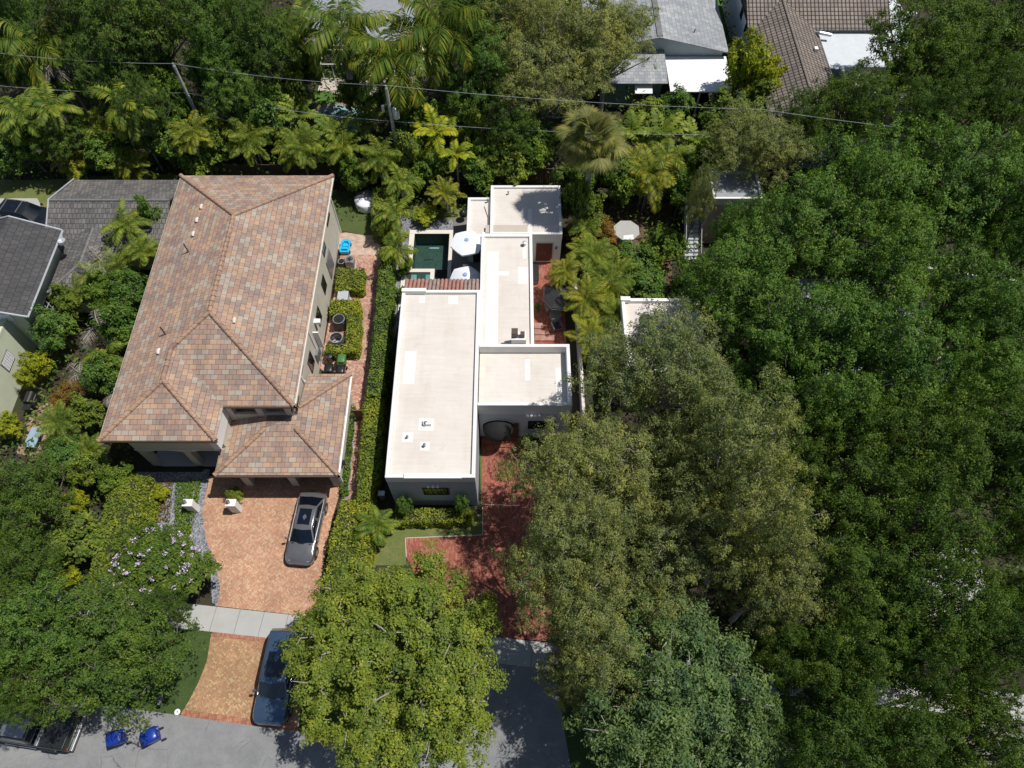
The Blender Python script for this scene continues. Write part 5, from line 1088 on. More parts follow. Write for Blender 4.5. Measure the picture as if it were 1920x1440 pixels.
# ================================================================ FENCES, WALLS, GATES
def fence(name, pts, h, label, mat, cat='fence', t=.06, posts=2.4, z0=0.0):
    root = empty(name, (pts[0][0], pts[0][1], 0), label, cat)
    for i in range(len(pts) - 1):
        a, b = Vector((*pts[i], 0)), Vector((*pts[i + 1], 0)); d = (b - a).normalized(); n = Vector((-d.y, d.x, 0)) * t / 2; L_ = (b - a).length
        m = MB(); k = int(L_ / .16)
        for j in range(k):
            p = a + d * (j * L_ / k + .008); q = a + d * ((j + 1) * L_ / k - .008); hh = h + (.02 if j % 2 else 0)
            m.hexa([p - n, q - n, q + n, p + n], [x + Vector((0, 0, hh)) for x in (p - n, q - n, q + n, p + n)])
        m.build('board_panel', M[mat], root)
        for j in range(int(L_ / posts) + 1): p = a + d * min(L_, j * posts); m = MB(); m.box(p.x - .06, p.x + .06, p.y - .06, p.y + .06, 0, h + .08); m.build('post', M[mat], root)
    return root
fence('wooden_fence', [(-28, 47.6), (-2.0, 47.3), (8, 46.8), (14.2, 46.2)], 1.8, 'long dark board fence in the shade behind the gardens', 'fence_wood')
fence('side_gate', [(-11.28, 23.6), (-9.9, 23.6)], 1.5, 'low brown wooden gate between the garage wing and the long hedge', 'wood', 'gate', posts=1.38)
def lowwall(name, pts, h, t, mat, label, cat='wall'):
    root = None
    m = MB(); a0 = pts[0]; root = empty(name, (a0[0], a0[1], 0), label, cat); mc = MB()
    for i in range(len(pts) - 1):
        a, b = Vector((*pts[i], 0)), Vector((*pts[i + 1], 0)); d = (b - a).normalized(); n = Vector((-d.y, d.x, 0))
        for mm, tt, z0, z1 in ((m, t / 2, 0, h), (mc, t / 2 + .03, h, h + .06)): mm.hexa([x + Vector((0, 0, z0)) for x in (a - n * tt, b - n * tt, b + n * tt, a + n * tt)], [x + Vector((0, 0, z1)) for x in (a - n * tt, b - n * tt, b + n * tt, a + n * tt)])
    m.build('wall_panel', M[mat], root); mc.build('coping', M['coping'], root); return root
lowwall('boundary_wall', [(5.1, 22.5), (5.1, 27.0), (5.0, 37.6)], 1.5, .16, 'metal_light', 'narrow pale grey wall running beside the golden palms right of the white house')
pw = [tuple(P(u, v, 0.8))[:2] for u, v in ((1608, 489), (1680, 492), (1800, 512), (1905, 527))]
lowwall('garden_wall', pw, .8, .14, 'trim_white', 'thin white garden wall seen through the canopy at the right')
pw = [tuple(P(u, v, 0.8))[:2] for u, v in ((1733, 734), (1745, 762), (1792, 781))]
lowwall('curved_garden_wall', pw, .8, .2, 'trim_white', 'short white curved wall peeking through the dark leaves at the right')
m = MB(); m.box(-9.2, -8.9, 16.2, 16.6, 0, .6)
# gate pillars of the drive
def pillar(u, v, label):
    p = P(u, v, 1.35); root = empty('gate_pillar', (p.x, p.y, 0), label, 'pillar', 'white pillars flanking the start of the walkway'); m = MB(); m.box(p.x - .3, p.x + .3, p.y - .22, p.y + .22, 0, 1.35); m.build('shaft', M['stucco_white'], root)
    m = MB(); m.box(p.x - .33, p.x + .33, p.y - .25, p.y + .25, 1.35, 1.41); m.build('cap', M['stucco_white'], root)
    m = MB(); x = p.x - .12; m.cyl(x, p.y, 1.41, 1.47, .09); m.lathe(x, p.y, [(.03, 1.47), (.10, 1.52), (.12, 1.68), (.05, 1.76), (.01, 1.8)], 8); m.build('lantern', M['metal_grey'], root)
pillar(352, 943, 'white square pillar with small lantern, standing among the ground cover left of the tan brick'); pillar(433, 943, 'white square pillar with small lantern, standing on the tan brick near the garage')
# ================================================================ UTILITY POLES AND WIRES
def pole(u, v, z, label, h2=None):
    p = P(u, v, z); root = empty('utility_pole', (p.x, p.y, 0), label, 'utility pole'); m = MB(); m.tube([(p.x, p.y, 0), (p.x, p.y, z)], [.17, .12], 10); m.build('pole_shaft', M['pole_wood'], root, smooth=True)
    m = MB(); m.cyl(p.x, p.y, z, z + .25, .09, .05); m.build('insulator', M['metal_light'], root); return root, p
pr, p1 = pole(724, 165, 9.5, 'grey wooden utility pole carrying two transformers in the middle')
m = MB(); m.lathe(p1.x + .42, p1.y, [(.03, 6.6), (.26, 6.65), (.27, 7.5), (.2, 7.6), (.02, 7.62)], 16); m.build('transformer', M['metal_light'], pr, smooth=True)
m = MB(); m.lathe(p1.x - .55, p1.y, [(.02, 7.2), (.12, 7.25), (.13, 7.75), (.02, 7.8)], 12); m.build('cutout', M['metal_light'], pr, smooth=True)
m = MB(); m.tube([(p1.x - .6, p1.y, 7.9), (p1.x + .3, p1.y, 8.0)], .04, 5); m.build('bracket', M['metal_grey'], pr)
pr2, p2 = pole(326, 123, 9.0, 'thin weathered utility pole half hidden in the dark trees at upper left')
m = MB(); m.tube([(p2.x + .2, p2.y - .1, 1), (p2.x + .16, p2.y - .1, 6.2)], .06, 6); m.build('conduit', M['metal_light'], pr2)
def wire(name, pts, label, r=.014, sag=.35):
    m = MB()
    for a, b in zip(pts[:-1], pts[1:]):
        a, b = Vector(a), Vector(b); m.tube([a.lerp(b, t / 12) - Vector((0, 0, sag * 4 * (t / 12) * (1 - t / 12))) for t in range(13)], r, 4)
    return tag(m.build(name, M['metal_light']), label, 'cable')
wire('power_line', [P(-60, 92, 9.3), p2 + Vector((0, 0, .2)), p1 + Vector((0, 0, .25)), P(1430, 205, 9.8), P(1990, 262, 9.5)], 'upper pale power line crossing the top of the picture from pole to pole')
wire('phone_line', [P(-60, 155, 6.8), p2 + Vector((0, 0, -2.6)), p1 + Vector((0, 0, -3.2)), P(1330, 252, 6.6)], 'lower cable strung below the power line')
# ================================================================ OBJECTS AROUND THE TAN HOUSE
def acunit(u, v, label, square=False, col_='metal_grey', s=.45, h=.85):
    p = P(u, v, h); root = empty('air_conditioner', (p.x, p.y, 0), label, 'air conditioner'); m = MB()
    if square: m.box(p.x - s, p.x + s, p.y - s, p.y + s, .06, h)
    else: m.lathe(p.x, p.y, [(s, .06), (s, h - .08), (s * .92, h)], 20)
    m.build('casing', M[col_], root, bevel=.03 if square else 0)
    m = MB(); m.lathe(p.x, p.y, [(s * .78, h + .003), (s * .7, h - .05 if not square else h + .006)], 20); m.cyl(p.x, p.y, h - .1, h + .05, .12)
    for k in range(5): t = k * 2 * math.pi / 5; m.box(p.x + .3 * s * math.cos(t) - .03, p.x + s * .75 * math.cos(t) + .03, p.y + .5 * s * math.sin(t) - .05, p.y + .5 * s * math.sin(t) + .05, h + .002, h + .016)
    m.build('fan', M['black_plastic'], root)
    m = MB(); m.tube([(p.x + s * .95 * math.cos(i * math.pi / 10), p.y + s * .95 * math.sin(i * math.pi / 10), h + .03) for i in range(21)], .02, 4); m.build('grille', M['metal_light'], root)
    m = MB(); m.box(p.x - s - .08, p.x + s + .08, p.y - s - .08, p.y + s + .08, 0, .058); m.build('pad', M['concrete'], root)
    return root
acunit(630, 633, 'round grey air conditioning condenser inside the L shaped hedge by the tan house', s=.5); acunit(635, 598, 'square black air conditioning unit just above the round grey condenser', True, 'black_plastic', .46, 1.05)
acunit(655, 486, 'small square dark unit with pale top above the boxy hedge beside the tan house', True, 'metal_grey', .34, .8); acunit(640, 490, 'low dark grey pump unit against the tan house wall, next to the blue toy car', True, 'black_plastic', .28, .5)
acunit(1383, 92, 'large dark air conditioner on the grass strip between the two upper right houses', True, 'metal_grey', .55, 1.1)
p = P(643, 548, .8); g = empty('generator', (p.x, p.y, 0), 'long pale grey standby generator box between the two clipped hedges', 'generator'); m = MB(); m.box(p.x - .42, p.x + .42, p.y - .75, p.y + .6, .1, .8); m.build('casing', M['metal_light'], g, bevel=.04)
m = MB(); 
for k in range(5): m.box(p.x - .3 + k * .14, p.x - .25 + k * .14, p.y - .7, p.y + .5, .802, .82)
m.build('lid_ribs', M['metal_light'], g); m = MB(); m.box(p.x - .5, p.x + .5, p.y - .85, p.y + .7, 0, .098); m.build('pad', M['concrete'], g)
def wheelie(u, v, rz, body, lid, label, s=1.0, group=None):
    p = P(u, v, 1.05 * s); root = empty('wheeled_bin', (0, 0, 0), label, 'bin', group)
    m = MB(); m.hexa([(-.22, -.24, .12), (.22, -.24, .12), (.22, .22, .12), (-.22, .22, .12)], [(-.31, -.36, 1.0), (.31, -.36, 1.0), (.31, .34, 1.0), (-.31, .34, 1.0)]); m.build('bin_body', M[body], root, bevel=.04)
    m = MB(); V = []; F = []
    for j, (y, hh) in enumerate([(-.42, 1.0), (-.40, 1.04), (-.2, 1.10), (.1, 1.13), (.34, 1.10), (.42, 1.03)]):
        wd = .35 if j not in (0, 5) else .30
        for i in range(7): t = i / 6 * 2 - 1; V.append((t * wd, y, hh + .05 * (1 - t * t) - (.05 if abs(t) == 1 else 0)))
    for j in range(5):
        for i in range(6): F.append((j * 7 + i, j * 7 + i + 1, j * 7 + i + 8, j * 7 + i + 7))
    m.mesh(V, F); m.build('lid', M[lid], root, smooth=True, solid=.03)
    m = MB(); m.tube([(-.28, .44, .98), (-.27, .52, 1.02), (.27, .52, 1.02), (.28, .44, .98)], .022, 6); m.box(-.3, -.22, .34, .46, .94, 1.02); m.box(.22, .3, .34, .46, .94, 1.02); m.build('handle', M[body], root)
    for sx in (-1, 1): m = MB(); m.tube([(sx * .26, .32, .13), (sx * .33, .32, .13)], [.13, .13], 14); m.build('wheel', M['rubber'], root)
    root.location = (p.x, p.y, .005); root.rotation_euler = (0, 0, rz); root.scale = (s, s, s); return root
wheelie(214, 1384, R(-72), 'bin_blue', 'bin_blue', 'blue recycling bin on the road nearest the tree and the parked truck', 1.12); wheelie(279, 1380, R(-62), 'bin_blue', 'bin_blue', 'blue recycling bin standing out alone on the road, right of its twin', 1.12)
wheelie(640, 672, R(180), 'bin_green', 'bin_green', 'wheeled bin with green lid among the black ones beside the tan house', .95)
wheelie(616, 690, R(180), 'bin_black', 'bin_black', 'black wheeled bin nearest the cream wall, below the green lidded one', .95); wheelie(638, 692, R(180), 'bin_black', 'bin_black', 'black wheeled bin by the brick path, below the green lidded one', .95)
p = P(616, 667, .8); g = empty('trash_can', (p.x, p.y, 0), 'round black trash can between the wall and the green lidded bin', 'bin'); m = MB(); m.lathe(p.x, p.y, [(.22, 0), (.28, .75), (.30, .78), (.28, .84), (.1, .9), (.01, .9)], 18); m.build('can', M['bin_black'], g, smooth=True); m = MB(); m.tube([(p.x - .08, p.y, .9), (p.x, p.y, .96), (p.x + .08, p.y, .9)], .02, 5); m.build('handle', M['bin_black'], g)
# blue toy car
p = P(647, 462, .4); g = empty('toy_car', (p.x, p.y, 0), 'bright blue plastic ride on toy car beside the cream wall', 'toy car'); m = MB(); prof = []
pts = [(-.34, -.6), (.34, -.6), (.4, -.3), (.36, .2), (.4, .5), (.2, .78), (-.2, .78), (-.4, .5), (-.36, .2), (-.4, -.3)]
V = [(p.x + a, p.y + b, .12) for a, b in pts] + [(p.x + a * 1.08, p.y + b * 1.02, .42) for a, b in pts] + [(p.x + a * .72, p.y + b * .74, .40) for a, b in pts] + [(p.x + a * .66, p.y + b * .7, .2) for a, b in pts]; F = []
for k in range(3):
    for i in range(10): F.append((k * 10 + i, k * 10 + (i + 1) % 10, (k + 1) * 10 + (i + 1) % 10, (k + 1) * 10 + i))
F += [tuple(range(10))[::-1], tuple(range(30, 40))]; m.mesh(V, F); m.build('body', M['toy_blue'], g, smooth=True)
m = MB(); m.box(p.x - .26, p.x + .26, p.y - .35, p.y - .05, .2, .34); m.box(p.x - .26, p.x + .26, p.y - .42, p.y - .33, .2, .6); m.build('seat', M['toy_blue'], g, bevel=.03)
m = MB(); m.tube([(p.x - .3, p.y + .12, .4), (p.x - .2, p.y + .2, .58), (p.x + .2, p.y + .2, .58), (p.x + .3, p.y + .12, .4)], .03, 6); m.build('windscreen_frame', M['toy_blue'], g)
for a in (-1, 1):
    for b in (-.38, .42): m = MB(); m.tube([(p.x + a * .34, p.y + b, .14), (p.x + a * .42, p.y + b, .14)], [.14, .14], 12); m.build('wheel', M['rubber'], g)
# round daybed / covered spa
p = P(686, 371, .9); g = empty('round_daybed', (p.x, p.y, 0), 'large round white daybed under a grey half cover on the dark lawn', 'daybed'); m = MB(); m.lathe(p.x, p.y, [(.9, 0), (1.02, .1), (1.02, .75), (.95, .85), (.5, .92), (.01, .94)], 28); m.build('base', M['white_cloth'], g, smooth=True)
m = MB(); V = []; F = []
for j in range(6):
    for i in range(19): t = math.pi * i / 18 + .1; rr = 1.06 * (1 - j / 5 * .96); V.append((p.x + rr * math.cos(t), p.y + .0 + rr * math.sin(t) * (1 - .08 * math.sin(7 * t)), .97 + .09 * j / 5 - (0.1 if j == 0 else 0)))
for j in range(5):
    for i in range(18): F.append((j * 19 + i, j * 19 + i + 1, j * 19 + i + 20, j * 19 + i + 19))
m.mesh(V, F); m.build('cover', M['cloth_grey'], g, smooth=True, solid=.03)
# grill and steel table of the pale green house
p = P(52, 752, 1.0); g = empty('barbecue_grill', (p.x, p.y, 0), 'black barbecue grill against the pale green wall', 'grill'); m = MB(); m.box(p.x - .35, p.x + .3, p.y - .2, p.y + .75, .25, .9); m.build('cabinet', M['black_plastic'], g, bevel=.03)
m = MB(); m.tube([(p.x, p.y - .15, .95), (p.x, p.y + .7, .95)], [.3, .3], 14); m.build('hood', M['black_plastic'], g, smooth=True); m = MB(); m.box(p.x - .3, p.x + .25, p.y - .65, p.y - .2, .82, .88); m.build('side_shelf', M['black_plastic'], g)
m = MB(); m.tube([(p.x + .33, p.y - .05, .9), (p.x + .33, p.y + .6, .9)], .025, 6); m.build('handle', M['metal_grey'], g)
for a in (-.25, .22): m = MB(); m.tube([(p.x + a - .03, p.y - .1, .12), (p.x + a + .03, p.y - .1, .12)], [.12, .12], 12); m.build('wheel', M['rubber'], g)
p = P(62, 820, .75); g = empty('steel_table', (0, 0, 0), 'pale blue ribbed metal table on the old brick patio at left', 'table', rz=0)
m = MB(); m.box(-.42, .42, -.75, .75, .70, .75); 
for k in range(6): m.box(-.38 + k * .135, -.34 + k * .135, -.74, .74, .751, .77)
m.build('table_top', M['metal_blue'], g)
for a in (-.35, .35):
    for b in (-.65, .65): m = MB(); m.box(a - .03, a + .03, b - .03, b + .03, 0, .7); m.build('leg', M['metal_grey'], g)
g.location = (p.x, p.y, .01); g.rotation_euler = (0, 0, R(-6))
# manhole lid and bench / mailbox by the kerb
p = P(333, 1335); g = empty('utility_cover', (p.x, p.y, 0), 'round white utility cover in the grass by the drive corner', 'utility cover'); m = MB(); m.cyl(p.x, p.y, 0, .05, .17, n=24); m.build('lid', M['trim_white'], g); m = MB(); m.cyl(p.x, p.y, .05, .06, .04); m.build('knob', M['metal_grey'], g)
p = P(299, 1311, 1.1); g = empty('mailbox', (p.x, p.y, 0), 'dark grey mailbox on a post at the grass edge under the tree', 'mailbox'); m = MB(); m.box(p.x - .1, p.x + .1, p.y - .3, p.y + .28, .95, 1.08); m.tube([(p.x, p.y - .3, 1.08), (p.x, p.y + .28, 1.08)], [.1, .1], 12); m.build('box', M['cloth_grey'], g, smooth=True)
m = MB(); m.box(p.x - .05, p.x + .05, p.y - .05, p.y + .05, 0, .95); m.build('post', M['black_plastic'], g); m = MB(); m.box(p.x - .1, p.x + .1, p.y - .33, p.y - .3, .96, 1.14); m.build('door', M['black_plastic'], g)
# pedestal table with stone benches in the far garden
p = P(1177, 421, 2.3); g = empty('octagonal_shelter', (p.x, p.y, 0), 'small grey octagonal topped garden structure with white step in the mulch', 'garden shelter'); m = MB()
oc = [(p.x + 1.12 * math.cos(math.pi / 8 + i * math.pi / 4), p.y + 1.12 * math.sin(math.pi / 8 + i * math.pi / 4)) for i in range(8)]; oi = [(p.x + .8 * math.cos(math.pi / 8 + i * math.pi / 4), p.y + .8 * math.sin(math.pi / 8 + i * math.pi / 4)) for i in range(8)]
m.prism(oi, 0, 1.5); m.build('base', M['deck_pale'], g); m = MB(); m.prism(oc, 1.5, 1.62); m.build('top', M['concrete'], g); m = MB(); m.hexa([(p.x - .35, p.y - 1.0, 1.62), (p.x + .5, p.y - 1.0, 1.62), (p.x + .5, p.y - .55, 1.62), (p.x - .3, p.y - .6, 1.62)], [(p.x - .35, p.y - 1.0, 1.65), (p.x + .5, p.y - 1.0, 1.65), (p.x + .5, p.y - .5, 1.67), (p.x - .3, p.y - .6, 1.65)]); m.build('cloth', M['trim_white'], g)
m = MB(); m.box(p.x - .3, p.x + .35, p.y - 1.9, p.y - 1.55, .0, .5); m.box(p.x - .3, p.x + .35, p.y - 1.5, p.y - 1.2, 0, .7); m.build('step', M['trim_white'], g)
# patio things by the red brick
p = P(1004, 510, .6); g = empty('cushion_box', (p.x, p.y, 0), 'dark grey storage bench along the white wall on the red patio', 'bench'); m = MB(); m.box(p.x - .25, p.x + .25, p.y - .8, p.y + .8, .05, .5); m.build('box', M['metal_grey'], g, bevel=.02); m = MB(); m.box(p.x - .28, p.x + .28, p.y - .83, p.y + .83, .5, .58); m.build('lid', M['black_plastic'], g, bevel=.02)
p = P(1007, 576, .3); g = empty('potted_plant', (p.x, p.y, 0), 'small terracotta pot with a green plant against the white wall on the patio', 'potted plant'); m = MB(); m.lathe(p.x, p.y, [(.12, 0), (.2, .3), (.17, .3), (.15, .22), (.01, .2)], 14); m.build('pot', M['clay'], g, smooth=True)
rng = np.random.default_rng(3); o = bpy.data.objects.new('leaves', quadmesh('leaves', leafquads(rng.normal(size=(160, 3)) * .13 + np.array([0, 0, .42]), rng.normal(size=(160, 3)) * .5 + np.array([0, 0, 1]), .14, .06, rng), M['leaf_mahogany'])); col.objects.link(o); o.parent = g
g = empty('brick_steps', (2.3, 31.2, 0), 'loose stack of orange red brick steps on the patio by the wall', 'steps'); rnd = random.Random(8)
for i in range(3):
    m = MB(); m.box(1.75, 3.3 - i * .45, 30.4 + i * .5, 30.9 + i * .5, 0, .12 + i * .1); m.build('step', M['clay'], g)
armchair(4.0 - .5, 31.6, R(20), 'dark folding chair below the black umbrella on the red patio', 'metal_grey', 'black_cloth'); armchair(3.0, 33.3, R(200), 'grey folding chair mostly hidden by the black umbrella', 'metal_grey', 'metal_grey')
table(3.4, 32.4, .5, .72, 'round grey patio table peeking out beneath the black umbrella', 'metal_grey', False, 'patio_table')
# garden furniture behind the pool lawn
armchair(-7.6, 43.6, R(150), 'white slatted garden chair in the dark bed beyond the pool lawn', 'trim_white', 'white_cloth'); armchair(-6.5, 44.2, R(190), 'dark metal garden chair in the bed beyond the pool lawn', 'black_plastic', 'metal_grey')
p = P(868, 395, 1.1); g = empty('kettle_grill', (p.x, p.y, 0), 'black covered kettle grill standing beside the small back roof', 'grill'); m = MB(); m.lathe(p.x, p.y, [(.1, .35), (.32, .55), (.34, .8), (.26, 1.0), (.02, 1.1)], 16); m.build('kettle', M['black_plastic'], g, smooth=True)
for k in range(3): t = k * 2.1; m = MB(); m.tube([(p.x + .15 * math.cos(t), p.y + .15 * math.sin(t), .5), (p.x + .32 * math.cos(t), p.y + .32 * math.sin(t), 0)], .02, 5); m.build('leg', M['metal_grey'], g)
p = P(715, 925, .9); g = empty('utility_cabinet', (p.x, p.y, 0), 'grey utility box at the front left corner of the white house', 'utility box'); m = MB(); m.box(p.x - .2, p.x + .2, p.y - .15, p.y + .15, 0, .9); m.build('cabinet', M['metal_grey'], g, bevel=.02); m = MB(); m.box(p.x - .22, p.x + .22, p.y - .17, p.y + .17, .9, .94); m.build('lid', M['metal_light'], g)
p = P(752, 577, 1.0); g = empty('blue_kayak', (p.x, p.y, 0), 'glossy blue rounded float leaning on the west wall of the white house', 'float'); m = MB(); m.tube([(p.x - .1, p.y - .5, .2), (p.x - .05, p.y - .3, .6), (p.x, p.y, 1.0), (p.x - .05, p.y + .3, .6), (p.x - .1, p.y + .5, .2)], [.03, .14, .17, .14, .03], 10); m.build('hull', M['bin_blue'], g, smooth=True); m = MB(); m.lathe(p.x, p.y, [(.06, 1.1), (.08, 1.16), (.01, 1.2)], 8); m.build('valve', M['black_plastic'], g)
# blue things under the trees at top right
p = P(1660, 224, 1.4); g = empty('blue_tarp_trailer', (p.x, p.y, 0), 'blue covered play boat glimpsed between the trees at upper right', 'boat'); m = MB(); m.hexa([(p.x - .6, p.y - .8, .3), (p.x + .6, p.y - .8, .3), (p.x + .6, p.y + .8, .3), (p.x - .6, p.y + .8, .3)], [(p.x - .9, p.y - 1.0, 1.2), (p.x + .9, p.y - 1.0, 1.2), (p.x + .8, p.y + 1.1, 1.5), (p.x - .8, p.y + 1.1, 1.5)]); m.build('hull', M['toy_blue'], g, bevel=.08); m = MB(); m.box(p.x - .7, p.x + .7, p.y - .1, p.y + .1, 1.45, 1.52); m.build('thwart', M['trim_white'], g)
p = P(1682, 205, 1.8); g = empty('play_house', (p.x, p.y, 0), 'pale turquoise domed play house beside the blue boat at upper right', 'play house'); m = MB(); m.lathe(p.x, p.y, [(.6, 0), (.6, 1.2), (.4, 1.6), (.01, 1.75)], 12); m.build('dome', M['pool_pale'], g, smooth=True); m = MB(); m.box(p.x - .25, p.x + .25, p.y - .63, p.y - .55, 0, .9); m.build('door', M['dark_frame'], g)
# ================================================================ VEHICLES
p = P(572, 986, 1.0); v = car('estate_car', 'dark silver car with sunroof parked nose down on the tan brick drive', 'car', (p.x, p.y + .0, .012), R(180 - 4.5), 4.95, 1.93, 'paint_silver', belt=.92, roof=1.46, hood=1.35, tail=.42, wsx=.85, rwx=.85, roofw=.60, sunroof=(-.02, 1.05), rails=False, hoodz=.9)
p = P(519, 1265, 1.2); v = car('large_suv', 'steel blue SUV with dark glass roof parked across the sidewalk', 'car', (p.x + .02, p.y, .035), R(180 - 4), 5.4, 2.05, 'paint_blue', belt=1.18, roof=1.88, hood=1.5, tail=.10, wsx=.75, rwx=.28, roofw=.72, sunroof=(.45, 1.35), rails=True, hoodz=1.14)
p = P(47, 398, 1.2); v = car('black_suv', 'shiny black SUV on the drive between the lawn and the charcoal roof', 'car', (p.x, p.y, .015), R(-100), 4.9, 1.98, 'paint_black', belt=1.1, roof=1.75, hood=1.3, tail=.12, wsx=.8, rwx=.4, roofw=.68, sunroof=(-.1, 1.2), roofbars=2, hoodz=1.08)
# pickup truck, front pointing left
def pickup(loc, rz, label):
    root = empty('pickup_truck', (0, 0, 0), label, 'truck'); L_, h = 5.7, .98; f = L_ / 2; pm = M['paint_green']
    def ring(y, w, zb, zs, zd):
        half = [(w * .9, zb), (w, zb + .1), (w, (zb + zs) / 2), (w * .99, zs - .06), (w * .95, zs), (w * .85, zd), (w * .45, zd + .02)]; return [(x, y, z) for x, z in half] + [(0, y, zd + .03)] + [(-x, y, z) for x, z in half[::-1]]
    st = [ring(y, h * w, zb, zs, zd) for y, w, zb, zs, zd in ((-f, .93, .5, 1.1, 1.1), (-f + .06, .98, .45, 1.2, 1.2), (-f + 2.0, 1, .4, 1.2, 1.2), (0.4, 1, .4, 1.2, 1.2), (f - 1.5, .99, .4, 1.18, 1.2), (f - .9, .98, .4, 1.12, 1.12), (f - .2, .92, .42, 1.0, 1.02), (f, .8, .5, .85, .86))]
    loft(st).build('body', pm, root, smooth=True)
    m = MB(); m.hexa([(-.9, -.95, 1.2), (.9, -.95, 1.2), (.9, 1.45, 1.2), (-.9, 1.45, 1.2)], [(-.74, -.75, 1.86), (.74, -.75, 1.86), (.74, .9, 1.86), (-.74, .9, 1.86)]); cb = m.build('cab', pm, root, bevel=.07, seg=3)
    m = MB(); m.box(-.66, .66, -.62, .78, 1.862, 1.885); m.build('roof_panel', M['metal_grey'], root, bevel=.02)
    m = MB(); m.hexa([(-.84, -.99, 1.26), (.84, -.99, 1.26), (.84, -.95, 1.26), (-.84, -.95, 1.26)], [(-.70, -.80, 1.8), (.70, -.80, 1.8), (.70, -.76, 1.8), (-.70, -.76, 1.8)]); m.build('rear_window', M['car_glass'], root)
    m = MB(); m.hexa([(-.84, 1.42, 1.24), (.84, 1.42, 1.24), (.84, 1.47, 1.24), (-.84, 1.47, 1.24)], [(-.70, .91, 1.82), (.70, .91, 1.82), (.70, .96, 1.82), (-.70, .96, 1.82)]); m.build('windscreen', M['car_glass'], root)
    for s in (-1, 1):
        m = MB(); q = [(s * .905, -.75, 1.26), (s * .905, 1.25, 1.26), (s * .77, .85, 1.78), (s * .77, -.65, 1.78)]; m.face(q if s > 0 else q[::-1]); m.build('side_window', M['car_glass'], root, solid=.02)
        m = MB(); m.box(s * (h + .02) - .12 if s > 0 else -h - .1, s * (h + .02) + .08 if s > 0 else -h + .1, -f + .55, -f + 1.55, .75, .98); m.build('wheel_flare', M['black_plastic'], root, bevel=.06)
        m = MB(); m.box(s * (h + .02) - .12 if s > 0 else -h - .1, s * (h + .02) + .08 if s > 0 else -h + .1, f - 1.5, f - .5, .75, .95); m.build('wheel_flare', M['black_plastic'], root, bevel=.06)
        for yy in (f - 1.0, -f + 1.05): wx = s * (h - .08); m = MB(); m.tube([(wx - .14, yy, .4), (wx + .14, yy, .4)], [.4, .4], 22); m.build('wheel', M['rubber'], root)
        m = MB(); m.box(s * .78 if s > 0 else -.95, .95 if s > 0 else -.78, -f - .01, -f + .1, .85, 1.1); m.build('tail_light', M['lamp_red'], root)
        m = MB(); m.tube([(s * (h + .06), 1.0, .55), (s * (h + .06), -.9, .55)], .05, 6); m.build('side_step', M['metal_grey'], root)
        m = MB(); m.box(s * h if s > 0 else -h - .22, s * h + .22 if s > 0 else -h, 1.05, 1.2, 1.15, 1.4); m.build('wing_mirror', M['black_plastic'], root, bevel=.03)
    m = MB(); m.box(-.86, .86, -f + .10, -1.35, 1.2, 1.265); m.build('bed_cover', M['black_plastic'], root, bevel=.02)
    m = MB(); m.box(-.9, .9, -1.3, -1.12, 1.2, 1.34); m.build('bed_bar', M['metal_grey'], root, bevel=.02)
    m = MB(); m.box(-.9, .9, -f - .18, -f, .48, .68); m.build('rear_bumper', M['metal_grey'], root, bevel=.03)
    m = MB(); m.box(-.9, .9, f - .03, f + .12, .45, .75); m.build('front_bumper', M['metal_grey'], root, bevel=.03)
    root.location = loc; root.rotation_euler = (0, 0, rz); return root
p = P(46, 1360, 1.3); pickup((p.x - .1, p.y, .012), R(82), 'dark green pickup truck with black bed cover at the bottom left corner')
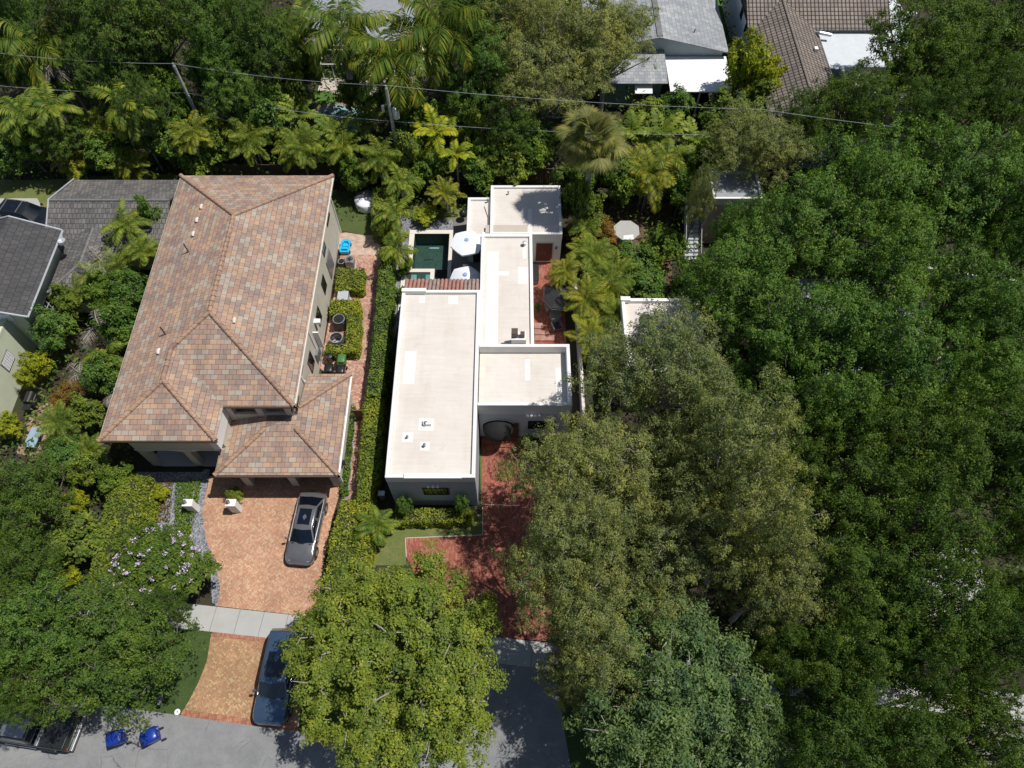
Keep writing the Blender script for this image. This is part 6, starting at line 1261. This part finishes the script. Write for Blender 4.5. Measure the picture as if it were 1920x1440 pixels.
# ================================================================ TREES
OG = 'olive toned oaks right of the white house'
T = [ # key, u, v, zc, rpx, label
 ('oak', 1098, 893, 7.8, 128, 'olive oak whose branches reach over the corner of the white house'),
 ('oak', 1232, 716, 9.0, 132, 'olive oak spreading over the small flat roofed annex'),
 ('oak', 1210, 905, 6.5, 130, 'olive oak in the middle of the olive canopy, directly right of the red path'),
 ('oak', 1350, 850, 9.5, 130, 'olive oak between the annex oak and the deep green wall of trees'),
 ('oak', 1060, 1040, 9.5, 125, 'olive oak overhanging the shaded red brick drive'),
 ('oak', 1255, 1050, 7.0, 118, 'olive oak just above the blue green tree'),
 ('oak', 1405, 1000, 10.0, 125, 'olive oak at the right end of the olive canopy, above the dark hollow'),
 ('oak', 1095, 1165, 8.5, 120, 'greyish olive oak with bare twigs over the sidewalk'),
 ('oak', 1062, 1262, 6.0, 62, 'thin olive oak at the left canopy edge, reaching over the grey street apron'),
 ('dark', 318, 1150, 4.5, 42, 'small dark tree over the end of the pale sidewalk'),
 ('oak', 1150, 1300, 5.0, 90, 'small olive oak with thin grey twigs squeezed left of the blue green tree'),
 ('oak', 1405, 290, 6.5, 90, 'greyish olive tree beside the brown tiled roof'),
 ('oak', 1010, 160, 7.5, 100, 'olive green tree behind the shingle roofed house, left of its patio roof'),
 ('oak', 1090, 95, 8.5, 105, 'big rounded olive green tree touching the top edge left of the shingle roof'),
 ('oak', 1140, 95, 7.0, 85, 'olive green tree overlapping the low shingle wing roof'),
 ('oak', 985, 55, 8.0, 75, 'olive green tree at the top edge right of the coconut palms'),
 ('mahogany', 1370, 560, 8.0, 115, 'bright green tree leaning over the flat annex roof'),
 ('mahogany', 1500, 450, 8.5, 120, 'leafy green tree right of the pinkish stair house'),
 ('mahogany', 1490, 650, 9.0, 125, 'green tree with deep gaps in the centre of the right hand canopy'),
 ('mahogany', 1620, 380, 9.0, 120, 'full green tree below the blue play boat'),
 ('mahogany', 1770, 360, 9.0, 125, 'broad green tree against the dark shade at upper right'),
 ('mahogany', 1640, 540, 9.0, 115, 'green tree just above the thin white garden wall'),
 ('mahogany', 1850, 400, 8.5, 90, 'green tree at the right edge beside the dark fence shadow'),
 ('mahogany', 1640, 690, 9.0, 120, 'green tree with pale limbs left of the curved white wall'),
 ('mahogany', 1790, 580, 7.5, 100, 'green tree right below the thin white garden wall'),
 ('mahogany', 1870, 640, 8.5, 110, 'green tree at the right edge, halfway down the photo'),
 ('mahogany', 1800, 740, 8.5, 100, 'green tree overhanging the curved white wall'),
 ('mahogany', 1560, 800, 8.0, 95, 'green tree above the dark hollow of the canopy'),
 ('oak', 1308, 388, 6.2, 34, 'small greyish tree hanging over the outside stair landing'),
 ('mahogany', 1372, 452, 6.5, 52, 'small green tree pressed against the front of the pinkish stair house'),
 ('mahogany', 1425, 770, 6.5, 90, 'green tree meeting the olive oaks left of the dark hollow'),
 ('dark', 1700, 850, 8.5, 115, 'dark green tree below the curved white wall'),
 ('dark', 1840, 870, 8.5, 115, 'dark green tree at the right edge above the pale drive'),
 ('dark', 1580, 960, 7.5, 110, 'dark green tree shading the hollow right of the olive oaks'),
 ('dark', 1710, 1000, 8.5, 115, 'dark green tree left of the pale drive glimpse'),
 ('dark', 1590, 1110, 8.0, 115, 'dark green tree right of the blue green tree, upper one'),
 ('dark', 1730, 1150, 8.5, 115, 'dark green tree above the pale sidewalk glimpse'),
 ('dark', 1560, 1250, 8.0, 105, 'dark green tree left of the pale sidewalk glimpse'),
 ('dark', 1690, 1245, 7.5, 80, 'dark green tree hanging directly over the pale sidewalk glimpse'),
 ('dark', 1860, 1190, 8.0, 95, 'dark green tree between the two pale drive glimpses'),
 ('dark', 1540, 1400, 8.0, 110, 'dark green tree on the bottom edge beside the blue green tree'),
 ('dark', 1690, 1425, 8.0, 105, 'dark green tree on the bottom edge below the sidewalk glimpse'),
 ('dark', 1830, 1410, 8.0, 110, 'dark green tree in the bottom right corner'),
 ('dark', 1895, 1010, 7.0, 60, 'dark green tree at the right edge beside the pale drive'),
 ('dark', 1720, 100, 9.0, 110, 'large dark green tree right of the brown tiled roof'),
 ('dark', 1850, 70, 9.0, 115, 'large dark green tree in the top right corner'),
 ('dark', 1600, 215, 7.5, 80, 'dark green tree over the end of the brown tiled roof'),
 ('dark', 1740, 235, 8.0, 80, 'dark green tree above the blue boat'),
 ('dark', 1870, 215, 8.5, 85, 'dark green tree at the right edge above the fence shadow'),
 ('dark', 1500, 250, 6.5, 60, 'dark green tree at the foot of the brown tiled hip'),
 ('bright', 746, 1238, 6.5, 212, 'big yellow green street tree in front of the two houses'),
 ('blue', 1270, 1325, 7.5, 195, 'large blue green tree at the bottom'),
 ('blue', 1370, 1390, 6.5, 95, 'smaller blue green tree tucked right of the large one'),
 ('dark', 198, 1218, 6.0, 140, 'dense green tree overhanging the parked truck and blue bins'),
 ('mahogany', 75, 1190, 7.0, 105, 'green tree at the left edge above the parked truck'),
 ('dark', 45, 950, 6.5, 95, 'dark green tree at the left edge below the steel table'),
 ('dark', 50, 1080, 6.5, 75, 'dark green tree at the left edge between two lighter trees'),
 ('dark', 40, 1310, 6.0, 60, 'dark green tree behind the truck bed'),
 ('dark', 175, 35, 9.0, 80, 'dark tree in the top left beside the drooping brown palm'),
 ('dark', 270, 60, 9.0, 95, 'dark tree with orange blossoms at the top left'),
 ('dark', 400, 45, 9.0, 95, 'dark tree at the top edge between orange blossoms and coconut palms'),
 ('mahogany', 425, 120, 7.5, 70, 'leafy green tree behind the thin utility pole'),
 ('dark', 490, 95, 8.5, 75, 'dark tree left of the coconut palms'),
 ('mahogany', 450, 190, 6.0, 60, 'mid green tree over the upper power line'),
 ('dark', 215, 140, 7.0, 70, 'dark tree below the orange blossoms'),
 ('dark', 120, 262, 4.0, 55, 'dark tree below the drooping brown palm'),
 ('mahogany', 920, 140, 7.0, 75, 'mid green tree between the coconut palms and the olive trees'),
 ('mahogany', 890, 30, 8.0, 70, 'bright mid green tree at the top edge right of the coconut palms'),
 ('mahogany', 872, 190, 5.5, 50, 'mid green tree to the right of the transformer pole'),
 ('dark', 960, 240, 5.5, 60, 'dark tree just left of the fan palm'),
 ('mahogany', 30, 40, 8.0, 60, 'green tree in the extreme top left corner'),
 ('mahogany', 1905, 880, 8.5, 80, 'dark leafed tree at the right edge just above the pale drive glimpse'),
 ('dark', 1900, 1120, 7.0, 50, 'dark green tree at the right edge below the first pale drive glimpse'),
  ('dark', 915, 75, 6.0, 50, 'dark tree right behind the rightmost coconut palm'),
 ('dark', 275, 215, 6.0, 50, 'dark tree left of the foot of the thin utility pole'),
 ('mahogany', 1890, 480, 8.0, 75, 'green tree at the right edge above the thin white garden wall'),
 ('dark', 1780, 160, 8.0, 70, 'dark green tree filling the gap between the big trees of the top right'),
 ('dark', 1905, 320, 8.0, 60, 'dark green tree at the right edge crossed by the power line'),
 ('oak', 1440, 1110, 7.5, 100, 'olive oak leaning toward the blue green tree from the upper right'),
 ('dark', 1470, 900, 6.5, 80, 'dark tree between the olive canopy and the dark hollow'),
 ('dark', 1450, 1245, 7.0, 75, 'dark green tree pressed against the right side of the blue green tree'),
 ('dark', 1800, 1290, 7.0, 70, 'dark tree just above the bottom right pale drive'),
]
GN = {'oak': 'olive toned oaks', 'mahogany': 'mid green canopy trees', 'dark': 'dark green canopy trees', 'bright': None, 'blue': 'blue green trees'}
NM = {'oak': 'oak_tree', 'mahogany': 'broadleaf_tree', 'dark': 'shade_tree', 'bright': 'street_tree', 'blue': 'silver_leaf_tree'}
for k, u, v, z, r, lab in T: place(k, u, v, z, r, lab, 'tree', GN[k], name=NM[k])
# blossoms on the dark tree top left, lilac crape myrtle
def blossoms(parent_uv, pts, mat, size, n, spread, seed):
    pass
def myrtle(u, v, z, rpx, label):
    root = place('myrtle', u, v, z, rpx, label, 'tree', name='flowering_tree', parts=('crown', 'trunk'))
    rng = np.random.default_rng(7); Q = []
    for i in range(62):
        d = unit(rng, 1)[0]; d[2] = abs(d[2]) * .9 + .1; c = d * np.array([5.9, 5.9, 4.9]) * rng.uniform(.88, 1.04); k = rng.integers(8, 20)
        Q.append(leafquads(c + rng.normal(size=(k, 3)) * np.array([.18, .18, .16]), rng.normal(size=(k, 3)) + np.array([0, 0, .8]), .24, .19, rng))
    o = bpy.data.objects.new('blossom', quadmesh('blossom', np.concatenate(Q), M['flower_lilac'])); col.objects.link(o); o.parent = root; o.location = (0, 0, 7.5)
    return root
myrtle(298, 1066, 3.4, 82, 'rounded tree dotted with lilac flowers at the edge of the tan drive')
myrtle(245, 1110, 3.0, 50, 'smaller lilac flowered tree left of the big flowering one')
# ================================================================ PALMS
CP = 'coconut palms at the top'
palm('coconut', 640, 50, 10.0, 105, 'coconut palm left of centre in front of the grey roof and screen enclosure', CP)
palm('coconut', 742, 105, 9.5, 105, 'coconut palm with low drooping fronds just above the transformer pole', CP)
palm('coconut', 828, 50, 10.5, 108, 'coconut palm furthest right of the coconut palms', CP)
palm('coconut', 545, 60, 8.0, 75, 'coconut palm at the left end of the coconut palms with a golden hanging frond', CP)
palm('coconut', 70, 85, 7.5, 90, 'drooping coconut palm with brown fronds near the top left corner', CP)
palm('dry', 105, 115, 6.6, 50, 'dry brown skirted palm just below the drooping coconut palm')
sabal(1112, 262, 10.0, 74, 'big round fan palm with stiff grey green leaves behind the small back roof')
FP = 'feathery palms'
PL = [
 ('single', 95, 200, 7.0, 52, 'feathery palm in the dark strip right below the drooping brown palm'), ('single', 40, 215, 6.0, 55, 'feathery palm at the left edge above the lawn'),
 ('single', 238, 200, 7.0, 62, 'feathery palm with orange tinted fronds below the dark blossoming tree'), ('areca', 180, 240, 3.5, 45, 'feathery palm above the yellow striped shrubs'),
 ('gold', 362, 248, 5.5, 45, 'golden spiky palm with long bare stem above the big tan roof corner'), ('fishtail', 410, 210, 4.5, 30, 'pale yellow fishtail palm, upper one left of the middle'),
 ('fishtail', 425, 225, 4.0, 32, 'pale yellow fishtail palm just below its twin by the golden spiky palm'), ('areca', 465, 262, 4.0, 50, 'arching palm left of three in the row above the tan roof'),
 ('areca', 560, 270, 4.0, 50, 'arching palm in the middle of the row above the tan roof'), ('areca', 635, 262, 4.0, 45, 'arching palm at the right of the row above the tan roof'),
 ('areca', 712, 298, 3.8, 48, 'arching palm directly below the transformer pole'), ('giant_leaf', 620, 245, 4.2, 42, 'large leaved yellow green palm beside the kidney pool'),
 ('giant_leaf', 690, 225, 4.0, 45, 'large leaved palm left of the transformer pole foot'), ('giant_leaf', 560, 215, 4.5, 45, 'large leaved palm left of the kidney pool'),
 ('fishtail', 818, 250, 5.2, 50, 'bright yellow fan shaped palm right of the transformer pole, upper one'), ('fishtail', 855, 288, 4.6, 38, 'bright yellow fan shaped palm right of the transformer pole, lower one'),
 ('single', 850, 215, 5.0, 50, 'green palm between the transformer pole and the olive trees'), ('giant_leaf', 920, 290, 3.5, 48, 'yellow green large leaved palm above the back roof'),
 ('single', 740, 400, 2.6, 45, 'green palm growing over the squared hedge beside the lawn'), ('single', 752, 340, 3.2, 45, 'green palm between the hedge and the garden chairs'),
 ('gold', 840, 360, 2.6, 34, 'neat golden palm on the lawn beyond the pool'), ('single', 742, 465, 2.8, 40, 'palm between the pool corner and the long hedge'),
 ('gold', 1215, 330, 4.0, 65, 'tall palm with orange and gold fronds right of the fan palm'), ('single', 1250, 300, 4.5, 50, 'green palm behind the orange and gold one'),
 ('giant_leaf', 1240, 255, 4.2, 60, 'broad yellow green leafed plant below the patio roof of the shingle house'), ('giant_leaf', 1300, 260, 4.2, 45, 'broad yellow green leafed plant right of the patio roof'),
 ('giant_leaf', 1185, 245, 3.6, 45, 'broad yellow green leafed plant just right of the fan palm'),
 ('gold', 1060, 508, 3.0, 36, 'small golden palm above the black umbrella'), ('areca', 1110, 470, 3.0, 48, 'olive gold palm beside the mulch bed'), ('areca', 1140, 520, 3.0, 50, 'olive gold palm between mulch bed and annex'),
 ('gold', 1112, 565, 3.2, 50, 'golden green palm just right of the black umbrella'), ('gold', 1108, 630, 3.2, 50, 'golden green palm beside the patio end and the annex wall'), ('areca', 1150, 590, 3.0, 35, 'green palm touching the annex parapet'), 
 ('areca', 1100, 420, 2.8, 35, 'palm mixed into the orange shrubs left of the octagonal structure'), 
 ('single', 235, 420, 4.5, 50, 'green palm growing through the grey barrel tile roof edge'), ('areca', 215, 500, 3.5, 48, 'green palm between the grey cottage and the tan roof'), ('areca', 265, 470, 4.0, 40, 'green palm tight against the tan roof edge'),
 ('dry', 190, 490, 4.0, 42, 'grey dead palm skirt below the cottage palm'), ('dry', 185, 610, 3.6, 48, 'dead grey palm with long pale sticks halfway down the left garden'), ('dry', 150, 700, 2.6, 38, 'dead grey palm beside the yellow green shrubs'),
 ('areca', 120, 790, 2.8, 42, 'olive palm right of the old brick patio'), ('areca', 170, 840, 2.4, 36, 'olive palm by the corner of the tan roof'), ('single', 205, 665, 3.0, 45, 'spiky green palm against the tan roof in the left garden'),
 ('dry', 215, 740, 2.2, 30, 'withered palm in the left garden near the tan eave'), ('areca', 150, 545, 3.0, 36, 'green palm right of the white framed window'),
 ('single', 705, 985, 1.8, 45, 'fern like palm at the corner of the front lawn'), ('gold', 250, 310, 2.2, 40, 'yellow striped spiky plant at the lawn edge beside the grey cottage'), ('gold', 135, 305, 2.2, 38, 'yellow striped spiky plant at the back of the lawn'),
]
for k, u, v, z, r, lab in PL: palm(k, u, v, z, r, lab, FP if k in ('single', 'areca') else ('golden palms' if k == 'gold' else ('dead palms' if k == 'dry' else 'broad leafed palms')))
# ================================================================ SHRUBS
SH = [
 ('shrub_gold', 1395, 145, 4.5, 45, 'vivid golden tree between patio roof and brown tiled roof', 'tree'), ('shrub_gold', 1440, 180, 3.6, 32, 'golden shrub touching the brown tiled eave', 'shrub'), ('shrub_bright', 1420, 215, 3.2, 50, 'yellow green shrub below the golden tree', 'shrub'),
 ('shrub_bright', 1350, 235, 3.0, 45, 'green shrub right of the dark patio', 'shrub'), ('shrub_green', 1270, 205, 2.0, 35, 'green shrub right under the white patio roof', 'shrub'), ('shrub_bright', 1210, 215, 1.8, 35, 'low yellow green shrub below the window awning', 'shrub'),
 ('shrub_bright', 1105, 405, 2.5, 32, 'lime coloured shrub left of the octagonal structure', 'shrub'), ('shrub_orange', 1120, 440, 1.6, 32, 'orange leaved shrub beside the lime coloured one', 'shrub'), ('shrub_orange', 1072, 440, 1.2, 14, 'red leaved shrub beside the double door', 'shrub'),
 ('shrub_deep', 1160, 340, 3.0, 45, 'deep green shrub below the fan palm', 'shrub'), ('shrub_deep', 1075, 345, 2.6, 35, 'deep green shrub hugging the right side of the back roof', 'shrub'), ('shrub_green', 1190, 500, 2.0, 45, 'green shrub in the mulch bed', 'shrub'),
 ('shrub_deep', 1240, 470, 2.6, 40, 'white flowering green shrub below the outside stair', 'shrub'), ('shrub_green', 1210, 545, 1.8, 45, 'green shrub above the annex roof', 'shrub'), ('shrub_deep', 1290, 540, 2.4, 45, 'deep green shrub right of the annex roof corner', 'shrub'),
 ('shrub_bright', 960, 310, 3.0, 45, 'yellow green shrub behind the back roof', 'shrub'), ('shrub_deep', 900, 325, 2.4, 40, 'deep green shrub left of the back roof corner', 'shrub'), ('shrub_deep', 1000, 285, 3.2, 45, 'deep green shrub left of the fan palm trunk', 'shrub'),
 ('shrub_bright', 775, 300, 3.0, 38, 'yellow green shrub right of the row of arching palms', 'shrub'), ('shrub_deep', 800, 320, 2.4, 40, 'deep green shrub behind the golden palm of the pool lawn', 'shrub'), ('shrub_green', 510, 235, 3.5, 45, 'green shrub behind the row of arching palms', 'shrub'),
 ('shrub_bright', 540, 180, 4.0, 40, 'yellow green shrub below the left coconut palm', 'shrub'), ('shrub_green', 455, 225, 3.5, 40, 'green shrub between fishtail palms and arching palms', 'shrub'), ('shrub_deep', 330, 275, 2.8, 45, 'deep green shrub left of the golden spiky palm', 'shrub'),
 ('shrub_green', 290, 250, 3.4, 40, 'green shrub right of the orange tinted palm', 'shrub'), ('shrub_deep', 200, 290, 2.4, 45, 'deep green shrub between the two yellow striped plants', 'shrub'), ('shrub_deep', 55, 280, 2.6, 45, 'deep green shrub behind the lawn at the left edge', 'shrub'),
 ('shrub_green', 10, 300, 2.2, 35, 'green shrub at the left edge above the lawn', 'shrub'), ('shrub_deep', 385, 300, 2.4, 40, 'deep green shrub behind the tan roof corner', 'shrub'), ('shrub_bright', 400, 275, 3.2, 30, 'yellow green shrub right of the golden spiky palm', 'shrub'),
 ('shrub_green', 150, 320, 1.2, 22, 'small green shrub on the lawn edge', 'shrub'), ('shrub_deep', 660, 330, 2.0, 30, 'dark shrub in the shade above the grey half cover', 'shrub'), ('shrub_gold', 800, 402, .8, 24, 'low yellow spotted shrub on the pool lawn', 'shrub'),
 ('shrub_green', 110, 625, 2.4, 42, 'rounded green shrub in front of the white framed window', 'shrub'), ('shrub_gold', 72, 690, 1.8, 24, 'yellow leaved shrub beside the lattice panel', 'shrub'), ('shrub_gold', 55, 715, 1.5, 18, 'small yellow leaved shrub just above the black grill', 'shrub'),
 ('shrub_bright', 130, 575, 2.4, 30, 'yellow green shrub below the cottage wing roof', 'shrub'), ('shrub_green', 255, 560, 3.0, 40, 'green shrub against the tan roof edge, upper garden', 'shrub'), ('shrub_green', 235, 620, 3.0, 40, 'green shrub against the tan roof edge, middle garden', 'shrub'),
 ('shrub_deep', 200, 560, 2.6, 40, 'deep green shrub among the dead palms', 'shrub'), ('shrub_green', 200, 710, 2.4, 35, 'green shrub against the tan roof edge, lower garden', 'shrub'), ('shrub_bright', 170, 780, 2.2, 32, 'yellow green shrub beside the tan eave corner', 'shrub'),
 ('shrub_green', 290, 420, 3.0, 30, 'green shrub in the gap between cottage and tan roof', 'shrub'), ('shrub_orange', 130, 740, 1.4, 30, 'brownish shrub above the old brick patio', 'shrub'),
 ('shrub_gold', 20, 800, 1.4, 24, 'yellow spotted shrub at the left edge above the steel table', 'shrub'), ('shrub_bright', 165, 885, 2.2, 34, 'yellow green shrub left of the porch', 'shrub'), ('shrub_gold', 145, 945, 1.6, 22, 'pale yellow shrub left of the clipped bright hedge', 'shrub'),
 ('shrub_green', 130, 860, 2.0, 40, 'green shrub below the steel table', 'shrub'), ('shrub_gold', 135, 1085, 1.4, 22, 'small cream spotted shrub above the left street tree', 'shrub'), ('shrub_bright', 140, 1015, 2.4, 58, 'large smooth domed bright green shrub', 'shrub'),
 ('shrub_deep', 225, 900, 1.8, 30, 'shaded shrub at the porch corner', 'shrub'), ('shrub_green', 757, 950, 1.5, 16, 'upright dark shrub at the left end of the front hedge', 'shrub'), ('shrub_green', 865, 950, 1.5, 15, 'upright dark shrub at the right end of the front hedge', 'shrub'),
 ('shrub_green', 990, 830, 1.0, 16, 'small round shrub below the dark window of the east room', 'shrub'), ('shrub_gold', 300, 925, .7, 16, 'small white flowered shrub by the left gate pillar', 'shrub'), ('shrub_hedge', 442, 928, .7, 16, 'small clipped shrub right of the tan drive pillar', 'shrub'),
 ('shrub_deep', 760, 505, .7, 14, 'dark spiky plant at the pool corner', 'shrub'), ('shrub_gold', 768, 492, .5, 8, 'tiny yellow plant at the pool corner', 'shrub'), ('shrub_deep', 757, 552, .8, 12, 'dark plant in the gravel beside the tile canopy', 'shrub'),
 ('shrub_deep', 1085, 385, 3.2, 30, 'deep green shrub at the foot of the fan palm trunk', 'shrub'),
 ('shrub_deep', 130, 160, 4.0, 42, 'deep green shrub just left of the orange tinted palm, under the wire', 'shrub'), ('shrub_green', 300, 150, 4.5, 45, 'green shrub at the left side of the thin utility pole top', 'shrub'), ('shrub_deep', 190, 110, 4.5, 45, 'deep green shrub between the drooping palm and the blossoming tree', 'shrub'), ('shrub_green', 20, 140, 4.5, 42, 'green shrub at the left edge below the drooping palm', 'shrub'), ('shrub_deep', 330, 205, 4.0, 36, 'deep green shrub left of the thin utility pole foot', 'shrub'), ('shrub_green', 400, 165, 4.5, 36, 'green shrub right of the thin utility pole', 'shrub'), ('shrub_deep', 560, 130, 4.0, 40, 'deep green shrub left of the screen enclosure', 'shrub'), ('shrub_bright', 255, 250, 3.6, 34, 'yellow green shrub below the orange tinted palm', 'shrub'),
 ('shrub_deep', 1320, 320, 3.0, 45, 'deep green shrub above the pinkish house', 'shrub'), ('shrub_green', 1275, 370, 2.6, 35, 'green shrub left of the stair landing', 'shrub'), ('shrub_deep', 1130, 300, 2.6, 40, 'deep green shrub under the fan palm', 'shrub'),
 ('shrub_bright', 880, 250, 3.6, 34, 'yellow green shrub beside the bright yellow palms', 'shrub'), ('shrub_deep', 790, 235, 4.0, 34, 'deep green shrub right of the transformers', 'shrub'), ('shrub_bright', 665, 185, 3.6, 26, 'yellow green shrub at the pool edge of the far garden', 'shrub'), ('shrub_deep', 730, 205, 3.0, 40, 'deep green shrub below the screen enclosure', 'shrub'),
]
for k, u, v, z, r, lab, cat in SH: place(k, u, v, z, r, lab, cat, {'shrub_green': 'green shrubs', 'shrub_deep': 'deep green shrubs', 'shrub_bright': 'yellow green shrubs', 'shrub_gold': 'golden shrubs', 'shrub_orange': 'orange shrubs', 'shrub_hedge': None}[k], name='shrub' if cat == 'shrub' else 'golden_tree', parts=('foliage', 'stem'))
# ================================================================ HEDGES
def hp(pts, h): return [tuple(P(u, v, h))[:2] for u, v in pts]
hedge(hp([(700, 352), (735, 352), (730, 435), (696, 425)], 1.9), 1.9, 'squared yellow green hedge block beside the round daybed', 'leaf_hedge')
hedge(hp([(722, 440), (738, 440), (733, 560), (721, 690), (713, 742), (686, 742), (694, 690), (706, 560), (714, 470)], 2.0), 2.0, 'long narrow deep green hedge between the brick path and the white house', 'leaf_hedge_deep', dens=150, fuzz=.16)
hedge(hp([(684, 745), (716, 745), (712, 860), (696, 938), (668, 938), (676, 840)], 1.7), 1.7, 'bright yellow green lower stretch of the long hedge beside the white house', 'leaf_hedge')
hedge(hp([(640, 938), (698, 938), (698, 1000), (690, 1075), (610, 1110), (618, 1010)], 1.5), 1.5, 'wide bright hedge between the tan drive and the front lawn', 'leaf_hedge')
hedge(hp([(740, 952), (886, 955), (880, 978), (742, 980)], 1.0), 1.0, 'low clipped hedge under the front window of the white house', 'leaf_hedge')
hedge(hp([(632, 502), (682, 502), (680, 542), (628, 542)], 1.0), 1.0, 'boxy green hedge above the pale generator box', 'leaf_hedge')
hedge(hp([(620, 562), (674, 560), (675, 620), (670, 660), (608, 662), (610, 646), (648, 644), (650, 590), (617, 588)], 1.0), 1.0, 'U shaped clipped hedge wrapped round the two air conditioners', 'leaf_hedge')
hedge(hp([(654, 758), (664, 758), (648, 925), (637, 925)], .6), .6, 'thin low hedge along the garage wall', 'leaf_hedge_deep', dens=180, L=.12, W=.07)
hedge(hp([(205, 893), (276, 890), (266, 960), (232, 1050), (215, 1120), (160, 1110), (188, 990)], 2.3), 2.3, 'broad bright clipped hedge left of the porch garden', 'leaf_hedge')
cover('ground_cover', orient(pp((262, 900), (290, 900), (268, 985), (240, 985))), 260, .3, 'leaf_hedge_deep', .16, .09, 'strip of low green ground cover in the gravel', seed=3)
cover('ground_cover', orient(pp((330, 903), (380, 903), (352, 1050), (240, 1050), (255, 985), (330, 985))), 260, .35, 'leaf_hedge_deep', .16, .09, 'low green ground cover around the left gate pillar', seed=4)
cover('ground_cover', orient(pp((294, 905), (325, 905), (320, 980), (280, 980))), 160, .3, 'leaf_orange', .16, .07, 'orange tinted ground cover beside the left pillar', seed=5)
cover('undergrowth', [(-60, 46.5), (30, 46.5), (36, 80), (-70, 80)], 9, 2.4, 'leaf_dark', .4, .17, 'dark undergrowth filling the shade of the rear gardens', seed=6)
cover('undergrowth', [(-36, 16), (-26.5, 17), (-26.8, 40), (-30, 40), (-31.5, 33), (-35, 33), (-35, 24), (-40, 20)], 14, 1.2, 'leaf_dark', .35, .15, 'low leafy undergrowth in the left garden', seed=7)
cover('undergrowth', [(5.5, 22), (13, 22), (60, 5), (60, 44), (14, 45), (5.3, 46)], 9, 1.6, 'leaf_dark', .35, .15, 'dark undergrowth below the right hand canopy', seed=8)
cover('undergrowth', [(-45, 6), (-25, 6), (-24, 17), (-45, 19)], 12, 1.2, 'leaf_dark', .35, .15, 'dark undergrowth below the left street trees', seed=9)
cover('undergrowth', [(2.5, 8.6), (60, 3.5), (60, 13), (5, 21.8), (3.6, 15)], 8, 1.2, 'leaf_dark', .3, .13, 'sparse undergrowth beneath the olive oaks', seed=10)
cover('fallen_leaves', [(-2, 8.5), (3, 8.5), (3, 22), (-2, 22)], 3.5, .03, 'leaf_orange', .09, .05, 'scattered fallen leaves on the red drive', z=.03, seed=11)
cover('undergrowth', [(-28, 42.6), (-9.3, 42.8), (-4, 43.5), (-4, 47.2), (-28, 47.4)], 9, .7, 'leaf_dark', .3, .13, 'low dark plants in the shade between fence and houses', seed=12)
